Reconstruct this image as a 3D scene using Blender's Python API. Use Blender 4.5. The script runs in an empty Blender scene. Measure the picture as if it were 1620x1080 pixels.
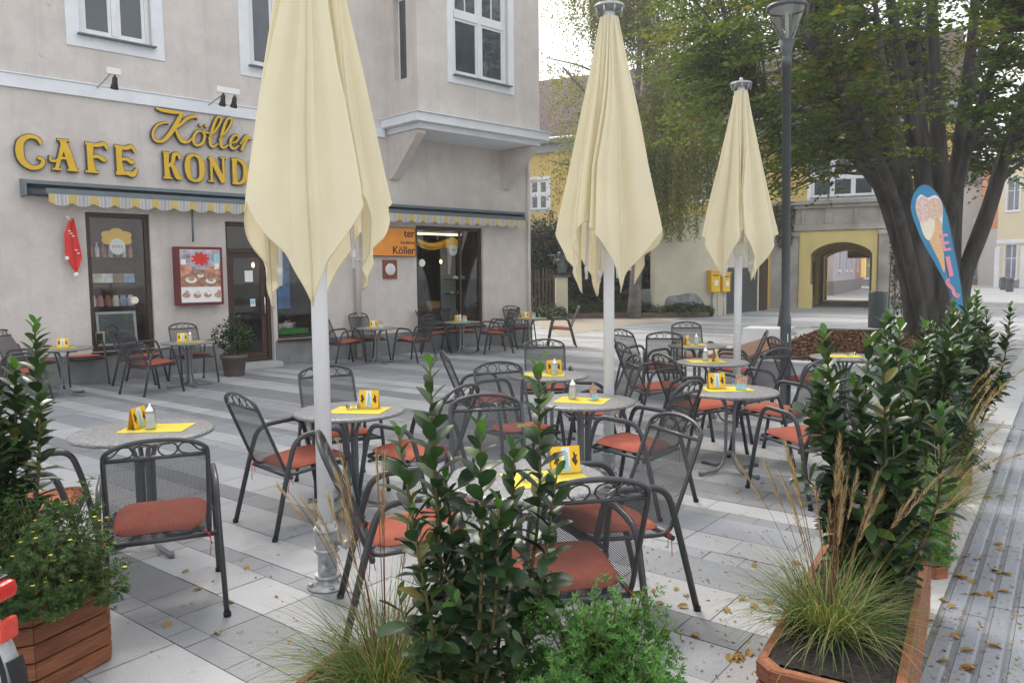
import bpy, bmesh, math, random
import numpy as np
from mathutils import Vector, Matrix

RNG = random.Random(11)
NP = np.random.default_rng(5)
sc = bpy.context.scene
COL = sc.collection
rad = math.radians
PI = math.pi

# ------------------------------------------------------------------ camera
CAM_H, CAM_F, CAM_P, CAM_R = 1.7, 1230.7, .0856, -.0099
_f = Vector((0, math.cos(CAM_P), -math.sin(CAM_P)))
_x = Vector((1, 0, 0)); _u = _x.cross(_f)
AX = math.cos(CAM_R) * _x + math.sin(CAM_R) * _u
AU = math.cos(CAM_R) * _u - math.sin(CAM_R) * _x
CAM_O = Vector((0, 0, CAM_H))

def ray(px, py):
    return AX * ((px - 810) / CAM_F) - AU * ((py - 540) / CAM_F) + _f

def G(px, py, z=0.0):
    """where the sight line through a photo pixel meets the level z"""
    d = ray(px, py)
    return CAM_O + d * ((z - CAM_H) / d.z)

def at_depth(px, py, y):
    d = ray(px, py)
    return CAM_O + d * (y / d.y)

cam_d = bpy.data.cameras.new('camera')
cam = bpy.data.objects.new('camera', cam_d)
COL.objects.link(cam)
cam_d.sensor_width = 36
cam_d.lens = CAM_F / 1620 * 36
cam_d.clip_end = 2000
cam_d.clip_start = .05
m = Matrix((AX, AU, -_f)).transposed().to_4x4()
m.translation = CAM_O
cam.matrix_world = m
sc.camera = cam

# ------------------------------------------------------------------ mesh builder
def orth(d, hint=None):
    d = d.normalized()
    h = hint or (Vector((0, 0, 1)) if abs(d.z) < .9 else Vector((1, 0, 0)))
    a = d.cross(h)
    if a.length < 1e-6:
        a = d.cross(Vector((0, 1, 0)))
    a.normalize()
    return a, a.cross(d).normalized()

def catmull(pts, n=6, closed=False):
    P = [Vector(p) for p in pts]
    out = []
    N = len(P)
    rng = range(N) if closed else range(N - 1)
    for i in rng:
        if closed:
            p0, p1, p2, p3 = P[(i - 1) % N], P[i], P[(i + 1) % N], P[(i + 2) % N]
        else:
            p1, p2 = P[i], P[i + 1]
            p0 = P[i - 1] if i else p1 * 2 - p2
            p3 = P[i + 2] if i + 2 < N else p2 * 2 - p1
        for k in range(n):
            t = k / n
            out.append(.5 * ((2 * p1) + (p2 - p0) * t + (2 * p0 - 5 * p1 + 4 * p2 - p3) * t * t + (3 * p1 - p0 - 3 * p2 + p3) * t ** 3))
    if not closed:
        out.append(P[-1].copy())
    return out

def fillet(pts, r, n=5):
    """polyline with rounded corners"""
    P = [Vector(p) for p in pts]
    out = [P[0]]
    for i in range(1, len(P) - 1):
        a, b, c = P[i - 1], P[i], P[i + 1]
        ri = r[i] if isinstance(r, (list, tuple)) else r
        d1 = min(ri, (a - b).length * .49); d2 = min(ri, (c - b).length * .49)
        s = b + (a - b).normalized() * d1; e = b + (c - b).normalized() * d2
        for k in range(n + 1):
            t = k / n
            out.append(s.lerp(b, t).lerp(b.lerp(e, t), t))
    out.append(P[-1])
    return out

class MB:
    def __init__(s):
        s.v = []; s.f = []; s.mi = []; s.sm = []
    def face(s, idx, mi=0, sm=False):
        s.f.append(tuple(idx)); s.mi.append(mi); s.sm.append(sm)
    def poly(s, pts, mi=0, sm=False):
        o = len(s.v); s.v += [Vector(p) for p in pts]
        s.face(range(o, o + len(pts)), mi, sm); return s
    def box(s, c, d, mi=0, rz=0, bev=0, M=None):
        """box about centre c with full sizes d"""
        bm = bmesh.new(); bmesh.ops.create_cube(bm, size=1)
        bmesh.ops.scale(bm, vec=Vector(d), verts=bm.verts)
        if bev:
            bmesh.ops.bevel(bm, geom=list(bm.edges), offset=bev, segments=1 if bev < .004 else 2, affect='EDGES', profile=.6)
        if rz: bmesh.ops.rotate(bm, matrix=Matrix.Rotation(rz, 3, 'Z'), verts=bm.verts)
        if M is not None: bmesh.ops.transform(bm, matrix=M, verts=bm.verts)
        bmesh.ops.translate(bm, vec=Vector(c), verts=bm.verts)
        o = len(s.v); bm.verts.index_update()
        s.v += [v.co.copy() for v in bm.verts]
        for f in bm.faces: s.face([o + v.index for v in f.verts], mi, False)
        bm.free(); return s
    def tube(s, pts, r, n=8, mi=0, closed=False, caps=True, hint=None, flat=1.0):
        P = [Vector(p) for p in pts]; N = len(P)
        R = r if isinstance(r, (list, tuple)) else [r] * N
        o = len(s.v); a = None
        for i in range(N):
            if closed: d = P[(i + 1) % N] - P[i - 1]
            else: d = P[min(i + 1, N - 1)] - P[max(i - 1, 0)]
            if d.length < 1e-9: d = Vector((0, 0, 1))
            d.normalize()
            if a is None: a, b = orth(d, hint)
            else:
                a = a - d * a.dot(d)
                if a.length < 1e-6: a, b = orth(d)
                a.normalize(); b = a.cross(d)
            for k in range(n):
                t = 2 * PI * k / n
                s.v.append(P[i] + a * (math.cos(t) * R[i]) + b * (math.sin(t) * R[i] * flat))
        M = N if closed else N - 1
        for i in range(M):
            for k in range(n):
                p = o + i * n; q = o + ((i + 1) % N) * n
                s.face((p + k, q + k, q + (k + 1) % n, p + (k + 1) % n), mi, True)
        if caps and not closed:
            s.face([o + k for k in range(n)], mi); s.face([o + (N - 1) * n + k for k in range(n)][::-1], mi)
        return s
    def bar(s, a, b, r, n=8, mi=0): return s.tube([a, b], r, n, mi)
    def lathe(s, prof, c=(0, 0, 0), n=24, mi=0, axis=None, sm=True, caps=True):
        """prof: (radius, height) pairs"""
        o = len(s.v); c = Vector(c)
        if axis is None: A, B, Z = Vector((1, 0, 0)), Vector((0, 1, 0)), Vector((0, 0, 1))
        else: Z = Vector(axis).normalized(); A, B = orth(Z)
        for (r, h) in prof:
            for k in range(n):
                t = 2 * PI * k / n
                s.v.append(c + A * (r * math.cos(t)) + B * (r * math.sin(t)) + Z * h)
        for i in range(len(prof) - 1):
            for k in range(n):
                s.face((o + i * n + k, o + i * n + (k + 1) % n, o + (i + 1) * n + (k + 1) % n, o + (i + 1) * n + k), mi, sm)
        if caps:
            s.face([o + k for k in range(n)][::-1], mi)
            s.face([o + (len(prof) - 1) * n + k for k in range(n)], mi)
        return s
    def grid(s, fn, nu, nv, mi=0, sm=True, cu=False):
        """fn(i/nu, j/nv)"""
        o = len(s.v); W = nu if cu else nu + 1
        for j in range(nv + 1):
            for i in range(W):
                s.v.append(Vector(fn(i / nu, j / nv)))
        for j in range(nv):
            for i in range(nu):
                a = o + j * W + i; b = o + j * W + (i + 1) % W if cu else a + 1
                s.face((a, b, b + W, a + W), mi, sm)
        return s
    def prism(s, poly, z0, z1, mi=0, M=None, mside=None, top=True, bottom=True):
        """flat outline (x, y) raised from z0 to z1"""
        o = len(s.v); n = len(poly)
        for z in (z0, z1):
            for p in poly:
                q = Vector((p[0], p[1], z)); s.v.append(M @ q if M is not None else q)
        if bottom: s.face([o + i for i in range(n)][::-1], mi)
        if top: s.face([o + n + i for i in range(n)], mi)
        for i in range(n):
            j = (i + 1) % n
            s.face((o + i, o + j, o + n + j, o + n + i), mi if mside is None else mside)
        return s
    def ribbon(s, pts, w, z0, z1, M, mi=0, mside=None):
        """flat stroke of varying width, extruded; pts 2-D"""
        P = [Vector((p[0], p[1])) for p in pts]; N = len(P)
        W = w if isinstance(w, (list, tuple)) else [w] * N
        L, Rr = [], []
        for i in range(N):
            d = P[min(i + 1, N - 1)] - P[max(i - 1, 0)]
            d = d.normalized() if d.length > 1e-9 else Vector((1, 0))
            nn = Vector((-d.y, d.x))
            L.append(P[i] + nn * W[i] / 2); Rr.append(P[i] - nn * W[i] / 2)
        o = len(s.v)
        for z in (z0, z1):
            for q in L + Rr: s.v.append(M @ Vector((q.x, q.y, z)))
        ms = mi if mside is None else mside
        for i in range(N - 1):
            a, b = o + i, o + i + 1; c, d = o + N + i + 1, o + N + i
            t = 2 * N
            s.face((a + t, b + t, c + t, d + t)[::-1], mi); s.face((a, b, c, d), ms)
            s.face((a, b, b + t, a + t), ms); s.face((d, c, c + t, d + t)[::-1], ms)
        s.face((o, o + N, o + N + 2 * N, o + 2 * N), ms)
        s.face((o + N - 1, o + 2 * N - 1, o + 4 * N - 1, o + 3 * N - 1)[::-1], ms)
        return s
    def xform(s, M, start=0):
        for i in range(start, len(s.v)): s.v[i] = M @ s.v[i]
        return s
    def add(s, other, M=None, mi=None):
        o = len(s.v)
        s.v += [(M @ p if M is not None else p.copy()) for p in other.v]
        s.f += [tuple(o + i for i in f) for f in other.f]
        s.mi += other.mi if mi is None else [mi] * len(other.f); s.sm += other.sm
        return s
    def build(s, name, mats, parent=None):
        me = bpy.data.meshes.new(name)
        me.from_pydata([tuple(p) for p in s.v], [], s.f)
        if not isinstance(mats, (list, tuple)): mats = [mats]
        for m_ in mats: me.materials.append(m_)
        if len(mats) > 1: me.polygons.foreach_set('material_index', s.mi)
        me.polygons.foreach_set('use_smooth', s.sm)
        me.update()
        return link(name, me, parent)

def link(name, me, parent=None):
    o = bpy.data.objects.new(name, me)
    COL.objects.link(o)
    if parent is not None: o.parent = parent
    return o

def np_mesh(name, V, faces, mats, parent=None, mi=None, smooth=True, col=None):
    """faces: list of (n, k) index arrays"""
    V = np.asarray(V, dtype=np.float32)
    me = bpy.data.meshes.new(name)
    loops = np.concatenate([f.reshape(-1) for f in faces]).astype(np.int32)
    tot = np.concatenate([np.full(len(f), f.shape[1], np.int32) for f in faces])
    me.vertices.add(len(V)); me.vertices.foreach_set('co', V.reshape(-1))
    me.loops.add(len(loops)); me.loops.foreach_set('vertex_index', loops)
    me.polygons.add(len(tot))
    st = np.concatenate([[0], np.cumsum(tot)[:-1]]).astype(np.int32)
    me.polygons.foreach_set('loop_start', st)
    me.polygons.foreach_set('loop_total', tot)
    if not isinstance(mats, (list, tuple)): mats = [mats]
    for m_ in mats: me.materials.append(m_)
    if mi is not None: me.polygons.foreach_set('material_index', np.asarray(mi, np.int32))
    me.polygons.foreach_set('use_smooth', np.full(len(tot), smooth))
    me.update(calc_edges=True)
    if col is not None:
        ca = me.color_attributes.new('tone', 'FLOAT_COLOR', 'CORNER')
        c4 = np.ones((len(loops), 4), np.float32); c4[:, :3] = np.repeat(col, tot, axis=0)
        ca.data.foreach_set('color', c4.reshape(-1))
    me.validate()
    return link(name, me, parent)

def tag(o, label=None, cat=None, group=None, kind=None):
    if label: o['label'] = label
    if cat: o['category'] = cat
    if group: o['group'] = group
    if kind: o['kind'] = kind
    return o

def thing(name, label, cat, loc=(0, 0, 0), rz=0, group=None):
    o = bpy.data.objects.new(name, None); COL.objects.link(o)
    o.empty_display_size = .1
    o.location = loc; o.rotation_euler = (0, 0, rz)
    return tag(o, label, cat, group)

KIDS = {}
def copy_tree(o, parent=None):
    c = o.copy(); COL.objects.link(c)
    if parent is not None: c.parent = parent
    for ch in [k for k in o.children]:
        copy_tree(ch, c)
    return c

# ------------------------------------------------------------------ materials
def newmat(name):
    m_ = bpy.data.materials.new(name); m_.use_nodes = True
    nt = m_.node_tree; nt.nodes.clear()
    out = nt.nodes.new('ShaderNodeOutputMaterial')
    return m_, nt, out

def N(nt, t, **kw):
    n = nt.nodes.new(t)
    for k, v in kw.items():
        if k.startswith('i_'):
            key = k[2:]
            n.inputs[int(key) if key.isdigit() else key.replace('_', ' ')].default_value = v
        else: setattr(n, k, v)
    return n

def c4(c): return (c[0], c[1], c[2], 1)

def pmat(name, col, rough=.6, var=.12, scale=6, bump=0, bscale=60, metal=0, col2=None, stretch=None, spec=.4, detail=5, space='Object', island=0):
    m_, nt, out = newmat(name); L = nt.links.new
    p = N(nt, 'ShaderNodeBsdfPrincipled')
    p.inputs['Roughness'].default_value = rough; p.inputs['Metallic'].default_value = metal
    p.inputs['Specular IOR Level'].default_value = spec
    tc = N(nt, 'ShaderNodeTexCoord'); mp = N(nt, 'ShaderNodeMapping')
    L(tc.outputs[space], mp.inputs[0])
    if stretch: mp.inputs['Scale'].default_value = stretch
    nz = N(nt, 'ShaderNodeTexNoise', i_Scale=scale, i_Detail=detail, i_Roughness=.6)
    L(mp.outputs[0], nz.inputs['Vector'])
    mx = N(nt, 'ShaderNodeMix', data_type='RGBA')
    a = tuple(c * (1 - var) for c in col); b = col2 or tuple(min(1, c * (1 + var)) for c in col)
    mx.inputs[6].default_value = c4(a); mx.inputs[7].default_value = c4(b)
    rp = N(nt, 'ShaderNodeMapRange', i_1=.3, i_2=.7)
    L(nz.outputs[0], rp.inputs[0]); L(rp.outputs[0], mx.inputs[0])
    res = mx.outputs[2]
    if island:
        ge = N(nt, 'ShaderNodeNewGeometry'); mr = N(nt, 'ShaderNodeMapRange', i_3=1 - island, i_4=1 + island)
        L(ge.outputs['Random Per Island'], mr.inputs[0])
        mm = N(nt, 'ShaderNodeMix', data_type='RGBA', blend_type='MULTIPLY'); mm.inputs[0].default_value = 1
        L(res, mm.inputs[6]); L(mr.outputs[0], mm.inputs[7]); res = mm.outputs[2]
    L(res, p.inputs['Base Color'])
    if bump:
        n2 = N(nt, 'ShaderNodeTexNoise', i_Scale=bscale, i_Detail=4)
        L(mp.outputs[0], n2.inputs['Vector'])
        bp = N(nt, 'ShaderNodeBump', i_Strength=bump, i_Distance=.02)
        L(n2.outputs[0], bp.inputs['Height']); L(bp.outputs[0], p.inputs['Normal'])
    L(p.outputs[0], out.inputs[0])
    return m_

def leafmat(name, stops, trans=.35, rough=.45, spec=.4, clump=None):
    m_, nt, out = newmat(name); L = nt.links.new
    ge = N(nt, 'ShaderNodeNewGeometry')
    cr = N(nt, 'ShaderNodeValToRGB')
    e = cr.color_ramp.elements
    while len(e) < len(stops): e.new(.5)
    for el, (pos, c) in zip(e, stops): el.position = pos; el.color = c4(c)
    fac = ge.outputs['Random Per Island']
    if clump:
        tc = N(nt, 'ShaderNodeTexCoord'); nz = N(nt, 'ShaderNodeTexNoise', i_Scale=clump, i_Detail=2)
        L(tc.outputs['Object'], nz.inputs['Vector'])
        mr = N(nt, 'ShaderNodeMapRange', i_1=.35, i_2=.65, i_3=-.3, i_4=.3)
        L(nz.outputs[0], mr.inputs[0])
        ad = N(nt, 'ShaderNodeMath', operation='ADD', use_clamp=True)
        L(fac, ad.inputs[0]); L(mr.outputs[0], ad.inputs[1]); fac = ad.outputs[0]
    L(fac, cr.inputs[0])
    p = N(nt, 'ShaderNodeBsdfPrincipled', i_Roughness=rough)
    p.inputs['Specular IOR Level'].default_value = spec
    L(cr.outputs[0], p.inputs['Base Color'])
    if trans:
        t = N(nt, 'ShaderNodeBsdfTranslucent')
        br = N(nt, 'ShaderNodeMix', data_type='RGBA', blend_type='MULTIPLY'); br.inputs[0].default_value = 1
        br.inputs[7].default_value = (1.5, 1.6, .7, 1)
        L(cr.outputs[0], br.inputs[6]); L(br.outputs[2], t.inputs[0])
        ms = N(nt, 'ShaderNodeMixShader'); ms.inputs[0].default_value = trans
        L(p.outputs[0], ms.inputs[1]); L(t.outputs[0], ms.inputs[2]); L(ms.outputs[0], out.inputs[0])
    else: L(p.outputs[0], out.inputs[0])
    return m_

def clothmat(name, col, trans=.25, rough=.85, wave=0):
    m_, nt, out = newmat(name); L = nt.links.new
    d = N(nt, 'ShaderNodeBsdfPrincipled', i_Roughness=rough); d.inputs['Specular IOR Level'].default_value = .15
    tc = N(nt, 'ShaderNodeTexCoord')
    nz = N(nt, 'ShaderNodeTexNoise', i_Scale=3., i_Detail=7, i_Roughness=.68); L(tc.outputs['Object'], nz.inputs['Vector'])
    mx = N(nt, 'ShaderNodeMix', data_type='RGBA'); mx.inputs[6].default_value = c4([c * .82 for c in col]); mx.inputs[7].default_value = c4(col)
    L(nz.outputs[0], mx.inputs[0]); L(mx.outputs[2], d.inputs['Base Color'])
    n2 = N(nt, 'ShaderNodeTexNoise', i_Scale=700., i_Detail=1); L(tc.outputs['Object'], n2.inputs['Vector'])
    bp = N(nt, 'ShaderNodeBump', i_Strength=.15, i_Distance=.002); L(n2.outputs[0], bp.inputs['Height']); L(bp.outputs[0], d.inputs['Normal'])
    t = N(nt, 'ShaderNodeBsdfTranslucent'); t.inputs[0].default_value = c4(col)
    ms = N(nt, 'ShaderNodeMixShader'); ms.inputs[0].default_value = trans
    L(d.outputs[0], ms.inputs[1]); L(t.outputs[0], ms.inputs[2]); L(ms.outputs[0], out.inputs[0])
    return m_

def glassmat(name, tint=(.85, .9, .9), refl=1.0, base=.05, trans_only=False):
    m_, nt, out = newmat(name); L = nt.links.new
    t = N(nt, 'ShaderNodeBsdfTransparent'); t.inputs[0].default_value = c4(tint)
    g = N(nt, 'ShaderNodeBsdfGlossy', i_Roughness=.02); g.inputs[0].default_value = (1, 1, 1, 1)
    fr = N(nt, 'ShaderNodeFresnel', i_IOR=1.5)
    mu = N(nt, 'ShaderNodeMath', operation='MULTIPLY_ADD', use_clamp=True); mu.inputs[1].default_value = refl; mu.inputs[2].default_value = base
    L(fr.outputs[0], mu.inputs[0])
    ms = N(nt, 'ShaderNodeMixShader'); L(mu.outputs[0], ms.inputs[0]); L(t.outputs[0], ms.inputs[1]); L(g.outputs[0], ms.inputs[2])
    L(ms.outputs[0], out.inputs[0])
    return m_

M = {}
M['plaster'] = None
M['trim'] = pmat('white_trim_paint', (.70, .73, .76), .7, .06, 3, .25, 40)
M['plinth'] = pmat('grey_plinth_render', (.20, .205, .205), .85, .25, 2.5, .5, 30)
M['frame_white'] = pmat('white_window_paint', (.70, .72, .73), .45, .05, 5)
M['pane'] = pmat('dark_window_pane', (.045, .06, .075), .04, .3, .8, spec=.8)
M['curtain'] = pmat('grey_net_curtain', (.30, .31, .31), .9, .25, 3, stretch=(30, 1, 1))
M['brown_frame'] = pmat('dark_brown_shopfront', (.05, .033, .022), .45, .2, 6)
M['shop_glass'] = glassmat('shop_glass', (.88, .92, .92), .75, .03)
M['clear_glass'] = glassmat('clear_glass', (.93, .96, .96), .9, .02)
M['lamp_glass'] = glassmat('smoked_lamp_glass', (.72, .75, .74), 1.1, .06)
M['dark_inside'] = pmat('dark_shop_interior', (.055, .05, .046), .8, .3, 2)
M['awn_metal'] = pmat('blue_grey_awning_metal', (.13, .165, .19), .4, .08, 4, metal=.2)
M['sign_yellow'] = pmat('yellow_sign_face', (.66, .41, .02), .45, .06, 4)
M['sign_edge'] = pmat('dark_sign_edge', (.075, .085, .10), .5, .1, 5)
M['steel'] = pmat('anthracite_tube', (.045, .05, .055), .38, .12, 14, .05, 200, spec=.5)
M['steel_mesh'] = pmat('anthracite_mesh', (.05, .055, .06), .45, .1, 14)
M['cushion'] = pmat('terracotta_cloth', (.375, .112, .076), .9, .10, 9, .35, 420, spec=.1)
M['cushion_old'] = pmat('faded_terracotta_cloth', (.56, .155, .085), .9, .12, 9, .35, 420, spec=.1)
M['red_string'] = pmat('red_tie_string', (.5, .04, .03), .8)
M['table_top'] = None
M['table_leg'] = pmat('grey_table_tube', (.20, .215, .225), .35, .08, 10, metal=.45)
M['placemat'] = clothmat('yellow_paper_mat', (.80, .66, .10), .12)
M['card_yellow'] = pmat('yellow_card', (.85, .52, .03), .5, .05, 8)
M['card_white'] = pmat('white_card', (.78, .78, .76), .5, .05, 8)
M['card_blue'] = pmat('pale_blue_print', (.30, .55, .66), .5, .2, 40)
M['card_dark'] = pmat('dark_print', (.07, .045, .02), .6, .3, 60)
M['card_food'] = pmat('food_photo_print', (.30, .12, .06), .5, .5, 60, col2=(.72, .52, .38))
M['chrome'] = pmat('chrome', (.75, .76, .78), .15, .05, 8, metal=1)
M['sugar'] = pmat('white_sugar', (.80, .79, .76), .8, .05, 30)
M['canopy'] = clothmat('cream_parasol_cloth', (.90, .83, .61), .30)
M['pole_white'] = pmat('white_pole_paint', (.80, .83, .85), .35, .04, 5)
M['galv'] = pmat('galvanised_metal', (.42, .44, .45), .45, .25, 18, metal=.5)
M['wood_box'] = pmat('red_brown_planter_wood', (.285, .102, .046), .6, .42, 6, .6, 34, stretch=(1.2, 1.2, 12), island=.25)
M['soil'] = pmat('dark_soil', (.022, .017, .014), .95, .5, 40, 1, 50)
M['wood_bench'] = pmat('brown_bench_wood', (.17, .085, .055), .6, .2, 4, stretch=(1, 10, 1))
M['concrete'] = pmat('pale_concrete', (.42, .43, .43), .85, .1, 3, .25, 60)
M['concrete_w'] = pmat('white_concrete', (.66, .66, .66), .8, .06, 3, .2, 60)
M['bark'] = pmat('grey_brown_bark', (.040, .037, .035), .9, .35, 5, 1.0, 26, stretch=(1, 1, .18), col2=(.115, .108, .098))
M['birch_bark'] = pmat('birch_bark', (.16, .15, .14), .9, .6, 3, .5, 20)
M['stem'] = pmat('green_brown_stem', (.10, .085, .03), .7, .3, 12)
M['lamp_metal'] = pmat('anthracite_lamp_paint', (.05, .062, .07), .4, .08, 4, spec=.5)
M['facade_yellow'] = pmat('ochre_yellow_plaster', (.58, .42, .15), .85, .08, 1.2, .25, 30)
M['facade_cream'] = pmat('cream_plaster', (.58, .48, .20), .85, .07, 1.5, .25, 30)
M['sandstone'] = pmat('weathered_grey_stone', (.30, .275, .25), .85, .35, .8, .5, 14, col2=(.42, .39, .35))
M['grey_trim'] = pmat('blue_grey_trim', (.30, .33, .36), .7, .1, 2)
M['wall_white'] = pmat('stained_cream_wall', (.56, .53, .42), .9, .14, .7, .3, 20)
M['granite_dark'] = pmat('dark_granite_panel', (.06, .07, .072), .35, .2, 30)
M['door_brown'] = pmat('dark_brown_door', (.06, .032, .024), .55, .2, 4, stretch=(8, 8, .6))
M['post_yellow'] = pmat('post_box_yellow', (.80, .48, .01), .4, .08, 4)
M['bronze'] = pmat('green_black_bronze', (.075, .105, .10), .4, .4, 10, metal=.4)
M['fence_wood'] = pmat('weathered_fence_wood', (.10, .075, .055), .85, .35, 6)
M['rock'] = pmat('grey_rock', (.20, .215, .22), .9, .4, 2, 1, 8)
M['red'] = pmat('red_cloth', (.62, .04, .035), .7, .1, 6)
M['white_plain'] = pmat('plain_white', (.75, .75, .74), .6, .04, 5)
M['maroon'] = pmat('maroon_box', (.13, .018, .02), .4, .12, 5)
M['orange'] = pmat('orange_sign', (.80, .30, .05), .5, .08, 6)
M['black'] = pmat('black_plain', (.018, .018, .018), .5)
M['pot'] = pmat('brown_grey_pot', (.13, .105, .095), .7, .12, 8, .15, 60)
M['rubber'] = pmat('black_rubber', (.02, .02, .021), .7, .2, 20)
M['rose'] = pmat('pink_letter', (.75, .30, .36), .6, .06, 6)
M['flag_blue'] = clothmat('blue_flag_cloth', (.10, .36, .60), .25)
M['cone'] = pmat('waffle_print', (.72, .46, .24), .7, .22, 26, stretch=(1, 1, 3))
M['cream'] = pmat('ice_cream_print', (.80, .72, .56), .7, .08, 12)
M['pinkice'] = pmat('pink_ice_print', (.76, .48, .46), .7, .25, 22, col2=(.84, .66, .60))
M['brownice'] = pmat('nougat_ice_print', (.68, .47, .34), .7, .2, 22, col2=(.80, .60, .48))

def vary(m_, lo, hi):
    nt = m_.node_tree; p = [n for n in nt.nodes if n.type == 'BSDF_PRINCIPLED'][0]
    src = p.inputs['Base Color'].links[0].from_socket
    oi = N(nt, 'ShaderNodeObjectInfo'); mr = N(nt, 'ShaderNodeMapRange', i_3=lo, i_4=hi); nt.links.new(oi.outputs['Random'], mr.inputs[0])
    mm = N(nt, 'ShaderNodeMix', data_type='RGBA', blend_type='MULTIPLY'); mm.inputs[0].default_value = 1
    nt.links.new(src, mm.inputs[6]); nt.links.new(mr.outputs[0], mm.inputs[7]); nt.links.new(mm.outputs[2], p.inputs['Base Color'])
vary(M['cushion'], .84, 1.18)
# ------------------------------------------------------------------ light and sky
SUN_AZ, SUN_EL = -20, 47          # degrees right of the view axis, above the horizon
w = bpy.data.worlds.new('World'); sc.world = w; w.use_nodes = True
nt = w.node_tree; nt.nodes.clear()
wo = nt.nodes.new('ShaderNodeOutputWorld'); bg = nt.nodes.new('ShaderNodeBackground')
sky = nt.nodes.new('ShaderNodeTexSky'); sky.sky_type = 'NISHITA'; sky.sun_disc = False
sky.sun_elevation = rad(SUN_EL); sky.sun_rotation = rad(SUN_AZ)
sky.air_density = 1.0; sky.dust_density = 6.0; sky.ozone_density = .6; sky.altitude = 100
cl = N(nt, 'ShaderNodeMix', data_type='RGBA')        # a thin even overcast over the blue
cl.inputs[0].default_value = .58; cl.inputs[7].default_value = (10.1, 10.0, 9.9, 1)
nt.links.new(sky.outputs[0], cl.inputs[6]); nt.links.new(cl.outputs[2], bg.inputs[0])
bg.inputs[1].default_value = .105
nt.links.new(bg.outputs[0], wo.inputs[0])
sd = bpy.data.lights.new('sun', 'SUN'); sd.energy = 1.1; sd.angle = rad(14); sd.color = (1, .95, .87)
so = bpy.data.objects.new('sun', sd); COL.objects.link(so)
dirv = Vector((math.sin(rad(SUN_AZ)) * math.cos(rad(SUN_EL)), math.cos(rad(SUN_AZ)) * math.cos(rad(SUN_EL)), math.sin(rad(SUN_EL))))
so.rotation_euler = dirv.to_track_quat('Z', 'Y').to_euler()
so.location = (0, 0, 30)
vs = sc.view_settings; vs.view_transform = 'Standard'; vs.look = 'None'; vs.gamma = 1; vs.exposure = 1.12

# ------------------------------------------------------------------ special materials
def plaster_mat():
    m_, nt, out = newmat('pinkish_grey_plaster'); L = nt.links.new
    p = N(nt, 'ShaderNodeBsdfPrincipled', i_Roughness=.9); p.inputs['Specular IOR Level'].default_value = .2
    tc = N(nt, 'ShaderNodeTexCoord')
    n1 = N(nt, 'ShaderNodeTexNoise', i_Scale=.7, i_Detail=6, i_Roughness=.6); L(tc.outputs['Object'], n1.inputs['Vector'])
    n2 = N(nt, 'ShaderNodeTexNoise', i_Scale=2.4, i_Detail=8, i_Roughness=.7); L(tc.outputs['Object'], n2.inputs['Vector'])
    mx = N(nt, 'ShaderNodeMix', data_type='RGBA'); mx.inputs[6].default_value = (.575, .53, .495, 1); mx.inputs[7].default_value = (.645, .60, .56, 1)
    r1 = N(nt, 'ShaderNodeMapRange', i_1=.35, i_2=.65); L(n1.outputs[0], r1.inputs[0]); L(r1.outputs[0], mx.inputs[0])
    # cracks: thin bands where a warped noise crosses its middle, only in some areas
    n3 = N(nt, 'ShaderNodeTexNoise', i_Scale=.55, i_Detail=7, i_Roughness=.65); L(tc.outputs['Object'], n3.inputs['Vector'])
    sb = N(nt, 'ShaderNodeMath', operation='SUBTRACT'); sb.inputs[1].default_value = .5; L(n3.outputs[0], sb.inputs[0])
    ab = N(nt, 'ShaderNodeMath', operation='ABSOLUTE'); L(sb.outputs[0], ab.inputs[0])
    r3 = N(nt, 'ShaderNodeMapRange', i_1=.0, i_2=.006, i_3=1, i_4=0); L(ab.outputs[0], r3.inputs[0])
    r4 = N(nt, 'ShaderNodeMapRange', i_1=.56, i_2=.66, i_3=0, i_4=.55); L(n2.outputs[0], r4.inputs[0])
    mu = N(nt, 'ShaderNodeMath', operation='MULTIPLY'); L(r3.outputs[0], mu.inputs[0]); L(r4.outputs[0], mu.inputs[1])
    m2 = N(nt, 'ShaderNodeMix', data_type='RGBA'); L(mu.outputs[0], m2.inputs[0]); L(mx.outputs[2], m2.inputs[6]); m2.inputs[7].default_value = (.22, .18, .15, 1)
    # rain streaks
    mp = N(nt, 'ShaderNodeMapping'); mp.inputs['Scale'].default_value = (5, 5, .22); L(tc.outputs['Object'], mp.inputs[0])
    n5 = N(nt, 'ShaderNodeTexNoise', i_Scale=1.0, i_Detail=6, i_Roughness=.7); L(mp.outputs[0], n5.inputs['Vector'])
    r5 = N(nt, 'ShaderNodeMapRange', i_1=.52, i_2=.75, i_3=1.0, i_4=.88); L(n5.outputs[0], r5.inputs[0])
    r6 = N(nt, 'ShaderNodeMapRange', i_1=.42, i_2=.6, i_3=.93, i_4=1.03); L(n2.outputs[0], r6.inputs[0])
    m5 = N(nt, 'ShaderNodeMath', operation='MULTIPLY'); L(r5.outputs[0], m5.inputs[0]); L(r6.outputs[0], m5.inputs[1])
    m3 = N(nt, 'ShaderNodeMix', data_type='RGBA', blend_type='MULTIPLY'); m3.inputs[0].default_value = 1
    L(m2.outputs[2], m3.inputs[6]); L(m5.outputs[0], m3.inputs[7])
    L(m3.outputs[2], p.inputs['Base Color'])
    n4 = N(nt, 'ShaderNodeTexNoise', i_Scale=16, i_Detail=5); L(tc.outputs['Object'], n4.inputs['Vector'])
    n4.inputs['Roughness'].default_value = .72; n4.inputs['Detail'].default_value = 8
    bp = N(nt, 'ShaderNodeBump', i_Strength=.5, i_Distance=.035); L(n4.outputs[0], bp.inputs['Height']); L(bp.outputs[0], p.inputs['Normal'])
    L(p.outputs[0], out.inputs[0]); return m_
M['plaster'] = plaster_mat()

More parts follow.
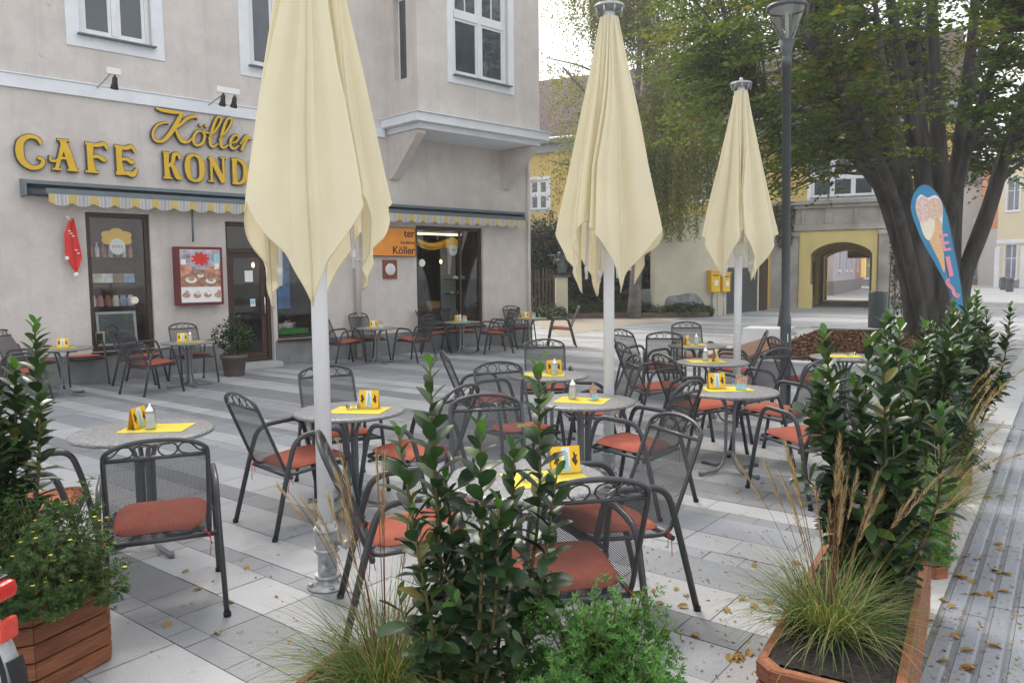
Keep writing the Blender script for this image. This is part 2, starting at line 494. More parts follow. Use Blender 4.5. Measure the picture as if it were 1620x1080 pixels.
def speckle_mat(name, a, b, c, sc1, rough, bump=.05, attr=None):
    m_, nt, out = newmat(name); L = nt.links.new
    p = N(nt, 'ShaderNodeBsdfPrincipled', i_Roughness=rough); p.inputs['Specular IOR Level'].default_value = .4
    tc = N(nt, 'ShaderNodeTexCoord')
    n1 = N(nt, 'ShaderNodeTexNoise', i_Scale=sc1, i_Detail=3, i_Roughness=.8); L(tc.outputs['Object'], n1.inputs['Vector'])
    cr = N(nt, 'ShaderNodeValToRGB'); e = cr.color_ramp.elements
    e[0].position = .36; e[0].color = c4(a); e[1].position = .66; e[1].color = c4(c); k = e.new(.5); k.color = c4(b)
    L(n1.outputs[0], cr.inputs[0]); res = cr.outputs[0]
    if attr:
        at = N(nt, 'ShaderNodeVertexColor', layer_name=attr)
        mm = N(nt, 'ShaderNodeMix', data_type='RGBA', blend_type='MULTIPLY'); mm.inputs[0].default_value = 1
        L(at.outputs[0], mm.inputs[6]); L(res, mm.inputs[7]); res = mm.outputs[2]
        n2 = N(nt, 'ShaderNodeTexNoise', i_Scale=.9, i_Detail=6, i_Roughness=.65); L(tc.outputs['Object'], n2.inputs['Vector'])
        mr = N(nt, 'ShaderNodeMapRange', i_1=.3, i_2=.7, i_3=.86, i_4=1.1); L(n2.outputs[0], mr.inputs[0])
        m3 = N(nt, 'ShaderNodeMix', data_type='RGBA', blend_type='MULTIPLY'); m3.inputs[0].default_value = 1
        L(res, m3.inputs[6]); L(mr.outputs[0], m3.inputs[7]); res = m3.outputs[2]
        n3 = N(nt, 'ShaderNodeTexNoise', i_Scale=7., i_Detail=3, i_Roughness=.55); L(tc.outputs['Object'], n3.inputs['Vector'])
        m4 = N(nt, 'ShaderNodeMapRange', i_1=.66, i_2=.78, i_3=1, i_4=.72); L(n3.outputs[0], m4.inputs[0])
        vo = N(nt, 'ShaderNodeTexVoronoi', i_Scale=2.6); L(tc.outputs['Object'], vo.inputs['Vector'])
        m6 = N(nt, 'ShaderNodeMapRange', i_1=.03, i_2=.05, i_3=.62, i_4=1); L(vo.outputs['Distance'], m6.inputs[0])
        m7 = N(nt, 'ShaderNodeMath', operation='MULTIPLY'); L(m4.outputs[0], m7.inputs[0]); L(m6.outputs[0], m7.inputs[1])
        m8 = N(nt, 'ShaderNodeMix', data_type='RGBA', blend_type='MULTIPLY'); m8.inputs[0].default_value = 1
        L(res, m8.inputs[6]); L(m7.outputs[0], m8.inputs[7]); res = m8.outputs[2]
    L(res, p.inputs['Base Color'])
    bp = N(nt, 'ShaderNodeBump', i_Strength=bump, i_Distance=.004); L(n1.outputs[0], bp.inputs['Height']); L(bp.outputs[0], p.inputs['Normal'])
    L(p.outputs[0], out.inputs[0]); return m_
M['table_top'] = speckle_mat('speckled_grey_table_top', (.10, .105, .11), (.21, .215, .22), (.44, .445, .45), 95, .36, .1)
M['paving'] = speckle_mat('granite_look_paving', (.84, .84, .84), (.99, 1, 1.02), (1.14, 1.14, 1.14), 120, .72, .35, 'tone')
M['joint'] = pmat('dark_joint_sand', (.10, .092, .085), .95, .3, 14)
M['ground'] = pmat('grey_asphalt_ground', (.26, .265, .27), .9, .12, .6)
M['gravel'] = pmat('tan_gravel', (.36, .32, .26), .95, .18, 30, .6, 80)
M['mulch_soil'] = pmat('bed_soil', (.07, .045, .032), .95, .4, 20, .8, 30)

def roof_mat():
    m_, nt, out = newmat('red_brown_roof_tiles'); L = nt.links.new
    p = N(nt, 'ShaderNodeBsdfPrincipled', i_Roughness=.85)
    tc = N(nt, 'ShaderNodeTexCoord')
    br = N(nt, 'ShaderNodeTexBrick', i_Scale=1.0)
    br.inputs['Color1'].default_value = (.055, .026, .023, 1); br.inputs['Color2'].default_value = (.095, .043, .037, 1); br.inputs['Mortar'].default_value = (.03, .018, .016, 1)
    br.inputs['Brick Width'].default_value = .30; br.inputs['Row Height'].default_value = .32; br.inputs['Mortar Size'].default_value = .03; br.inputs['Bias'].default_value = -.2
    L(tc.outputs['UV'], br.inputs['Vector'])
    nz = N(nt, 'ShaderNodeTexNoise', i_Scale=.8, i_Detail=5); L(tc.outputs['Object'], nz.inputs['Vector'])
    mr = N(nt, 'ShaderNodeMapRange', i_3=.7, i_4=1.3); L(nz.outputs[0], mr.inputs[0])
    mm = N(nt, 'ShaderNodeMix', data_type='RGBA', blend_type='MULTIPLY'); mm.inputs[0].default_value = 1
    L(br.outputs[0], mm.inputs[6]); L(mr.outputs[0], mm.inputs[7]); L(mm.outputs[2], p.inputs['Base Color'])
    bp = N(nt, 'ShaderNodeBump', i_Strength=.6, i_Distance=.05); L(br.outputs[1], bp.inputs['Height']); bp.invert = True; L(bp.outputs[0], p.inputs['Normal'])
    L(p.outputs[0], out.inputs[0]); return m_
M['roof'] = roof_mat()

# ------------------------------------------------------------------ ground
SA = .6638
SV = Vector((-math.cos(SA), math.sin(SA), 0)); JV = Vector((math.sin(SA), math.cos(SA), 0))
mb = MB(); mb.poly([(-300, -60, -.03), (300, -60, -.03), (300, 600, -.03), (-300, 600, -.03)])
tag(mb.build('ground', M['ground']), kind='structure')
mb = MB(); mb.poly([(-30, -8, -.012), (40, -8, -.012), (75, 125, -.012), (-30, 70, -.012)])
tag(mb.build('paving_bed', M['joint']), kind='structure')

# paving: rows parallel to SV, measured near the camera, continued in the same manner
LIGHT, MID, DARK, BLUE = (.405, .41, .412), (.325, .335, .345), (.232, .24, .25), (.285, .298, .312)
rows = [(1.38, 1.78, LIGHT), (1.78, 1.925, BLUE), (1.925, 2.21, DARK), (2.21, 2.52, LIGHT), (2.52, 2.66, BLUE), (2.66, 2.95, LIGHT), (2.95, 3.28, MID), (3.28, 3.49, DARK),
        (3.49, 3.88, LIGHT), (3.88, 4.25, BLUE), (4.25, 4.4, MID), (4.4, 4.7, LIGHT), (4.7, 5.05, BLUE), (5.05, 5.2, DARK), (5.2, 5.45, LIGHT)]
seq = [BLUE, DARK, LIGHT, MID, LIGHT, DARK, BLUE, LIGHT, DARK, LIGHT, MID, DARK, LIGHT, BLUE]
wid = [.36, .15, .40, .30, .15, .36, .30, .40, .15, .30, .36, .15, .40, .36]
v = 5.45; i = 0
while v < 105:
    wd = wid[(i * 5 + RNG.randrange(2)) % len(wid)]; rows.append((v, v + wd, seq[(i + RNG.randrange(2)) % len(seq)])); v += wd; i += 1
v = 1.38; i = 3
while v > -14:
    wd = wid[(i * 5) % len(wid)]; rows.append((v - wd, v, seq[i % len(seq)])); v -= wd; i += 1
V, C = [], []
for (v0, v1, c) in rows:
    wd = v1 - v0
    ln = {0: .22, 1: .42, 2: .62}[0 if wd < .2 else 1 if wd < .33 else 2]
    far = v0 > 45
    if far: ln *= 4
    u = -70 + RNG.random() * ln if v0 > 8 else -16 + RNG.random()
    uend = 30 if v0 > 4 else 18
    while u < uend:
        l = ln * RNG.choice((1, 1, 1.5, .75))
        x0 = u * SV.x + v0 * JV.x; y0 = u * SV.y + v0 * JV.y
        if -6 < y0 < 120 and -19 < x0 < 70 and (y0 > 1 or abs(x0) < 8):
            g = .0022 if not far else .001
            a, b = u + g, u + l - g; p, q = v0 + g, v1 - g
            k = RNG.uniform(.90, 1.09); hue = RNG.uniform(-.012, .012)
            dz = RNG.uniform(-.0012, .0012)
            for (uu, vv) in ((a, p), (a, q), (b, q), (b, p)):
                V.append((uu * SV.x + vv * JV.x, uu * SV.y + vv * JV.y, dz))
            C.append((c[0] * k * (1 + hue), c[1] * k, c[2] * k * (1 - hue)))
        u += l
V = np.array(V); F = np.arange(len(V)).reshape(-1, 4)
tag(np_mesh('paving', V, [F], M['paving'], smooth=False, col=np.array(C)), kind='structure')

# ribbed lane on the right, ribs running away from the camera
WA = rad(35.8); WV = Vector((math.sin(WA), math.cos(WA), 0)); WN = Vector((math.cos(WA), -math.sin(WA), 0))
W0 = Vector((1.645, 3.097, 0)) - WV * 1.2
V, C = [], []
def strip(n0, n1, l0, l1, z0, z1, c):
    for (nn, ll, zz) in ((n0, l0, z0), (n0, l1, z0), (n1, l1, z1), (n1, l0, z1)):
        p = W0 + WN * nn + WV * ll; V.append((p.x, p.y, zz))
    C.append(c)
pitch = .098
for k in range(36):
    n0 = k * pitch
    l = -2.6 - RNG.random() * .5
    while l < 9.6:
        ln = .98
        t = RNG.uniform(.88, 1.08); c = (.275 * t, .295 * t, .325 * t)
        cg = (.185, .196, .21); l1 = min(l + ln - .006, 9.6)
        strip(n0 + .000, n0 + .012, l, l1, .004, .004, cg)
        strip(n0 + .012, n0 + .026, l, l1, .004, .010, c)
        strip(n0 + .028, n0 + pitch - .012, l, l1, .010, .010, c)
        strip(n0 + pitch - .012, n0 + pitch, l, l1, .010, .004, c)
        l += ln
    strip(n0, n0 + pitch, -3.2, 9.6, .002, .002, (.12, .12, .12))
# pale border beside the planters
l = -3
while l < 22:
    t = RNG.uniform(.92, 1.06); strip(-.34, -.004, l, l + .79, .008, .008, (.50 * t, .50 * t, .49 * t)); l += .8
V = np.array(V); F = np.arange(len(V)).reshape(-1, 4)
tag(np_mesh('ribbed_path', V, [F], M['paving'], smooth=False, col=np.array(C)), kind='structure')

mb = MB(); mb.poly([tuple(G(*p) + Vector((0, 0, .006))) for p in ((842, 512), (890, 532), (935, 524), (1000, 514), (1062, 508), (1085, 502), (900, 500), (842, 500))][::-1])
tag(mb.build('gravel_path', M['gravel']), kind='structure')

# drain grate
tg = thing('drain_grate', 'steel slotted drain grate set across the ribbed lane at the right edge', 'drain', G(1590, 676) + Vector((0, 0, .012)), math.atan2(-.61, .79))
fr, sl = MB(), MB()
fr.box((0.3, .075, 0), (1.5, .02, .012)); fr.box((.3, -.075, 0), (1.5, .02, .012))
for k in range(31): fr.box((-.44 + k * .05, 0, -.001), (.018, .13, .008))
fr.build('grate_frame', M['galv'], tg)
sl.box((.3, 0, -.006), (1.48, .13, .002)); sl.build('channel', M['black'], tg)
VEIL_HAZE_DENSITY = .0020
if VEIL_HAZE_DENSITY:
    hm, hnt, hout = newmat('pale_veil_haze'); pv = hnt.nodes.new('ShaderNodeVolumePrincipled')
    pv.inputs['Color'].default_value = (.96, .97, 1, 1); pv.inputs['Density'].default_value = VEIL_HAZE_DENSITY; pv.inputs['Anisotropy'].default_value = .5
    hnt.links.new(pv.outputs[0], hout.inputs['Volume'])
    mb = MB(); mb.box((20, 55, 9.5), (140, 130, 21)); tag(mb.build('veil_haze', hm), kind='stuff')  # thin scattering volume added to lift dark tones like veiling lens glare
# ------------------------------------------------------------------ the cafe house
FA = rad(46.4)
FD = Vector((math.sin(FA), math.cos(FA), 0)); FI = Vector((-math.cos(FA), math.sin(FA), 0))
FP = G(437, 578); FRZ = PI / 2 - FA
def Wp(px, py, off=0.0):
    d = ray(px, py)
    t = (off - (CAM_O - FP).dot(FI)) / d.dot(FI)
    q = CAM_O + d * t
    return (q - FP).dot(FD), q.z
def wpt(s, y, z): return FP + FD * s + FI * y + Vector((0, 0, z))
def wall_thing(name, label, cat, s, y, z, group=None):
    return thing(name, label, cat, wpt(s, y, z), FRZ, group)

def panel(mb, s0, s1, z0, z1, holes, y=0.0, rev=.2, mi=0, mrev=0, frame=None):
    """wall sheet in the plane y with rectangular holes (a, b, c, d) and reveals going inwards"""
    T = frame or (lambda s, yy, z: (s, yy, z))
    xs = sorted({s0, s1, *[h[0] for h in holes], *[h[1] for h in holes]})
    zs = sorted({z0, z1, *[h[2] for h in holes], *[h[3] for h in holes]})
    for i in range(len(xs) - 1):
        for j in range(len(zs) - 1):
            cx, cz = (xs[i] + xs[i + 1]) / 2, (zs[j] + zs[j + 1]) / 2
            if any(h[0] < cx < h[1] and h[2] < cz < h[3] for h in holes): continue
            mb.poly([T(xs[i], y, zs[j]), T(xs[i + 1], y, zs[j]), T(xs[i + 1], y, zs[j + 1]), T(xs[i], y, zs[j + 1])], mi)
    for (a, b, c, d) in holes:
        r = y + rev
        mb.poly([T(a, y, c), T(a, y, d), T(a, r, d), T(a, r, c)], mrev)
        mb.poly([T(b, y, c), T(b, r, c), T(b, r, d), T(b, y, d)], mrev)
        mb.poly([T(a, y, d), T(b, y, d), T(b, r, d), T(a, r, d)], mrev)
        mb.poly([T(a, y, c), T(a, r, c), T(b, r, c), T(b, y, c)], mrev)

def rect_frame(mb, a, b, c, d, w, y0, y1, mi=0):
    """four bars butted end to end; outer rectangle a..b, c..d"""
    ym, dy = (y0 + y1) / 2, abs(y1 - y0)
    mb.box(((a + b) / 2, ym, d - w / 2), (b - a, dy, w), mi); mb.box(((a + b) / 2, ym, c + w / 2), (b - a, dy, w), mi)
    mb.box((a + w / 2, ym, (c + d) / 2), (w, dy, d - c - 2 * w), mi); mb.box((b - w / 2, ym, (c + d) / 2), (w, dy, d - c - 2 * w), mi)

cafe = thing('cafe_building', 'pinkish grey plastered cafe house with yellow lettering, long awning and a projecting upper bay', 'building', FP, FRZ)
S_L, S_R, TOPZ = -11.0, 6.92, 10.6
wl = (Wp(140, 440)[0], Wp(241, 440)[0], .50, 2.78)
dr = (-.90, -.02, .10, 2.72)
w2 = (.06, .88, .50, 2.72)
wr = (3.40, 5.36, .52, 2.80)
U1 = (-3.14, -2.04, 5.58, 7.5); U2 = (-.30, .80, 5.58, 7.5); U0 = (-6.2, -5.1, 5.58, 7.5)
mb = MB()
panel(mb, S_L, S_R, 0, TOPZ, [wl, dr, w2, wr, U1, U2, U0], 0, .16)
mb.poly([(S_R, 0, 0), (S_R, 9, 0), (S_R, 9, TOPZ), (S_R, 0, TOPZ)]); mb.poly([(S_L, 9, 0), (S_L, 0, 0), (S_L, 0, TOPZ), (S_L, 9, TOPZ)])
mb.poly([(S_R, 9, 0), (S_L, 9, 0), (S_L, 9, TOPZ), (S_R, 9, TOPZ)])
mb.build('wall', M['plaster'], cafe)
mb = MB()
for (a, b) in ((S_L, dr[0] - .02), (.0, S_R + .015)):
    mb.box(((a + b) / 2, -.008, .235), (b - a, .016, .47), bev=.003)
mb.build('plinth', M['plinth'], cafe)
mb = MB(); mb.box(((S_L + 2.62) / 2, -.02, 4.70), (2.62 - S_L, .04, .20), bev=.006); mb.box(((S_L + 2.62) / 2, -.028, 4.812), (2.62 - S_L, .056, .022), bev=.004)
mb.build('string_course', M['trim'], cafe)
mb = MB(); mb.poly([(S_L - .4, -.5, TOPZ), (S_R + .4, -.5, TOPZ), (S_R + .4, 4.5, TOPZ + 3.4), (S_L - .4, 4.5, TOPZ + 3.4)]); mb.poly([(S_R + .4, 9.5, TOPZ), (S_L - .4, 9.5, TOPZ), (S_L - .4, 4.5, TOPZ + 3.4), (S_R + .4, 4.5, TOPZ + 3.4)])
mb.poly([(S_R, 0, TOPZ), (S_R, 9, TOPZ), (S_R, 4.5, TOPZ + 3.05)]); mb.poly([(S_L, 9, TOPZ), (S_L, 0, TOPZ), (S_L, 4.5, TOPZ + 3.05)])
mb.build('roof', M['door_brown'], cafe)

def casement(parent, a, b, c, d, y, T=None, cols=2, split=None, bars=False, trim=.20, trimz=.20, name='window', glass='pane'):
    """white trim, outer frame, casements, panes; built in the plane y (front) looking out along -y"""
    f = MB()
    f2 = MB(); rect_frame(f2, a - trim, b + trim, c - trimz, d + trim, trim - .005, y - .022, y + .004); f.add(f2)
    win = f.build(name, M['trim'], parent)
    fr = MB(); yf = y + .07
    rect_frame(fr, a + .004, b - .004, c + .004, d - .004, .065, yf, yf + .06)
    wv = (b - a) / cols
    for i in range(1, cols): fr.box((a + wv * i, yf + .029, (c + d) / 2), (.09, .062, d - c - .15))
    zs = [c + .07, d - .07]
    if split: fr.box(((a + b) / 2, yf + .026, split), (b - a - .15, .07, .13)); zs = [c + .07, split - .066, split + .066, d - .07]
    pn = MB(); cu = MB()
    for i in range(cols):
        x0 = a + wv * i + (.07 if i == 0 else .047); x1 = a + wv * (i + 1) - (.07 if i == cols - 1 else .047)
        for k in range(0, len(zs), 2):
            rect_frame(fr, x0 + .002, x1 - .002, zs[k] + .002, zs[k + 1] - .002, .05, yf + .012, yf + .05)
            xa, xb, za, zb = x0 + .05, x1 - .05, zs[k] + .05, zs[k + 1] - .05
            pn.poly([(xa, yf + .034, za), (xb, yf + .034, za), (xb, yf + .034, zb), (xa, yf + .034, zb)])
            if bars and k == 2:
                fr.box(((xa + xb) / 2, yf + .03, (za + zb) / 2), (.028, .02, zb - za)); fr.box(((xa + xb) / 2, yf + .0305, za + (zb - za) * .5), (xb - xa, .018, .028))
    fr.build('frame', M['frame_white'], win); pn.build('pane', M[glass], win)
    sl = MB(); sl.box(((a + b) / 2, y - .045, c - .012), (b - a + .10, .15, .022), bev=.004); sl.build('sill', M['awn_metal'], win)
    return win
for u in (U0, U1, U2): casement(cafe, *u, 0.0)

# bay
B, bs0, bs1, bz = 1.10, 2.70, 6.19, 4.95
bw = (4.55, 6.0, 5.86, 8.6)
bwp = (Wp(717, 60, -B)[0], Wp(803, 60, -B)[0], 5.86, 8.7)
bay = MB()
panel(bay, bs0, bs1, bz, TOPZ, [bwp], -B, .16)
sw = (.30, .74, 5.7, 7.4)     # side slit: along -y
panel(bay, 0, B, bz, TOPZ, [sw], 0, .22, frame=lambda s, yy, z: (bs0 + yy, -s, z))
bay.poly([(bs1, -B, bz), (bs1, 0, bz), (bs1, 0, TOPZ), (bs1, -B, TOPZ)])
bay.poly([(bs0, -B, bz), (bs0, 0, bz), (bs1, 0, bz), (bs1, -B, bz)])
by = bay.build('bay', M['plaster'], cafe)
casement(by, *bwp, -B, cols=2, split=7.12, bars=True, trim=.17, trimz=.17)
sf = MB(); sf.box((bs0 + .16, -.52, 6.55), (.05, .44, 1.7)); sfo = sf.build('side_window', M['frame_white'], by)
sp = MB(); sp.box((bs0 + .131, -.50, 6.55), (.006, .30, 1.56)); sp.build('pane', M['pane'], sfo)
co = MB()
o = .16
co.box(((bs0 + bs1) / 2, -B / 2 - .08, 4.865), (bs1 - bs0 + 2 * o, B + o, .17), bev=.008)
co.box(((bs0 + bs1) / 2, -B / 2 - .10, 4.962), (bs1 - bs0 + 2 * o + .05, B + o + .05, .022), bev=.004)
co.box(((bs0 + bs1) / 2, -B / 2 - .01, 4.72), (bs1 - bs0 + .02, B + .02, .116), bev=.006)
co.build('bay_cornice', M['trim'], by)
for sx in (bs0 + .02, bs1 - .22):
    br = MB(); br.prism([(0, 3.75), (0, 4.655), (-B + .06, 4.655), (-B + .06, 4.58), (-.12, 3.75)], 0, .20, M=Matrix(((0, 0, 1, sx), (1, 0, 0, 0), (0, 1, 0, 0), (0, 0, 0, 1))))
    br.build('bracket', M['plaster'], by)

# downpipes
mb = MB(); sx = Wp(562, 450)[0]
mb.tube([(sx, -.10, .02), (sx, -.10, 4.6)], .055, 12); 
for z in (.6, 2.0, 3.4): mb.tube([(sx, -.10, z), (sx, -.10, z + .05)], .064, 12)
mb.build('downpipe', M['plaster'], cafe); mb = MB()
mb.tube([(S_R - .10, -.085, .02), (S_R - .10, -.085, 4.6)], .045, 12)
mb.build('downpipe', M['plaster'], cafe)
mb = MB(); gx = Wp(716, 540)[0]
mb.box((gx, -.022, .26), (.66, .012, .46)); 
for k in range(11): mb.box((gx, -.034, .06 + k * .04), (.62, .012, .018))
mb.build('vent_grille', M['awn_metal'], cafe)

M['warm_inside'] = pmat('red_brown_display_lining', (.26, .13, .11), .8, .3, 3)
# shop windows: frame, glass, room behind
def room(mb, a, b, c, d, y0, y1):
    mb.poly([(a, y1, c), (b, y1, c), (b, y1, d), (a, y1, d)]); mb.poly([(a, y0, c), (a, y1, c), (a, y1, d), (a, y0, d)])
    mb.poly([(b, y1, c), (b, y0, c), (b, y0, d), (b, y1, d)]); mb.poly([(a, y0, d), (a, y1, d), (b, y1, d), (b, y0, d)]); mb.poly([(a, y1, c), (a, y0, c), (b, y0, c), (b, y1, c)])
def shopwin(a, b, c, d, depth, mull=None, fw=.07):
    f = MB(); rect_frame(f, a + .003, b - .003, c + .003, d - .003, fw, .06, .13)
    if mull: f.box((mull, .095, (c + d) / 2), (.05, .05, d - c - 2 * fw))
    f.box(((a + b) / 2, .0, c - .03), (b - a + .04, .12, .05), bev=.005)
    wn = f.build('shop_window', M['brown_frame'], cafe)
    g = MB(); g.poly([(a + fw, .095, c + fw), (b - fw, .095, c + fw), (b - fw, .095, d - fw), (a + fw, .095, d - fw)]); g.build('glass', M['shop_glass'], wn)
    r = MB(); room(r, a - .0, b + .0, c, d, .162, .16 + depth); r.build('display_room', M['dark_inside'] if wn is None or depth > .8 else M['warm_inside'], wn)
    return wn
swl = shopwin(*wl, .75, fw=.075)
sw2 = shopwin(*w2, 1.2, fw=.05)
swr = shopwin(*wr, 2.2, mull=4.72, fw=.08)
# shelves
shm = MB()
for z in (1.22, 1.62, 2.05): shm.box(((wl[0] + wl[1]) / 2, .5, z), (wl[1] - wl[0] - .1, .34, .02))
shm.build('shelf', M['brown_frame'], swl)
tf = MB(); tf.box(((w2[0] + w2[1]) / 2, .62, .62), (w2[1] - w2[0] - .06, .8, .10)); tf.build('green_turf', pmat('green_display_turf', (.07, .34, .06), .95, .4, 60, .8, 90), sw2)
bl = MB(); bl.box(((w2[0] + w2[1]) / 2 + .05, .95, 1.6), (w2[1] - w2[0] - .2, .03, 1.1)); bl.build('blue_backdrop', pmat('blue_backdrop', (.10, .34, .70), .8, .3, 5), sw2)
cm = MB(); cm.poly([(4.78, .9, .62), (5.25, .9, .62), (5.25, .9, 2.5), (4.78, .9, 2.5)]); cm.build('net_curtain', M['curtain'], swr)
sh2 = MB()
for z in (1.25, 1.6): sh2.box((5.0, .6, z), (.5, .3, .02))
sh2.box((4.05, .7, .78), (1.2, .6, .3)); sh2.build('counter', M['fence_wood'], swr)

# goods in the windows
def goods(kind, s, y, z, mat_, label, group, sc_=1.0):
    t = MB()
    if kind == 'jar': t.lathe([(.035, 0), (.038, .01), (.038, .085), (.028, .10), (.028, .125)], (0, 0, 0), 12)
    elif kind == 'box': t.box((0, 0, .055), (.13, .09, .11), bev=.004)
    elif kind == 'cake': t.lathe([(.10, 0), (.13, .004), (.13, .085), (.12, .10), (.03, .105)], (0, 0, 0), 20); t.lathe([(.02, .105), (.035, .12), (.015, .145)], (0, 0, 0), 10)
    elif kind == 'bottle': t.lathe([(.03, 0), (.033, .01), (.033, .13), (.012, .17), (.012, .22)], (0, 0, 0), 10)
    o_ = t.build({'jar': 'jar', 'box': 'gift_box', 'cake': 'cake', 'bottle': 'bottle'}[kind], mat_)
    o_.location = wpt(s, y, z); o_.rotation_euler = (0, 0, FRZ + RNG.uniform(-.3, .3)); o_.scale = (sc_,) * 3
    return tag(o_, label, {'jar': 'jar', 'box': 'box', 'cake': 'cake', 'bottle': 'bottle'}[kind], group)
gm = [pmat('goods_%s' % n, c, .5, .3, 20) for n, c in (('rose', (.62, .26, .24)), ('cream', (.80, .72, .60)), ('white', (.85, .85, .83)), ('brown', (.34, .18, .12)), ('blue', (.30, .42, .62)))]
for k in range(7): goods('bottle', wl[0] + .14 + k * .105, .34, 2.06, gm[(k * 2) % 4], 'small bottle on the upper shelf of the left shop window', 'bottles on the upper shelf of the left shop window', 1.15)
for k in range(4): goods('box', wl[0] + .2 + k * .175, .36, 1.63, gm[(k + 1) % 5], 'gift box on the middle shelf of the left shop window', 'boxes on the middle shelf of the left shop window', 1.4)
for k in range(6): goods('jar', wl[0] + .14 + k * .12, .36, 1.23, gm[(k * 3 + 2) % 5], 'small jar on the lower shelf of the left shop window', 'jars on the lower shelf of the left shop window', 1.5)
for (s, y, z, k, n) in ((.22, .45, .67, 2, 'white frosted cake at the left of the middle display window'), (.52, .55, .67, 1, 'cream coloured cake in the middle display window'), (.72, .8, .67, 0, 'rose pink cake at the back of the middle display window')):
    goods('cake', s, y, z, gm[k], n, 'cakes in the middle display window', 1.05)
for k in range(4): goods('cake' if k % 2 else 'box', 4.84 + k * .105, .55, 1.26 + (k % 2) * .35, gm[(k + 1) % 5], ('pale small box' if k % 2 == 0 else 'small cake') + ' on the shelves of the right shop window', 'goods on the right window shelves', .6)
fr = wall_thing('framed_board', 'grey board in a white frame leaning in the left shop window', 'board', wl[0] + .50, .34, .56)
f_ = MB(); rect_frame(f_, -.32, .32, 0, .58, .04, -.012, .012); f_.build('frame', M['card_white'], fr)
f_ = MB(); f_.box((0, .004, .29), (.56, .008, .50)); f_.build('board', pmat('dull_grey_screen', (.10, .12, .125), .3, .4, 4), fr)
fr.rotation_euler = (rad(-6), 0, FRZ)
pc = wall_thing('picture_card', 'small black and white picture card in the left corner of the left shop window', 'picture', wl[0] + .19, .27, .56)
f_ = MB(); f_.box((0, 0, .13), (.17, .012, .26)); f_.build('card', gm[1], pc); f_ = MB(); f_.box((0, -.008, .14), (.10, .004, .17)); f_.build('print', M['card_dark'], pc)
def crown_sign(s, y, z, k, label):
    t = wall_thing('hanging_sign', label, 'sign', s, y, z)
    P = [(k * (.17 + .035 * abs(math.sin(a * 3.0))) * math.cos(a) * 1.2, k * (.12 + .035 * abs(math.sin(a * 3))) * math.sin(a)) for a in np.linspace(0, 2 * PI, 60, endpoint=False)]
    MX = Matrix(((1, 0, 0, 0), (0, 0, -1, 0), (0, 1, 0, 0), (0, 0, 0, 1)))
    q = MB(); q.prism(P, 0, .012, M=MX); q.build('crown', M['card_yellow'], t)
    q = MB(); q.prism([(k * .12 * math.cos(a), -k * .14 + k * .13 * math.sin(a)) for a in np.linspace(0, 2 * PI, 28, endpoint=False)], .013, .022, M=MX); d = q.build('disc', M['card_white'], t)
    q = MB()
    for j in range(5): q.prism([(k * (-.075 + j * .032), -k * .16), (k * (-.055 + j * .032), -k * .16), (k * (-.058 + j * .032), -k * .115), (k * (-.072 + j * .032), -k * .115)], .0225, .024, M=MX)
    q.build('print', M['card_food'], d)
    return t
crown_sign(wl[0] + .50, .14, 2.38, 1.05, 'yellow crown shaped sign with white disc in the left shop window')
crown_sign(4.55, .14, 2.42, 1.0, 'pale yellow crown shaped sign with white disc in the right shop window')
MXW = Matrix(((1, 0, 0, 0), (0, 0, -1, 0), (0, 1, 0, 0), (0, 0, 0, 1)))
def disc(name, label, s, y, z, r, mat_):
    q = MB(); q.prism([(r * math.cos(a), r * math.sin(a)) for a in np.linspace(0, 2 * PI, 30, endpoint=False)], 0, .004, M=MXW)
    o_ = q.build(name, mat_); o_.location = wpt(s, y, z); o_.rotation_euler = (0, 0, FRZ); tag(o_, label, 'sticker')
disc('round_sticker', 'pale pink round sticker on the glass of the left shop window', wl[0] + .72, .088, 1.33, .062, gm[1])
disc('round_sticker', 'white round sticker on the glass of the right shop window', 3.62, .088, 1.98, .085, M['white_plain'])

# door
df = MB()
a, b, c, d = dr
rect_frame(df, a + .003, b - .003, c + .003, d - .003, .07, .10, .17); df.box(((a + b) / 2, .135, 2.20), (b - a - .15, .064, .07))
door = df.build('door', M['brown_frame'], cafe)
q = MB(); rect_frame(q, a + .08, b - .08, c + .075, 2.16, .10, .13, .165); q.build('leaf', M['door_brown'], door)
q = MB(); q.poly([(a + .17, .146, .28), (b - .17, .146, .28), (b - .17, .146, 2.07), (a + .17, .146, 2.07)]); q.poly([(a + .075, .14, 2.24), (b - .075, .14, 2.24), (b - .075, .14, 2.64), (a + .075, .14, 2.64)]); q.build('glass', M['shop_glass'], door)
q = MB(); room(q, a, b, c, d, .19, 2.4); q.build('hallway', M['dark_inside'], door)
q = MB(); q.tube(fillet([(b - .13, .13, 1.0), (b - .13, .07, 1.0), (b - .13, .07, 1.32), (b - .13, .13, 1.32)], .02), .011); q.build('handle', M['chrome'], door)
q = MB(); q.box(((a + b) / 2, -.06, .05), (b - a + .1, .36, .096), bev=.008); q.build('doorstep', M['concrete'], door)
nt_ = wall_thing('paper_notice', 'white paper notice on the dark cafe door', 'notice', -.42, .139, 1.72)
q = MB(); q.box((0, 0, 0), (.16, .003, .21)); q.build('sheet', M['card_white'], nt_)
nt_ = wall_thing('paper_notice', 'small blue and white notice on the dark cafe door', 'notice', -.36, .139, 1.22)
q = MB(); q.box((0, 0, 0), (.10, .003, .14)); q.build('sheet', M['card_white'], nt_); q = MB(); q.box((0, -.003, .01), (.08, .002, .08)); q.build('print', M['card_blue'], nt_)
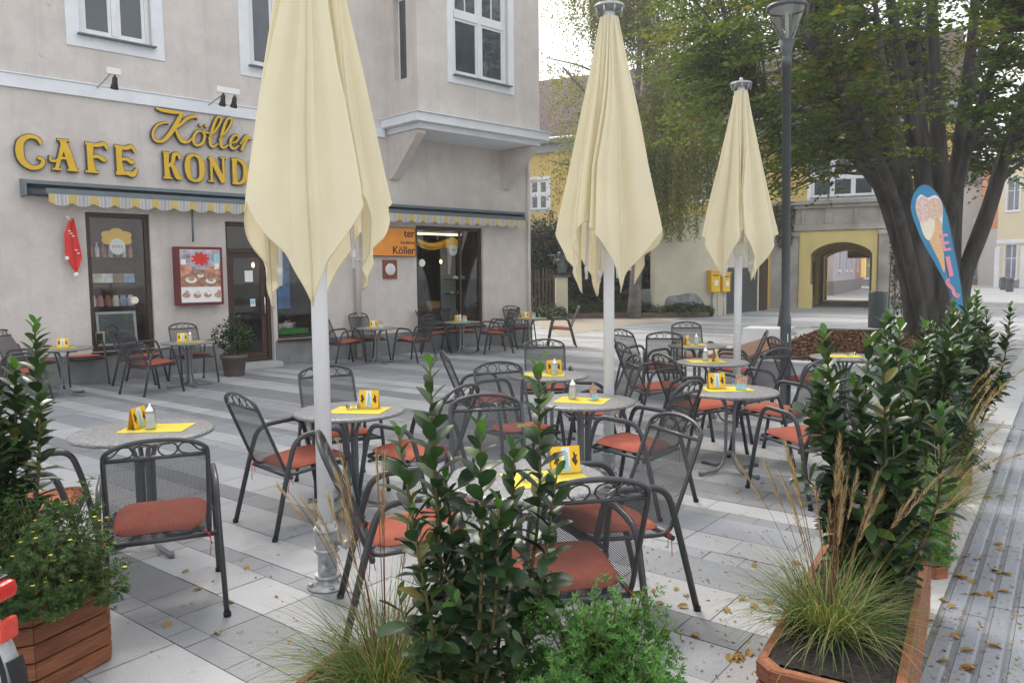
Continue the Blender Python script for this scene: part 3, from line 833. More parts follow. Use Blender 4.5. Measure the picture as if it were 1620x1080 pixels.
# little lit lamp inside door glass
def bulb(s, y, z, label):
    t = wall_thing('wall_lamp', label, 'lamp', s, y, z)
    e_, nt2, out2 = newmat('warm_bulb'); em = nt2.nodes.new('ShaderNodeEmission'); em.inputs[0].default_value = (1, .55, .18, 1); em.inputs[1].default_value = 6; nt2.links.new(em.outputs[0], out2.inputs[0])
    q = MB(); q.lathe([(.006, -.045), (.026, -.015), (.026, .02), (.008, .05)], (0, 0, 0), 12); q.build('bulb', e_, t)
    q = MB(); q.lathe([(.012, .05), (.03, .06), (.01, .09)], (0, 0, 0), 10); q.bar((0, 0, .08), (0, .10, .12), .006); q.build('lamp_holder', M['brown_frame'], t)
bulb(-.25, .30, 1.93, 'small warm lit lamp glowing behind the cafe door glass')
bulb(4.52, .55, 2.02, 'small warm lit lamp glowing inside the right shop window')

# awning
aw = MB(); A0, A1 = -4.10, 6.48
aw.prism([(0, 3.235), (-.30, 3.20), (-.30, 3.145), (-.02, 3.165), (-.02, 2.985), (0, 2.985)], A0 + .03, A1 - .03, M=Matrix(((0, 0, 1, 0), (1, 0, 0, 0), (0, 1, 0, 0), (0, 0, 0, 1))))
for sx in (A0, A1 - .028): aw.prism([(0, 3.24), (-.31, 3.205), (-.31, 2.975), (0, 2.96)], sx, sx + .028, M=Matrix(((0, 0, 1, 0), (1, 0, 0, 0), (0, 1, 0, 0), (0, 0, 0, 1))))
awn = aw.build('awning', M['awn_metal'], cafe)
q = MB(); q.tube([(A0 + .05, -.14, 3.06), (A1 - .05, -.14, 3.06)], .055, 12); q.build('roller_tube', M['awn_metal'], awn)
q = MB(); q.box(((A0 + A1) / 2 + .12, -.33, 3.045), (A1 - A0 - .30, .06, .085), bev=.008); q.build('front_rail', M['awn_metal'], awn)
my = clothmat('awning_yellow_stripe', (.76, .60, .24)); mw_ = clothmat('awning_white_stripe', (.70, .70, .70)); mg = clothmat('awning_grey_stripe', (.52, .52, .53))
q = MB(); per = .31; x = A0 + .30; k = 0; nsub = 14
pat = [0, 0, 0, 0, 1, 2, 1, 2, 2, 1, 2, 1, 0, 0]
while x < A1 - .06:
    dx = per / nsub
    def hz_(xx):
        ph = ((xx - A0) / per) % 1
        return 2.87 - .06 * math.sin(ph * PI) ** .8 + .016
    def yy_(xx): return -.352 + .012 * math.sin((xx - A0) / per * 2 * PI * .5)
    q.poly([(x, yy_(x), hz_(x)), (x + dx, yy_(x + dx), hz_(x + dx)), (x + dx, -.363, 3.005), (x, -.363, 3.005)], pat[k % nsub], True)
    x += dx; k += 1
q.build('valance', [my, mw_, mg], awn)

# ------------------------------------------------------------------ lettering on the facade
def glyph(name, strokes, parent, s, z, h, face=M['sign_yellow'], shear=0.0, wide=1.0, y0=-.03, edge=.028):
    """strokes: list of (points, widths[, smooth]); unit height"""
    MX = Matrix(((1, 0, 0, s), (0, 0, -1, y0), (0, 1, 0, z), (0, 0, 0, 1)))
    mb_ = MB()
    for i, st in enumerate(strokes):
        pts = [Vector((p[0] * wide + shear * p[1], p[1], 0)) for p in st[0]]
        wd = st[1] if isinstance(st[1], (list, tuple)) else [st[1]] * len(pts)
        n = 6 if (len(st) < 3 or st[2]) and len(pts) > 2 else 1
        if n > 1:
            P = catmull([(p.x, p.y, 0) for p in pts], n); W = [q_.x for q_ in catmull([(w_, 0, 0) for w_ in wd], n)]
        else: P, W = pts, list(wd)
        # square strokes: carry on a little so that corners close
        P2 = [(p.x * h, p.y * h) for p in P]
        mb_.ribbon(P2, [max(.012, w_ * h + edge) for w_ in W], 0, .035 + i * .0011, MX, 1)
        mb_.ribbon(P2, [max(.008, w_ * h - .004) for w_ in W], .0, .062 + i * .0013, MX, 0, 1)
    return mb_.build(name, [face, M['sign_edge']], parent)
B_ = .20
GL = {
 'C': ([([(.66, .80), (.56, .97), (.34, 1.0), (.13, .82), (.08, .5), (.14, .2), (.36, .02), (.60, .08), (.68, .28), (.54, .36)], [.10, .12, .14, .2, .24, .2, .15, .13, .12, .10])], .78),
 'A': ([([(.40, 1.0), (.30, .55), (.16, .03)], [.14, .13, .12]), ([(.36, 1.0), (.50, .55), (.62, .03)], [.20, .23, .24]), ([(.02, .46), (.02, .30), (.16, .30), (.30, .40), (.48, .40)], [.07, .09, .09, .09, .09]), ([(.04, .03), (.30, .03)], .07, 0), ([(.45, .03), (.78, .03)], .07, 0), ([(.22, .99), (.56, .99)], .06, 0)], .82),
 'F': ([([(.24, 0), (.20, .5), (.22, 1.0)], [.27, .19, .24]), ([(.08, .97), (.4, .93), (.62, 1.0), (.72, .80)], [.10, .13, .14, .06]), ([(.2, .5), (.42, .56), (.60, .46), (.68, .52)], [.10, .12, .14, .06]), ([(.04, .03), (.44, .03)], .07, 0)], .76),
 'E': ([([(.24, 0), (.20, .5), (.22, 1.0)], [.27, .19, .24]), ([(.08, .97), (.4, .93), (.60, 1.0), (.70, .80)], [.10, .13, .14, .06]), ([(.2, .5), (.42, .56), (.58, .46), (.66, .54)], [.10, .12, .14, .06]), ([(.08, .05), (.4, .08), (.60, .05), (.74, .28)], [.12, .14, .18, .06])], .80),
 'K': ([([(.22, 0), (.19, .5), (.21, 1.0)], [.24, .18, .22]), ([(.22, .46), (.42, .62), (.50, .92), (.68, .94), (.70, .76)], [.12, .14, .15, .13, .09]), ([(.36, .56), (.50, .36), (.60, .10), (.76, .06)], [.10, .2, .2, .10]), ([(.04, .03), (.40, .03)], .07, 0), ([(.06, .98), (.36, .98)], .06, 0)], .82),
 'O': ([([(.38, 1.0), (.16, .88), (.09, .5), (.16, .12), (.38, 0), (.60, .12), (.67, .5), (.60, .88), (.38, 1.0)], [.11, .17, .23, .17, .11, .17, .23, .17, .11])], .80),
 'N': ([([(.16, .03), (.16, 1.0)], [.10, .10]), ([(.14, .98), (.38, .55), (.64, .02)], [.2, .22, .2]), ([(.66, .0), (.66, .98)], [.10, .10]), ([(.02, .03), (.30, .03)], .06, 0), ([(.52, .98), (.80, .98)], .06, 0)], .86),
 'D': ([([(.20, 0), (.17, .5), (.20, 1.0)], [.23, .18, .22]), ([(.06, .97), (.36, .97), (.60, .80), (.66, .5), (.58, .18), (.36, .03), (.06, .03)], [.09, .11, .18, .22, .18, .11, .09])], .80),
 'I': ([([(.20, 0), (.17, .5), (.20, 1.0)], [.24, .18, .22]), ([(.03, .03), (.37, .03)], .07, 0), ([(.03, .98), (.37, .98)], .06, 0)], .44),
 'T': ([([(.36, 0), (.33, .5), (.36, 1.0)], [.24, .18, .22]), ([(.04, .78), (.08, .96), (.36, .96), (.64, .96), (.70, .78)], [.06, .12, .12, .12, .06]), ([(.18, .03), (.54, .03)], .07, 0)], .76),
 'R': ([([(.20, 0), (.17, .5), (.20, 1.0)], [.24, .18, .22]), ([(.06, .97), (.40, .97), (.58, .78), (.42, .55), (.2, .52)], [.09, .11, .2, .12, .09]), ([(.36, .52), (.52, .30), (.60, .08), (.76, .06)], [.10, .18, .2, .09]), ([(.03, .03), (.38, .03)], .07, 0)], .80),
}
sgn = wall_thing('facade_lettering', 'raised yellow capital letters CAFE KONDITOREI with dark edges above the awning', 'sign', 0, 0, 0)
def word(txt, s0, s1, zb, h):
    tot = sum(GL[c][1] for c in txt) * h
    k = (s1 - s0) / tot; s = s0
    for c in txt:
        glyph('letter', GL[c][0], sgn, s + .03 * h * k, zb, h, wide=k * .90); s += GL[c][1] * h * k
word('CAFE', -4.15, -2.34, 3.40, .475)
word('KONDITOREI', -2.02, 1.55, 3.395, .45)
scr = wall_thing('facade_script', 'raised yellow handwritten name with dark edges under the white string course', 'sign', 0, 0, 0)
K_ = [([(-.30, 1.02), (-.10, .98), (.25, .97), (.52, .98)], [.06, .10, .11, .06]),
      ([(.48, .96), (.40, .70), (.24, .30), (.06, .06), (-.16, .06), (-.26, .26), (-.18, .50), (.02, .62), (.16, .60)], [.10, .13, .13, .10, .08, .07, .07, .06, .04]),
      ([(.30, .44), (.50, .62), (.66, .82), (.86, .92), (1.0, .86)], [.06, .08, .10, .10, .05]),
      ([(.36, .50), (.48, .30), (.64, .12), (.82, .12), (.94, .26)], [.06, .11, .12, .08, .05])]
OE = [([(.30, .50), (.12, .46), (.04, .22), (.16, .04), (.34, .12), (.38, .36), (.28, .50), (.44, .46), (.56, .50)], [.07, .08, .09, .08, .09, .09, .07, .05, .04]),
      ([(.17, .64), (.20, .70)], .075, 0), ([(.34, .64), (.37, .70)], .075, 0)]
LL = [([(.0, .28), (.16, .52), (.30, .84), (.28, 1.0), (.16, .96), (.08, .60), (.08, .20), (.18, .05), (.34, .16)], [.04, .06, .07, .07, .08, .10, .10, .08, .05])]
EE = [([(.02, .22), (.22, .28), (.30, .42), (.20, .50), (.08, .40), (.06, .18), (.18, .05), (.36, .18)], [.04, .06, .07, .07, .09, .10, .08, .05])]
RR = [([(.02, .22), (.14, .46), (.20, .52), (.30, .44), (.40, .46)], [.05, .07, .08, .08, .05]), ([(.22, .46), (.14, .20), (.10, .02)], [.10, .10, .09])]
s = -2.01; hh = .56
zz = 3.99
for gl, adv in ((K_, .92), (OE, .50), (LL, .34), (LL, .34), (EE, .36), (RR, .4)):
    glyph('letter', gl, scr, s, zz, hh, shear=.22, edge=.024); s += adv * hh

# spotlights on rods
def spot(px, py, n, label):
    s, z = Wp(px, py)
    t = wall_thing('facade_spotlight', label, 'spotlight', s, 0, z, 'spotlights on rods over the lettering')
    q = MB(); q.lathe([(.045, 0), (.045, .02)], (0, 0, 0), 14, axis=(0, -1, 0)); q.bar((0, 0, 0), (0, -.78, .10), .011); q.build('arm', M['galv'], t)
    q = MB(); q.box((.02, -.80, .12), (.06 + .20 * (n - 1) + .14, .05, .10), bev=.006); q.build('junction_box', M['white_plain'], t)
    for k in range(n):
        x = .02 + (k - (n - 1) / 2) * .20 + .02
        ax = Vector((.02, .45, -1)).normalized()
        q = MB(); q.bar((x, -.79, .07), (x, -.79, .02), .012); q.lathe([(.018, -.05), (.036, -.03), (.042, .06), (.062, .13), (.062, .14)], (x, -.78, .0), 14, axis=ax)
        h_ = q.build('lamp_head', M['black'], t)
        q = MB(); q.lathe([(.056, .141), (.05, .146)], (x, -.78, .0), 14, axis=ax); q.build('reflector', M['chrome'], h_)
spot(153, 140, 1, 'single black facade spotlight on a rod above the word CAFE')
spot(329, 167, 2, 'twin black facade spotlight on a rod above the script name')

# orange sign, plaque, menu box, red pennant
def text(txt, size, parent, mat_, loc, name='lettering', bold=0.0, depth=.003, align='LEFT', rot=0.0, sx=1.0, stand=True):
    cu = bpy.data.curves.new(name, 'FONT'); cu.body = txt; cu.size = size; cu.extrude = depth; cu.offset = bold; cu.align_x = align
    tmp = bpy.data.objects.new(name, cu); COL.objects.link(tmp)
    bpy.context.view_layer.update()
    me = bpy.data.meshes.new_from_object(tmp.evaluated_get(bpy.context.evaluated_depsgraph_get()))
    bpy.data.objects.remove(tmp); me.name = name
    me.materials.clear(); me.materials.append(mat_)
    T = Matrix.Translation(loc) @ (MXW if stand else Matrix.Identity(4)) @ Matrix.Rotation(rot, 4, 'Z') @ Matrix.Diagonal((sx, 1, 1, 1))
    me.transform(T)
    return link(name, me, parent)
s0, z0 = Wp(655, 406); s1, z1 = Wp(655, 361); sl_ = Wp(580, 405)[0]
os_ = wall_thing('orange_sign', 'orange enamel sign with black writing beside the right shop window, partly behind the parasol', 'sign', s0, -.05, z0)
wS, hS = s0 - sl_, z1 - z0
q = MB(); q.box((-wS / 2, .0, hS / 2), (wS, .05, hS), bev=.006); q.build('plate', M['orange'], os_)
q = MB(); rect_frame(q, -wS, 0, 0, hS, .014, -.031, -.024); q.build('border', M['brown_frame'], os_)
text('ter', .235, os_, M['black'], (-.03, -.027, hS - .20), align='RIGHT', bold=.003)
text('Konditorei', .085, os_, M['black'], (-.03, -.027, hS * .44), align='RIGHT', bold=.001)
text('Köller', .235, os_, M['black'], (-.03, -.027, .055), align='RIGHT', bold=.003)
pl_s, pl_z = Wp(616, 426)
pq = wall_thing('ceramic_plaque', 'brown framed plaque with a round white disc below the orange sign', 'plaque', pl_s, -.02, pl_z)
q = MB(); q.box((0, 0, 0), (.36, .03, .40), bev=.006); q.build('frame', pmat('rust_brown_frame', (.22, .065, .035), .6, .15, 10), pq)
q = MB(); q.lathe([(.125, 0), (.125, .01), (.11, .016), (.0, .016)], (0, -.015, 0), 30, axis=(0, -1, 0)); dsc = q.build('disc', M['white_plain'], pq)
q = MB()
for k in range(12):
    a = k * PI / 6; q.box((.085 * math.cos(a), -.0325, .085 * math.sin(a)), (.018, .003, .018))
q.build('ornament', M['card_blue'], dsc)
# menu light box
ms, mz = Wp(270, 478); me_, mz1 = Wp(270, 394); mr_ = Wp(350, 474)[0]
mw2, mh2 = mr_ - ms - .10, 1.02
mzb = 1.22
mb_t = wall_thing('menu_lightbox', 'maroon wall box with a bright picture of plates and cakes beside the cafe door', 'sign', ms + .06, 0, mzb)
q = MB(); q.box((mw2 / 2, -.11, mh2 / 2), (mw2, .21, mh2), bev=.008); q.build('box', M['maroon'], mb_t)
q = MB(); q.box((mw2 / 2, -.2175, mh2 / 2), (mw2 - .10, .005, mh2 - .10)); ph = q.build('picture', M['card_white'], mb_t)
def patch(poly, mat_, z, parent=ph, name='print'):
    kx, kz = mw2 / .98, mh2 / 1.08
    q_ = MB(); q_.prism([(p[0] * kx, p[1] * kz) for p in poly], .2205 + z, .2215 + z, M=MXW); return q_.build(name, mat_, parent)
def ell(cx, cz, rx, rz, n=22): return [(cx + rx * math.cos(a), cz + rz * math.sin(a)) for a in np.linspace(0, 2 * PI, n, endpoint=False)]
pw0, pw1 = .06, .92
pm_ = [pmat('print_%s' % n, c, .5, .35, sc_, col2=c2) for n, c, c2, sc_ in (('room', (.20, .12, .12), (.62, .60, .70), 9), ('table', (.26, .11, .06), (.52, .30, .20), 14), ('bench', (.45, .10, .06), (.70, .38, .26), 12))]
patch([(pw0, .34), (pw1, .34), (pw1, 1.02), (pw0, 1.02)], pm_[0], 0)
patch([(pw0, .34), (pw1, .34), (pw1, .55), (.70, .66), (.2, .66), (pw0, .52)], pm_[1], .0012)
patch([(pw0, .52), (.30, .62), (.30, .74), (pw0, .76)], pm_[2], .0013); patch([(.62, .62), (pw1, .56), (pw1, .70), (.62, .72)], pm_[2], .0013)
for (cx, cz, r) in ((.28, .47, .12), (.70, .45, .11), (.48, .55, .07)):
    patch(ell(cx, cz, r, r * .48), M['card_white'], .0025); patch(ell(cx, cz + .02, r * .6, r * .34), M['card_food'], .0038)
for k in range(4):
    cx = .16 + k * .23; patch(ell(cx, .19 - .01 * (k % 2), .085, .05), M['card_food'], .0025); patch(ell(cx + .02, .235, .04, .045), gm[k % 3], .0038)
bd = [(.49 + .17 * (1 + .22 * math.cos(9 * a)) * math.cos(a), .86 + .11 * (1 + .22 * math.cos(9 * a)) * math.sin(a)) for a in np.linspace(0, 2 * PI, 54, endpoint=False)]
patch(bd, M['red'], .0025, name='badge')
for k, (cx, cz, r) in enumerate(((.13, .80, .05), (.85, .88, .07), (.84, .72, .05))): patch([(cx - r, cz - r), (cx + r, cz - r), (cx + r, cz + r), (cx - r, cz + r)], (M['card_white'], M['card_blue'], gm[1])[k], .0025)
rd = wall_thing('awning_crank_rod', 'dark thin rod hanging from the awning above the picture box', 'rod', Wp(301, 360)[0], -.1, 2.33)
q = MB(); q.tube([(0, 0, 0), (0, -.02, .66)], .018, 8); q.build('rod', M['awn_metal'], rd)
# red folded pennant hanging on the wall
rs, rz_ = Wp(107, 348)
rf = wall_thing('red_pennant', 'folded red promotional pennant hanging on the bare wall left of the shop window', 'pennant', rs, -.12, rz_ + .02)
q = MB()
def rpn(u, v):
    w_ = np.interp(v, [0, .25, .55, .72, 1.0], [.05, .17, .22, .23, .02]); cx = np.interp(v, [0, .3, .7, 1], [.03, .0, .03, .05])
    return (cx + (u - .5) * w_, .022 * math.cos(u * PI * 2.5 + .6) * (1 - .3 * v), -.86 * v)
q.grid(rpn, 18, 20); q.build('cloth', M['red'], rf)
q = MB(); q.bar((0, .12, .02), (-.02, 0, .02), .012); q.bar((-.05, 0, .03), (.03, 0, -.04), .014); q.build('fixing', M['white_plain'], rf)
q = MB(); q.lathe([(.03, 0), (.04, .04), (.02, .08)], (.05, 0, -.93), 10); q.build('weight', M['white_plain'], rf); q = MB(); q.lathe([(.028, 0), (.034, .03), (.02, .06)], (-.07, 0, -.66), 10); q.build('weight', M['white_plain'], rf)
q = MB()
for k, (x_, z__) in enumerate(((-.02, -.2), (.0, -.24), (.03, -.28), (.06, -.5), (.09, -.55))): q.box((x_ + .0, -.027, z__), (.04, .004, .016))
q.build('print', M['white_plain'], rf)

e_, nt2, out2 = newmat('warm_tube_light'); em = nt2.nodes.new('ShaderNodeEmission'); em.inputs[0].default_value = (1, .72, .35, 1); em.inputs[1].default_value = 2.2; nt2.links.new(em.outputs[0], out2.inputs[0])
t = wall_thing('tube_lamp', 'warm lit strip lamp along the top of the right shop window', 'lamp', 4.25, .30, 2.66)
q = MB(); q.box((0, 0, -.02), (1.35, .06, .035), bev=.01); q.build('tube', e_, t); q = MB(); q.box((0, .0, .022), (1.40, .09, .045)); q.build('fitting', M['card_white'], t)
t = wall_thing('draped_curtain', 'yellow gathered curtain across the top left of the right shop window', 'curtain', 3.55, .24, 2.42)
q = MB()
def dr_(u, v): return (u * .95, .02 * math.sin(u * 40) + .04 * math.sin(v * 9), .14 - .12 * math.sin(PI * u) - v * .16)
q.grid(dr_, 60, 8); q.build('cloth', M['card_yellow'], t)
t = wall_thing('wooden_chair_back', 'light brown wooden chair back inside the right shop window', 'chair', 4.28, .55, .60)
q = MB(); q.box((0, 0, .30), (.42, .04, .42), bev=.06); q.box((-.18, 0, -.02), (.04, .04, .3)); q.box((.18, 0, -.02), (.04, .04, .3)); q.build('backrest', pmat('light_brown_wood', (.34, .20, .08), .5, .2, 5, stretch=(1, 1, 6)), t)
# ------------------------------------------------------------------ foliage tools
def nrm(a): return a / np.maximum(np.linalg.norm(a, axis=-1, keepdims=True), 1e-9)
def rand_dirs(n): return nrm(NP.normal(size=(n, 3)))

class Leaves:
    """collects leaf faces; each leaf is its own island"""
    def __init__(s): s.V = []; s.T = []; s.Q = []; s.n = 0
    def rhomb(s, P, D, U, L, W, fold=.18):
        n = len(P); D = nrm(D); S = nrm(np.cross(D, U)); Nn = np.cross(S, D)
        L = np.broadcast_to(np.asarray(L, float), (n,))[:, None]; W = np.broadcast_to(np.asarray(W, float), (n,))[:, None]
        mid = P + D * L * .46
        v = np.stack([P, mid + S * W / 2 + Nn * W * fold, P + D * L, mid - S * W / 2 + Nn * W * fold], 1).reshape(-1, 3)
        b = s.n + np.arange(n)[:, None] * 4
        s.V.append(v); s.T.append((b + np.array([[0, 1, 2]]))); s.T.append((b + np.array([[0, 2, 3]]))); s.n += 4 * n
    def oval(s, P, D, U, L, W, droop=.25, fold=.16):
        n = len(P); D = nrm(D); S = nrm(np.cross(D, U)); Nn = np.cross(S, D)
        L = np.broadcast_to(np.asarray(L, float), (n,))[:, None]; W = np.broadcast_to(np.asarray(W, float), (n,))[:, None]
        dr = np.broadcast_to(np.asarray(droop, float), (n,))[:, None]
        def pt(t, sd, k):
            h = Nn * (-dr * L * t * t) + Nn * (W * fold * abs(sd) * 2)
            return P + D * (L * t) + S * (W * sd * k) + h
        rows = [pt(0, 0, 0), pt(.22, .36, 1), pt(.22, 0, 0), pt(.22, -.36, 1), pt(.58, .5, 1), pt(.58, 0, 0), pt(.58, -.5, 1), pt(.85, .34, 1), pt(.85, 0, 0), pt(.85, -.34, 1), pt(1, 0, 0)]
        v = np.stack(rows, 1).reshape(-1, 3); k = len(rows)
        b = s.n + np.arange(n)[:, None] * k
        for t in ((0, 1, 2), (0, 2, 3), (7, 10, 8), (8, 10, 9)): s.T.append(b + np.array([t]))
        for q in ((1, 4, 5, 2), (2, 5, 6, 3), (4, 7, 8, 5), (5, 8, 9, 6)): s.Q.append(b + np.array([q]))
        s.V.append(v); s.n += k * n
    def blades(s, P, az, el, L, W, curl, seg=6, tipw=.1):
        """grass blades: az/el of the first direction, curl = radians bent over the length"""
        n = len(P); k = 2 * (seg + 1); pts = []
        p = P.copy(); e = el.copy(); sd = np.stack([-np.sin(az), np.cos(az), np.zeros(n)], 1)
        for i in range(seg + 1):
            t = i / seg; wd = (W * (1 - (1 - tipw) * t ** 1.6))[:, None] / 2
            pts += [p - sd * wd, p + sd * wd]
            d = np.stack([np.cos(az) * np.cos(e), np.sin(az) * np.cos(e), np.sin(e)], 1)
            p = p + d * (L / seg)[:, None]; e = e - curl / seg
        v = np.stack(pts, 1).reshape(-1, 3); b = s.n + np.arange(n)[:, None] * k
        for i in range(seg): s.Q.append(b + np.array([[2 * i, 2 * i + 1, 2 * i + 3, 2 * i + 2]]))
        s.V.append(v); s.n += k * n
    def build(s, name, mat_, parent=None, smooth=True):
        F = []
        if s.T: F.append(np.concatenate(s.T))
        if s.Q: F.append(np.concatenate(s.Q))
        return np_mesh(name, np.concatenate(s.V), F, mat_, parent, smooth=smooth)

LM = {}
LM['laurel'] = leafmat('laurel_leaf', [(0, (.014, .034, .016)), (.55, (.026, .058, .022)), (.86, (.042, .09, .026)), (.97, (.085, .15, .03)), (1, (.22, .17, .05))], .18, .36, .42)
LM['laurel_young'] = leafmat('young_laurel_leaf', [(0, (.03, .085, .02)), (1, (.075, .17, .03))], .3, .32, .5)
LM['potentilla'] = leafmat('potentilla_leaf', [(0, (.045, .13, .03)), (.6, (.08, .20, .045)), (1, (.16, .30, .06))], .3, .55, .3)
LM['potentilla_d'] = leafmat('darker_potentilla_leaf', [(0, (.028, .065, .02)), (.7, (.055, .115, .03)), (1, (.13, .19, .04))], .28, .55, .3)
LM['flower'] = leafmat('yellow_flower', [(0, (.72, .50, .02)), (1, (.80, .66, .08))], .2, .6)
LM['grass'] = leafmat('ornamental_grass_blade', [(0, (.06, .11, .03)), (.55, (.11, .17, .045)), (.82, (.22, .22, .08)), (1, (.46, .38, .20))], .3, .6, .25)
LM['plume'] = leafmat('dry_grass_plume', [(0, (.24, .16, .09)), (.6, (.42, .31, .18)), (1, (.55, .44, .28))], .3, .8, .1)
LM['plume_red'] = leafmat('reddish_grass_stalk', [(0, (.16, .07, .05)), (1, (.32, .20, .11))], .2, .8, .1)
LM['hornbeam'] = leafmat('hornbeam_leaf', [(0, (.042, .074, .014)), (.45, (.078, .124, .022)), (.84, (.12, .165, .028)), (.96, (.15, .165, .03)), (1, (.21, .16, .03))], .5, .5, .3, clump=.7)
LM['birch'] = leafmat('birch_leaf', [(0, (.085, .11, .034)), (.5, (.14, .165, .05)), (.85, (.21, .21, .065)), (1, (.30, .25, .08))], .45, .55, .3, clump=.5)
LM['ivy'] = leafmat('ivy_leaf', [(0, (.010, .022, .008)), (.6, (.022, .045, .014)), (.92, (.045, .08, .02)), (1, (.13, .05, .03))], .15, .4, .4, clump=.6)
LM['shrub'] = leafmat('dark_shrub_leaf', [(0, (.018, .035, .012)), (.6, (.032, .062, .018)), (1, (.07, .12, .03))], .25, .45, .4, clump=1.2)
LM['litter'] = leafmat('fallen_leaf', [(0, (.16, .09, .04)), (.5, (.30, .19, .08)), (.8, (.42, .28, .09)), (1, (.20, .12, .07))], .1, .8, .2)
LM['chip'] = leafmat('bark_chip', [(0, (.05, .022, .013)), (.5, (.13, .06, .034)), (.85, (.22, .115, .07)), (1, (.36, .24, .16))], 0, .9, .1)

def laurel(name, label, base, height, spread, nst, seed, group=None, leaf=.098, aspect=(1, 1), rz=0, lean=.10, dens=1.0, spec=None):
    """upright cherry-laurel: stems carrying spirals of glossy oval leaves"""
    r = np.random.default_rng(seed)
    t = thing(name, label, 'shrub', base, rz, group)
    st = MB(); A, D, Uu, L, Wd, Dr = [], [], [], [], [], []
    Y = Leaves()
    def stem(p0, p1, r0, nl, top):
        p0 = Vector(p0); p1 = Vector(p1); mid = (p0 + p1) / 2 + Vector((r.normal() * .03, r.normal() * .03, 0))
        P = catmull([p0, mid, p1], 8); st.tube([tuple(q) for q in P], [r0 * (1 - .6 * i / (len(P) - 1)) for i in range(len(P))], 6)
        n = max(6, int(nl)); ph = r.random() * 6.28
        for i in range(n):
            f = .04 + .96 * (i / (n - 1)) ** .97; x = f * (len(P) - 1); k = min(int(x), len(P) - 2)
            p = P[k].lerp(P[k + 1], x - k); d = (P[k + 1] - P[k]).normalized()
            a, b = orth(d); an = ph + i * 2.4 + r.normal() * .25
            out = a * math.cos(an) + b * math.sin(an)
            up = .55 + .75 * f ** 2 if top else .45 + .45 * f
            dd = (out + d * (up + r.normal() * .18) + Vector((0, 0, -.10 if f < .6 else .1))).normalized()
            l = leaf * (1.06 - .45 * max(0, f - .80) / .2) * r.uniform(.78, 1.12)
            if top and f > .955:
                Y.oval(np.array([tuple(p)]), np.array([tuple(dd)]), np.array([tuple(d - dd * .2)]), l, l * .46, .08, .22)
            else:
                A.append(tuple(p)); D.append(tuple(dd)); Uu.append(tuple(d * .8 + Vector((0, 0, .5)) + Vector((r.normal() * .25, r.normal() * .25, 0)))); L.append(l); Wd.append(l * r.uniform(.44, .56)); Dr.append(r.uniform(.05, .38))
    for k in range(nst):
        an = 6.28 * k / nst + r.normal() * .35; rr = spread * math.sqrt(r.uniform(.08, 1))
        x, y = math.cos(an) * rr * aspect[0], math.sin(an) * rr * aspect[1]
        h = height * (r.uniform(.70, 1.0) if k else 1.0)
        if spec: x, y, h = spec[k]
        p0 = (x * .45, y * .45, 0); p1 = (x + r.normal() * lean * .3, y + r.normal() * lean * .3, h)
        stem(p0, p1, .0085, h / .0150 * dens, True)
        for j in range(int(r.integers(2, 5)) if not spec else int(r.integers(1, 3))):
            f = r.uniform(.04, .62); q = Vector(p0).lerp(Vector(p1), f); a2 = r.random() * 6.28; l = r.uniform(.16, .32) * (1 - .35 * f)
            stem(tuple(q), (q.x + math.cos(a2) * l * .6, q.y + math.sin(a2) * l * .6, q.z + l * .85), .005, l / .0150 * dens, r.random() < .4)
    st.build('stems', M['stem'], t)
    fo = Leaves(); fo.oval(np.array(A), np.array(D), np.array(Uu), np.array(L), np.array(Wd), np.array(Dr), .15)
    fo.build('foliage', LM['laurel'], t)
    if Y.n: Y.build('young_leaves', LM['laurel_young'], t)
    return t

def grass_clump(name, label, base, seed, n=620, ln=(.28, .52), rad_=.10, plumes=12, plen=(.55, .85), group=None, lean_az=None, head=.20):
    r = np.random.default_rng(seed)
    t = thing(name, label, 'grass', base, 0, group)
    an = r.random(n) * 6.28; rr = np.sqrt(r.random(n)) * rad_
    P = np.stack([np.cos(an) * rr, np.sin(an) * rr, np.zeros(n)], 1)
    az = an + r.normal(size=n) * .7
    el = np.clip(r.normal(1.12, .26, n) - rr / rad_ * .25, .35, 1.55)
    b = Leaves(); b.blades(P, az, el, r.uniform(ln[0], ln[1], n), r.uniform(.003, .0052, n), r.uniform(.6, 2.0, n), 7)
    b.build('blades', LM['grass'], t)
    if plumes:
        s_ = Leaves(); h = Leaves()
        for k in range(plumes):
            a = r.random() * 6.28 if lean_az is None else lean_az + r.normal() * .7
            L = r.uniform(*plen); e = r.uniform(1.02, 1.5); cu = r.uniform(.15, .75)
            p = np.array([[math.cos(a) * .04, math.sin(a) * .04, .0]])
            red = r.random() < .5
            for q in (0, 1.57): s_.blades(p, np.array([a]), np.array([e]), np.array([L]), np.array([.0034]), np.array([cu]), 8, .5)
            # head along the last stretch
            pos = p[0].copy(); ee = e; path = []
            for i in range(40):
                path.append((pos.copy(), ee)); d = np.array([math.cos(a) * math.cos(ee), math.sin(a) * math.cos(ee), math.sin(ee)]); pos = pos + d * L / 40; ee -= cu / 40
            hl = head * r.uniform(.8, 1.25); i0 = int(40 * (1 - hl / L)); m_ = 90
            idx = r.integers(max(0, i0), 40, m_)
            PP = np.array([path[i][0] for i in idx]); dirs = np.array([[math.cos(a) * math.cos(path[i][1]), math.sin(a) * math.cos(path[i][1]), math.sin(path[i][1])] for i in idx])
            DD = nrm(dirs + r.normal(size=(m_, 3)) * .16)
            h.rhomb(PP, DD, rand_dirs(m_), r.uniform(.022, .06, m_), r.uniform(.0016, .003, m_), .3)
        s_.build('stalks', LM['plume_red'], t); h.build('plumes', LM['plume'], t)
    return t

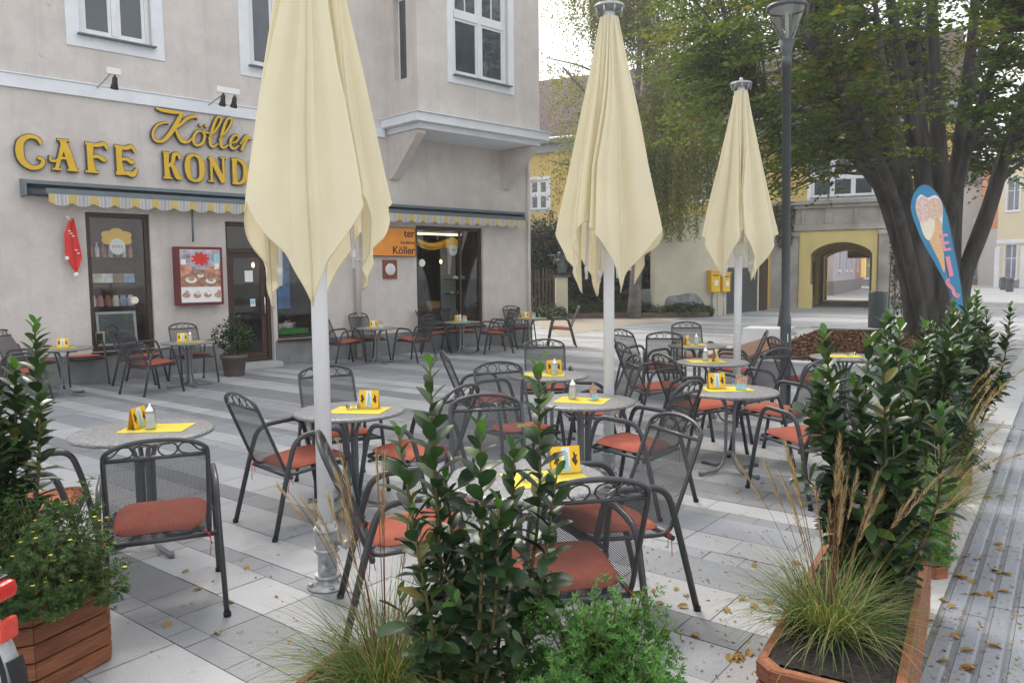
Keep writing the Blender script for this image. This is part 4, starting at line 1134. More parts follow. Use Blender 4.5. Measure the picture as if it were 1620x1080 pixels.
def potentilla(name, label, base, R3, seed, n=900, mat_='potentilla', flowers=0, group=None, leaf=.020):
    """low dome of fine five-fingered leaves on thin twigs"""
    r = np.random.default_rng(seed)
    t = thing(name, label, 'shrub', base, 0, group)
    st = MB(); P, D, U, L = [], [], [], []; FP_ = []
    for k in range(n):
        d = nrm(r.normal(size=3)); d[2] = abs(d[2]) * 1.1 - .12; d = nrm(d)
        q = (1 + .30 * math.sin(d[0] * 5 + seed) * math.cos(d[1] * 6 + 1) ) * r.uniform(.45, 1.0) ** .6
        tip = Vector((d[0] * R3[0] * q, d[1] * R3[1] * q, max(.0, d[2]) * R3[2] * q + .03))
        if k % 5 == 0:
            b = Vector((tip.x * .15, tip.y * .15, .0)); st.tube([tuple(x) for x in catmull([b, (b + tip) / 2 + Vector((0, 0, .03)), tip], 4)], .0022, 4)
        ax = nrm(np.array([d[0], d[1], d[2] + .7]) + r.normal(size=3) * .35)
        for lvl in range(int(r.integers(2, 5))):
            base_ = np.array(tip) - ax * lvl * .017 + r.normal(size=3) * .006
            A_, B_ = orth(Vector(ax))
            nf = int(r.integers(5, 8)); ph = r.random() * 6.28
            for j in range(nf):
                an = ph + j * 6.28 / nf; o_ = np.array(A_) * math.cos(an) + np.array(B_) * math.sin(an)
                P.append(base_); D.append(o_ * .9 + ax * r.uniform(.2, .9)); U.append(ax); L.append(leaf * r.uniform(.7, 1.2))
        if flowers and r.random() < flowers: FP_.append(np.array(tip) + ax * .012)
    L = np.array(L)
    st.build('twigs', M['stem'], t)
    f = Leaves(); f.rhomb(np.array(P), np.array(D), np.array(U), L, L * .30, .1); f.build('foliage', LM[mat_], t)
    if FP_:
        b = Leaves()
        for p in FP_:
            a = np.arange(5) * 1.2566; o_ = np.stack([np.cos(a), np.sin(a), np.full(5, .25)], 1)
            b.rhomb(np.repeat(p[None], 5, 0), o_, np.tile([0, 0, 1.], (5, 1)), .010, .009, .05)
        b.build('flowers', LM['flower'], t)
    return t

def leafy_mass(name, label, cat, loc, pts_fn, n, size, mat_, seed, parent=None, core=None, group=None, up=.35, kind=None):
    """foliage whose leaves sit through a volume given by pts_fn(rng, n) -> points, outward directions"""
    r = np.random.default_rng(seed)
    P, O = pts_fn(r, n)
    D = nrm(O * .6 + r.normal(size=(n, 3)) * .55 + np.array([0, 0, -.25])); U = nrm(O + np.array([0, 0, up]) + r.normal(size=(n, 3)) * .5)
    L = r.uniform(.7, 1.25, n) * size
    b = Leaves(); b.rhomb(P, D, U, L, L * .62, .14)
    t = thing(name, label, cat, loc, 0, group)
    b.build('foliage', mat_, t)
    return t
# ------------------------------------------------------------------ the yellow archway house
YB = rad(25)
YE = Vector((math.cos(YB), -math.sin(YB), 0)); YI = Vector((math.sin(YB), math.cos(YB), 0))
YP = G(1264, 487)
def Yp(px, py, off=0.0):
    d = ray(px, py); t = (off - (CAM_O - YP).dot(YI)) / d.dot(YI); q = CAM_O + d * t
    return (q - YP).dot(YE), q.z
def ypt(s, y, z): return YP + YE * s + YI * y + Vector((0, 0, z))
house = thing('archway_house', 'long ochre yellow house with red brown tiled roof and a cream carriage archway', 'building', YP, -YB)
a0 = Yp(1282, 440)[0]; a1 = Yp(1379, 440)[0]; zs_ = Yp(1330, 402)[1]; zc = Yp(1330, 383)[1]
led = Yp(1300, 318)[1]; eave = 8.75
wn = (Yp(1284, 290)[0], Yp(1384, 290)[0], Yp(1330, 311)[1], Yp(1330, 250)[1] )
wl2 = (Yp(838, 320)[0], Yp(866, 320)[0], Yp(850, 332)[1], Yp(850, 285)[1])
wl3 = (wl2[0] + 4.4, wl2[1] + 4.4, wl2[2], wl2[3]); wl4 = (wl2[0] + 8.8, wl2[1] + 8.8, wl2[2], wl2[3])
wr2 = (wn[0] + 5.6, wn[1] + 5.6, wn[2], wn[3])
HX = Yp(1512, 440)[0]
mb = MB(); panel(mb, -26, HX, 0, eave, [(a0, a1, 0, zc + .02), wn, wl2, wl3, wl4], 0, .25)
mb.poly([(HX, 0, 0), (HX, 12, 0), (HX, 12, eave), (HX, 0, eave)]); mb.poly([(-26, 12, 0), (-26, 0, 0), (-26, 0, eave), (-26, 12, eave)])
for (x, sgn_) in ((HX, 1), (-26, -1)): mb.poly([(x, 0, eave), (x, 12, eave), (x, 6, 13.2)])
panel(mb, -26, HX, 0, eave, [(a0, a1, 0, zc + .02)], 12, -.25)
mb.build('wall', M['facade_yellow'], house)
# roof with uv in metres
def roof_plane(parent, x0, x1, y0, z0, y1, z1):
    me = bpy.data.meshes.new('roof'); ln = math.hypot(y1 - y0, z1 - z0)
    me.from_pydata([(x0, y0, z0), (x1, y0, z0), (x1, y1, z1), (x0, y1, z1)], [], [(0, 1, 2, 3)])
    uv = me.uv_layers.new(name='uv')
    for i, c in enumerate(((x0, 0), (x1, 0), (x1, ln), (x0, ln))): uv.data[i].uv = c
    me.materials.append(M['roof']); return link('roof', me, parent)
roof_plane(house, -26.5, HX + .4, -.6, eave + .02, 6, 13.5); roof_plane(house, HX + .4, -26.5, 12.6, eave + .02, 6, 13.5)
mb = MB(); mb.box(((HX - 26) / 2, -.40, eave - .10), (HX + 26.6, .5, .20), bev=.02); mb.box(((HX - 26) / 2, -.12, eave - .42), (HX + 26.2, .22, .42), bev=.02); mb.build('eaves_cornice', M['grey_trim'], house)
mb = MB(); mb.tube([(-26.4, -.72, eave - .02), (HX + .3, -.72, eave - .02)], .085, 8); mb.build('gutter', M['galv'], house)
for (wd, cols) in ((wn, 3), (wl2, 2), (wl3, 2), (wl4, 2)): casement(house, *wd, 0, cols=cols, trim=.18, trimz=.12, split=wd[2] + (wd[3] - wd[2]) * .52)
# ledge, stone band, pilasters, arch surround, arch
mb = MB(); lx0, lx1 = Yp(1222, 318)[0], min(HX - .05, Yp(1222, 318)[0] + 8.2)
mb.box(((lx0 + lx1) / 2, -.20, led - .08), (lx1 - lx0, .44, .18), bev=.02); mb.box(((lx0 + lx1) / 2, -.13, led - .26), (lx1 - lx0 - .1, .28, .17), bev=.02); mb.build('stone_ledge', M['sandstone'], house)
zb = Yp(1320, 365)[1]
mb = MB(); mb.box(((lx0 + lx1) / 2 + .4, -.06, (led - .35 + zb + .3) / 2), (lx1 - lx0 - 1.3, .16, led - .35 - zb - .3), bev=.01); mb.box(((lx0 + lx1) / 2 + .4, -.09, zb + .16), (lx1 - lx0 - 1.2, .22, .28), bev=.02)
for k in range(5): mb.box((lx0 + 1.4 + k * 1.12, -.165, (led - .35 + zb + .3) / 2), (.34 if k % 2 else .14, .06, led - .37 - zb - .3), bev=.01)
mb.build('stone_band', M['sandstone'], house)
for (p0, p1) in ((1247, 1263), (1389, 1412)):
    mb = MB(); xa, xb = Yp(p0, 430)[0], Yp(p1, 430)[0]
    mb.box(((xa + xb) / 2, -.10, zb / 2 - .12), (xb - xa, .24, zb - .24), bev=.015); mb.box(((xa + xb) / 2, -.13, zb - .13), (xb - xa + .1, .32, .22), bev=.03)
    mb.build('pilaster', M['sandstone'], house)
mb = MB(); xa, xb = Yp(1264, 430)[0], Yp(1387, 430)[0]
mb.box(((xa + a0) / 2, -.04, zb / 2 + .005), (a0 - xa - .004, .14, zb - .012)); mb.box(((xb + a1) / 2, -.04, zb / 2 + .005), (xb - a1 - .004, .14, zb - .012))
mb.box(((xa + a0) / 2 + .05, -.06, .55), (a0 - xa + .12, .19, 1.1), bev=.01)
n = 22; pts = [(a0 + (a1 - a0) * k / n, zs_ + (zc - zs_) * math.sin(PI * k / n) ** .62) for k in range(n + 1)]
for k in range(n):
    (xA, zA), (xB, zB) = pts[k], pts[k + 1]
    mb.poly([(xA, -.11, zA), (xB, -.11, zB), (xB, -.11, zb), (xA, -.11, zb)]); mb.poly([(xA, -.11, zA), (xA, .30, zA), (xB, .30, zB), (xB, -.11, zB)])
    dA = zA + .28; dB = zB + .28
    mb.poly([(xA, -.16, zA + .0), (xB, -.16, zB + .0), (xB, -.16, dB), (xA, -.16, dA)]); mb.poly([(xA, -.16, dA), (xB, -.16, dB), (xB, -.11, dB), (xA, -.11, dA)]); mb.poly([(xA, -.11, zA), (xB, -.11, zB), (xB, -.16, zB), (xA, -.16, zA)])
mb.build('arch_surround', M['facade_cream'], house)
mb = MB()      # vaulted passage with two ribs
Lp = 12.0
for k in range(n):
    (xA, zA), (xB, zB) = pts[k], pts[k + 1]
    mb.poly([(xA, .26, zA + .05), (xB, .26, zB + .05), (xB, Lp, zB + .05), (xA, Lp, zA + .05)])
    for yr in (4.0, 8.0, 11.7):
        mb.poly([(xA, yr, zA - .12), (xB, yr, zB - .12), (xB, yr, zB + .05), (xA, yr, zA + .05)]); mb.poly([(xA, yr, zA - .12), (xA, yr + .4, zA - .12), (xB, yr + .4, zB - .12), (xB, yr, zB - .12)])
        mb.poly([(xA, yr + .4, zA + .05), (xB, yr + .4, zB + .05), (xB, yr + .4, zB - .12), (xA, yr + .4, zA - .12)])
mb.poly([(a0 - .02, .26, 0), (a0 - .02, Lp, 0), (a0 - .02, Lp, zs_ + .1), (a0 - .02, .26, zs_ + .1)]); mb.poly([(a1 + .02, .26, 0), (a1 + .02, Lp, 0), (a1 + .02, Lp, zs_ + .1), (a1 + .02, .26, zs_ + .1)])
for yr in (4.0, 8.0, 11.7):
    for xx in (a0 + .04, a1 - .04): mb.box((xx, yr + .2, zs_ / 2), (.16, .4, zs_ - .01))
mb.build('passage', M['facade_cream'], house)
mb = MB()
for yy in (1.5, 5.3, 9.0): mb.box((a0 + .0, yy + .6, 1.35), (.06, 1.0, 1.6))
mb.build('passage_window', M['door_brown'], house)
mb = MB(); mb.box(((a0 + a1) / 2 + .7, 12.4, zs_ + .35), (1.6, .1, .7)); mb.build('hanging_board', M['door_brown'], house)

mb = MB(); xq = Yp(1245, 430)[0]; mb.box(((lx0 + xq) / 2, -.03, zb / 2), (xq - lx0 - .01, .10, zb - .02), bev=.01); mb.build('stone_base', M['sandstone'], house)
mb = MB(); xq = Yp(1413, 430)[0]; mb.box(((HX + xq) / 2, -.03, zb / 2), (HX - xq - .02, .10, zb - .02), bev=.01); mb.build('stone_base', M['sandstone'], house)
# houses beyond the passage
def simple_house(label, p, rz, w_, d_, h_, mat_, base_mat=None, rows=(), mroof=M['roof'], base_h=1.0, pale=M['trim'], ledge=False):
    t = thing('far_house', label, 'building', p, rz)
    holes = []
    for (zz, hh, xs, ww) in rows: holes += [(x - ww / 2, x + ww / 2, zz, zz + hh) for x in xs]
    q = MB(); panel(q, 0, w_, 0, h_, holes, 0, .2); q.poly([(0, d_, 0), (0, 0, 0), (0, 0, h_), (0, d_, h_)]); q.poly([(w_, 0, 0), (w_, d_, 0), (w_, d_, h_), (w_, 0, h_)]); q.poly([(w_, d_, 0), (0, d_, 0), (0, d_, h_), (w_, d_, h_)])
    q.build('wall', mat_, t)
    q = MB(); q.prism([(-.4, -.5), (w_ + .4, -.5), (w_ + .4, d_ + .5), (-.4, d_ + .5)], h_ + .01, h_ + .3); q.poly([(-.4, -.5, h_ + .31), (w_ + .4, -.5, h_ + .31), (w_ + .4, d_ / 2, h_ + 3.3), (-.4, d_ / 2, h_ + 3.3)]); q.poly([(w_ + .4, d_ + .5, h_ + .31), (-.4, d_ + .5, h_ + .31), (-.4, d_ / 2, h_ + 3.3), (w_ + .4, d_ / 2, h_ + 3.3)]); q.build('roof', mroof, t)
    if base_mat: q = MB(); q.box((w_ / 2, -.03, base_h / 2), (w_ + .06, .06, base_h)); q.box((-.03, d_ / 2, base_h / 2), (.06, d_, base_h)); q.build('base', base_mat, t)
    for (a, b, c, d) in holes:
        f = MB(); rect_frame(f, a - .12, b + .12, c - .1, d + .12, .12, -.03, .003); f.box(((a + b) / 2, -.03, c - .14), (b - a + .4, .16, .08)); wv = f.build('window', pale, t)
        f = MB(); f.poly([(a, .19, c), (b, .19, c), (b, .19, d), (a, .19, d)]); f.build('pane', M['pane_far'], wv)
        f = MB(); f.box(((a + b) / 2, .17, (c + d) / 2), (.08, .03, d - c)); f.box(((a + b) / 2, .1705, c + (d - c) * .6), (b - a, .03, .08)); f.build('frame', M['frame_white'], wv)
    return t
M['pane_far'] = pmat('pale_far_pane', (.20, .24, .30), .1, .3, 1, spec=.7)
lilac = pmat('lilac_grey_plaster', (.46, .42, .46), .9, .06, 1.5); rosep = pmat('rose_plaster', (.50, .27, .24), .9, .08, 1.5); yel2 = pmat('bright_yellow_plaster', (.62, .46, .10), .9, .06, 1.5); pale_y = pmat('pale_yellow_plaster', (.66, .58, .40), .9, .04, 1.0); greyp = pmat('pale_grey_plaster', (.48, .50, .53), .9, .06, 1.2); orangep = pmat('orange_plaster', (.60, .24, .10), .9, .06, 1.2)
pb = pmat('grey_house_base', (.22, .21, .21), .9, .2, 3)
def between(label, pa, ya, pb_, yb, *a, **k):
    p, q = at_depth(pa, 440, ya), at_depth(pb_, 440, yb); p.z = q.z = 0; d = q - p
    return simple_house(label, p, math.atan2(d.y, d.x), d.length, 6, *a, **k)
between('lilac grey house seen through the archway', 1318, 56, 1353, 71, 8, lilac, pb, [(1.8, 1.9, (4, 9, 13), 1.1)])
between('narrow rose coloured house behind the lilac one seen through the archway', 1353.5, 72, 1362, 80, 8, rosep, pb, [(1.8, 1.9, (3,), 1.1)])
between('bright yellow house at the far end beyond the archway', 1358, 90, 1402, 84, 9, yel2, M['granite_dark'], [(1.0, 2.2, (2.4, 5.4), 1.5)])

# street at the far right
RB = rad(56)
def street_house(label, px, y, ang, *a, **k):
    p = at_depth(px, 440, y); return simple_house(label, (p.x, p.y, 0), ang, *a, **k)
xs = [1.3 + 2.35 * k for k in range(8)]
yh = street_house('pale yellow town house with arched shop front at the right edge', 1575, 74, rad(-62), 22, 12, 13.2, pale_y, pb, [(7.2, 3.0, xs, 1.05), (.9, 3.1, [x for x in xs], 1.0)], base_h=.8)
mb = MB()
for k in range(9): mb.box((.15 + 2.35 * k, -.10, 1.9), (.45, .2, 3.8), bev=.03)
mb.box((11, -.06, 4.3), (22, .14, .35), bev=.03)
mb.build('shopfront_pier', M['trim'], yh)
mb = MB()
for k in (1, 3, 5): mb.box((1.3 + 2.35 * k + .3, -.35, 4.75), (1.2, .2, .75)); mb.bar((1.3 + 2.35 * k + .3, 0, 5.1), (1.3 + 2.35 * k + .3, -.4, 5.1), .03)
mb.build('shop_sign', M['granite_dark'], yh)
mb = MB(); mb.box((5.2, -.06, 6.0), (1.8, .1, .9)); mb.build('crest', M['sandstone'], yh)
street_house('orange and grey gabled house behind the tree trunk', 1548, 88, rad(-70), 8, 10, 12.5, orangep, greyp, [(7.2, 2.2, (3, 6), 1.0)], base_h=6.2)
street_house('long pale grey street house behind the big tree', 1470, 92, rad(-20), 12, 10, 11.5, greyp, pb, [(1.0, 2.4, (2, 5, 8, 10.5), 1.2), (5.5, 2.0, (2, 5, 8, 10.5), 1.0)])
for k, (px, y) in enumerate(((1588, 66), (1598, 60))):
    p = at_depth(px, 440, y); t = thing('litter_bin', ('dark litter bin', 'second dark litter bin nearer the right edge')[k] + ' before the pale yellow town house', 'bin', (p.x, p.y, 0))
    q = MB(); q.lathe([(.24, 0), (.26, .05), (.26, .95), (.28, .98), (.28, 1.05), (.05, 1.1)], n=14); q.build('body', M['lamp_metal'], t)
    q = MB(); q.box((0, -.27, .82), (.3, .04, .12)); q.build('opening', M['black'], t)

# ------------------------------------------------------------------ garden wall with granite panel, door, mailbox
WJ = Vector((math.sin(rad(40)), math.cos(rad(40)), 0))
gw0 = G(1138, 497.5)
gw = thing('garden_wall', 'stained cream garden wall with dark granite panels and a brown door left of the archway', 'wall', gw0, PI / 2 - rad(40))
mb = MB(); lw = 5.0
mb.box((lw / 2, .2, 2.0), (lw, .4, 4.0), bev=.01); mb.box((lw / 2, .2, 4.06), (lw + .2, .6, .12), bev=.02)
mb.build('wall', M['wall_white'], gw)
wlen = 4.3
mb = MB(); mb.box((-1.6, .55, 1.95), (3.2, .35, 3.9), rz=rad(-32)); mb.build('rear_wall', M['wall_white'], gw)
mb = MB()
for k in range(3): mb.box((.65 + k * 1.22, -.025, .95), (1.2, .05, 1.9), bev=.004)
mb.build('granite_panel', M['granite_dark'], gw)
mb = MB(); mb.box((4.42, -.02, 1.15), (.86, .05, 2.3)); 
for k in range(6): mb.box((4.05 + k * .145, -.05, 1.15), (.13, .02, 2.26), bev=.003)
mb.build('door', M['door_brown'], gw)
mb = MB(); mb.box((-.42, -.12, .82), (.55, .3, 1.64), bev=.03); mb.box((-.42, -.12, 1.70), (.66, .4, .12), bev=.02); mb.build('pillar', M['wall_white'], gw)
mp = at_depth(1131, 443, gw0.y - .1)
for k, (px, lab, wd, hd) in enumerate(((1129, 'yellow letter box on the pale wall pillar', .42, .80), (1146, 'second yellow letter box with a white notice, half behind the far parasol', .38, .74))):
    p = at_depth(px, 470, gw0.y - .86 + k * .25)
    z = CAM_H + (429.5 - 460) / CAM_F * p.y
    t = thing('letter_box', lab, 'letter box', (p.x, p.y, z), rad(20 if k == 0 else 25))
    q = MB(); q.box((0, 0, hd / 2), (wd, .26, hd), bev=.03); q.box((0, -.01, hd + .02), (wd + .05, .32, .05), bev=.02); q.build('box', M['post_yellow'], t)
    q = MB(); q.box((0, -.14, hd * .82), (wd * .7, .02, .035)); q.build('slot', M['black'], t)
    q = MB(); q.box((.02, -.136, hd * .45), (wd * .42, .006, hd * .26)); q.build('notice', M['card_white'], t)
    q = MB(); q.bar((0, .05, .02), (0, .05, -z), .035); q.build('post', M['galv'], t)

# ------------------------------------------------------------------ hedge, ivy, picket fence, statue, rock
def blob_pts(blobs):
    def fn(r, n):
        vol = np.array([(b[3] * b[4] * b[5]) ** .67 for b in blobs]); k = r.choice(len(blobs), n, p=vol / vol.sum())
        Bq = np.array(blobs)[k]; d = nrm(r.normal(size=(n, 3))); q = r.uniform(.35, 1.0, n) ** .35
        q = q * (1 + .10 * np.sin(d[:, 0] * 7 + k) * np.cos(d[:, 2] * 6))
        P = Bq[:, :3] + d * Bq[:, 3:6] * q[:, None]; P[:, 2] = np.maximum(P[:, 2], .02)
        return P, d
    return fn
def gp(px, y, z=0): p = at_depth(px, 434, y); return (p.x, y, z)
hb = []
for (px, y, z, rx, ry, rz_) in ((842, 33, 2.2, 1.1, 1.2, 1.9), (868, 33.2, 2.5, 1.2, 1.2, 1.7), (905, 33, 2.2, 1.2, 1.2, 1.8), (950, 32.6, 1.9, 1.5, 1.2, 1.9), (1000, 32.3, 1.9, 1.3, 1.0, 1.9), (1042, 32.2, 1.5, .9, .9, 1.5), (1075, 32.0, .9, .8, .7, .9), (925, 32.5, 2.6, 1.2, 1.0, 1.3), (900, 32.4, .9, 2.0, .9, 1.0), (980, 32.0, .8, 2.0, .8, .9)):
    x = gp(px, y)[0]; hb.append((x, y, z, rx, ry, rz_))
leafy_mass('ivy_hedge', 'tall dark ivy covered hedge between the cafe corner and the cream garden wall', 'hedge', (0, 0, 0), blob_pts(hb), 24000, .15, LM['ivy'], 31)
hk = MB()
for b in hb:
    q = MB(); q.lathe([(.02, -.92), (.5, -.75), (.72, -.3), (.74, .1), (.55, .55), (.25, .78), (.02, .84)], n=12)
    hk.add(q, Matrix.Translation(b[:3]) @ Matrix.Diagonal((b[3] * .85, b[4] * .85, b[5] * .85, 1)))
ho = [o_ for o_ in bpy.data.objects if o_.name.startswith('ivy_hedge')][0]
hk.build('twigs', pmat('dark_hedge_core', (.014, .018, .010), .95, .4, 6), ho)  # solid dark core added inside the leaves to block the view through
bb = []
for (px, y, rx, h_) in ((868, 29.3, .7, .45), (905, 30.6, .8, .55), (950, 30.5, .9, .6), (1000, 30.4, .9, .62), (1035, 30.2, .7, .42), (1085, 30.1, .8, .50), (1108, 30.3, .5, .42)):
    bb.append((px, y, rx, h_))
for i, (px, y, rx, h_) in enumerate(bb):
    x = gp(px, y)[0]
    labs = ('low leafy shrub by the far cafe table at the house corner', 'low dark shrub at the foot of the bronze statue', 'low dark shrub right of the statue pillar', 'low dark shrub in the border behind the middle parasol pole', 'bushy shrub in front of the grey rock', 'bushy shrub right of the grey rock', 'small shrub at the foot of the cream wall pillar')
    leafy_mass('border_shrub', labs[i], 'shrub', (x, y, 0), blob_pts([(0, 0, h_ * .5, rx, .55, h_ * .62), (rx * .4, .1, h_ * .4, rx * .6, .5, h_ * .5), (-rx * .5, 0, h_ * .35, rx * .6, .5, h_ * .5)]), 1500, .105, LM['shrub'], 50 + i, group='shrubs along the garden border')
mb = MB(); p0 = gp(858, 29.6); p1 = gp(1118, 29.75)
for k in range(34):
    f = k / 33; mb.box((p0[0] + (p1[0] - p0[0]) * f, 29.6 + .15 * f, .10), (.22, .14, .2), rz=RNG.uniform(-.1, .1), bev=.02)
tag(mb.build('border_edging', pmat('brown_edging_stone', (.15, .10, .085), .9, .3, 5)), 'low brown stone edging along the garden border', 'edging')
rk = gp(1056, 31.0)
t = thing('boulder', 'large smooth grey rock lying in the garden border', 'rock', rk)
def rock_fn(u, v):
    a = u * 2 * PI; b = (v - .5) * PI; d = Vector((math.cos(a) * math.cos(b), math.sin(a) * math.cos(b), math.sin(b)))
    k = 1 + .16 * math.sin(d.x * 4 + 1) * math.cos(d.y * 5) + .10 * math.sin(d.z * 7 + d.x * 3)
    return Vector((d.x * 1.5 * (.6 + .4 * k), d.y * .8, .50 + d.z * .72 * k - .06 * d.x))
q = MB(); q.grid(rock_fn, 30, 16, cu=True); q.build('stone', M['rock'], t)
q = MB(); q.bar((-.5, -.1, .9), (-.5, -.1, 2.9), .022, 6)
tq = thing('garden_pole', 'thin bare metal pole standing in the border beside the rock', 'pole', gp(1051, 30.9)); q = MB(); q.bar((0, 0, 0), (0, 0, 2.95), .025, 6); q.lathe([(.04, 0), (.03, .05)], (0, 0, 2.95), 8); q.build('pole', M['galv'], tq)
fe = thing('picket_fence', 'dark weathered picket fence beside the cafe corner', 'fence', gp(846, 31.2))
q = MB()
for k in range(11): q.box((-.55 + k * .145, RNG.uniform(-.02, .02), .95 + RNG.uniform(-.06, .06)), (.075, .05, 1.9), M=Matrix.Rotation(RNG.uniform(-.035, .035), 3, 'Y'), bev=.008)
q.build('picket', M['fence_wood'], fe); q = MB(); q.box((.17, .06, .5), (1.7, .05, .09)); q.box((.17, .06, 1.5), (1.7, .05, .09)); q.build('rail', M['fence_wood'], fe)

# statue: bronze half figure playing a flute, on a plastered pillar
sy = 29.6; sx_ = gp(888, sy)[0]
sb_z = CAM_H + (433.5 - 436) / CAM_F * sy
t = thing('pillar', 'cream plastered pillar with worn dark streak under the bronze statue', 'pillar', (sx_, sy, 0))
q = MB(); q.box((0, 0, sb_z / 2 - .03), (.46, .42, sb_z - .06), bev=.03); q.build('shaft', M['wall_white'], t); q = MB(); q.box((.03, 0, sb_z - .02), (.62, .56, .08), bev=.02); q.build('cap_slab', M['bronze'], t)
t = thing('statue', 'dark bronze half figure of a flute player on the cream pillar', 'statue', (sx_, sy, sb_z + .02))
me = bpy.data.meshes.new('figure')
J = {'hip': (.05, 0, .02, .19), 'waist': (.06, 0, .22, .165), 'chest': (.03, 0, .45, .19), 'neck': (-.02, -.01, .62, .062), 'head': (-.05, -.03, .74, .095), 'crown': (-.05, 0, .83, .075),
     'shL': (-.14, -.03, .55, .085), 'elL': (-.30, -.14, .44, .058), 'wrL': (-.24, -.24, .63, .04), 'haL': (-.22, -.25, .70, .042), 'shR': (.20, -.02, .55, .085), 'elR': (.30, -.16, .50, .06), 'wrR': (.12, -.24, .66, .042), 'haR': (.05, -.24, .71, .044)}
E_ = [('hip', 'waist'), ('waist', 'chest'), ('chest', 'neck'), ('neck', 'head'), ('head', 'crown'), ('chest', 'shL'), ('shL', 'elL'), ('elL', 'wrL'), ('wrL', 'haL'), ('chest', 'shR'), ('shR', 'elR'), ('elR', 'wrR'), ('wrR', 'haR')]
ks = list(J); me.from_pydata([J[k][:3] for k in ks], [(ks.index(a), ks.index(b)) for a, b in E_], [])
fo = link('figure', me, t); me.materials.append(M['bronze'])
sm_ = fo.modifiers.new('skin', 'SKIN'); sm_.use_smooth_shade = True
for i, k in enumerate(ks): me.skin_vertices[0].data[i].radius = (J[k][3], J[k][3]); me.skin_vertices[0].data[i].use_root = (i == 0)
fo.modifiers.new('sub', 'SUBSURF').render_levels = 2
q = MB(); q.lathe([(.02, -.02), (.035, 0), (.03, .03)], (-.07, -.13, .74), 8, axis=(0, -1, .1)); q.lathe([(.105, 0), (.10, .05), (.05, .09), (0, .1)], (-.045, .01, .78), 14); q.build('hair', M['bronze'], t)
q = MB(); q.bar((-.52, -.27, .76), (.14, -.20, .72), .017); q.build('flute', M['bronze'], t)

iv = ypt(Yp(1240, 355)[0], -.35, Yp(1240, 355)[1])
leafy_mass('climbing_ivy', 'dark ivy hanging from the stone ledge beside the street lamp', 'ivy', (iv.x, iv.y, 0), blob_pts([(0, 0, iv.z + .5, .55, .3, .55), (.1, 0, iv.z - .4, .40, .25, .8), (-.3, 0, iv.z + .1, .4, .25, .6)]), 1500, .12, LM['ivy'], 141)
# ------------------------------------------------------------------ trees
def tube_path(st, pts, r0, r1, n=7):
    P = catmull(pts, 5); k = len(P); st.tube([tuple(p) for p in P], [r0 + (r1 - r0) * (i / (k - 1)) ** .8 for i in range(k)], n); return P

def birch():
    r = np.random.default_rng(77)
    bx, by = gp(1003, 29.4)[0], 29.4
    t = thing('birch_tree', 'tall weeping birch with yellowing hanging foliage behind the parasols', 'tree', (bx, by, 0))
    st = MB(); tr = tube_path(st, [(0, 0, 0), (.1, 0, 3), (.0, .2, 6.5), (.2, .1, 10), (.1, 0, 13.5)], .26, .05, 10)
    S_ = []
    limbs = []
    for k in range(30):
        z = r.uniform(3.6, 13); a = r.random() * 6.28; l = (3.9 - abs(z - 7.5) * .22) * r.uniform(.7, 1.1)
        b = Vector((.1, .1, z)); e = b + Vector((math.cos(a) * l, math.sin(a) * l * .85, l * r.uniform(.25, .6)))
        P = tube_path(st, [b, b.lerp(e, .5) + Vector((0, 0, .35)), e], .075, .018, 6); limbs.append(P)
    e = at_depth(1092, 232, by - .5); limbs.append(tube_path(st, [(.1, 0, 4.3), (e.x - bx - .8, -.4, e.z - .9), (e.x - bx, -.5, e.z + .05), (e.x - bx + 1.2, -.4, e.z + 1.0)], .12, .03, 7))
    for (px, py, dy) in ((1060, 150, -.6), (1100, 130, -.9), (1075, 70, -.4), (1120, 210, -1.1), (1045, 250, -1.2), (1130, 60, -.4), (1085, 190, .3), (1110, 260, -.8)):
        e = at_depth(px, py, by + dy); limbs.append(tube_path(st, [(.1, 0, max(3.5, e.z - 2.4)), ((e.x - bx) * .5, dy * .5, e.z - .7), (e.x - bx, dy, e.z), (e.x - bx + .9, dy - .1, e.z + .1)], .07, .018, 6))
    e = at_depth(905, 120, by - .5); limbs.append(tube_path(st, [(.1, 0, 5), (e.x - bx + .8, -.4, e.z - 1.0), (e.x - bx, -.3, e.z), (e.x - bx - .3, -.4, e.z + .3)], .10, .03, 7))
    st.build('trunk', M['birch_bark'], t)
    P, D, U = [], [], []
    for lp in limbs:
        for q in range(84):
            i = r.integers(len(lp) // 4, len(lp)); p = np.array(lp[i]) + r.normal(size=3) * np.array([.35, .35, .2])
            dl = r.uniform(.9, 2.6); n_ = int(dl / .055); sway = r.normal(size=2) * .14
            tt = np.linspace(0, 1, n_)[:, None]
            pp = p + np.concatenate([sway[0] * np.sqrt(tt), sway[1] * np.sqrt(tt), -tt * dl + .15 * np.sin(tt * 3)], 1) + r.normal(size=(n_, 3)) * .035
            pp = pp[(pp[:, 2] > 2.9) & ((pp[:, 0] > -1.6) | (r.random(len(pp)) < .30))]
            P.append(pp); D.append(r.normal(size=(len(pp), 3)) * .6 + np.array([0, 0, -.8])); U.append(r.normal(size=(len(pp), 3)))
    P = np.concatenate(P); D = np.concatenate(D); U = np.concatenate(U)
    L = r.uniform(.08, .12, len(P)); b = Leaves(); b.rhomb(P, D, U, L, L * .66, .1)
    b.build('crown', LM['birch'], t)
birch()

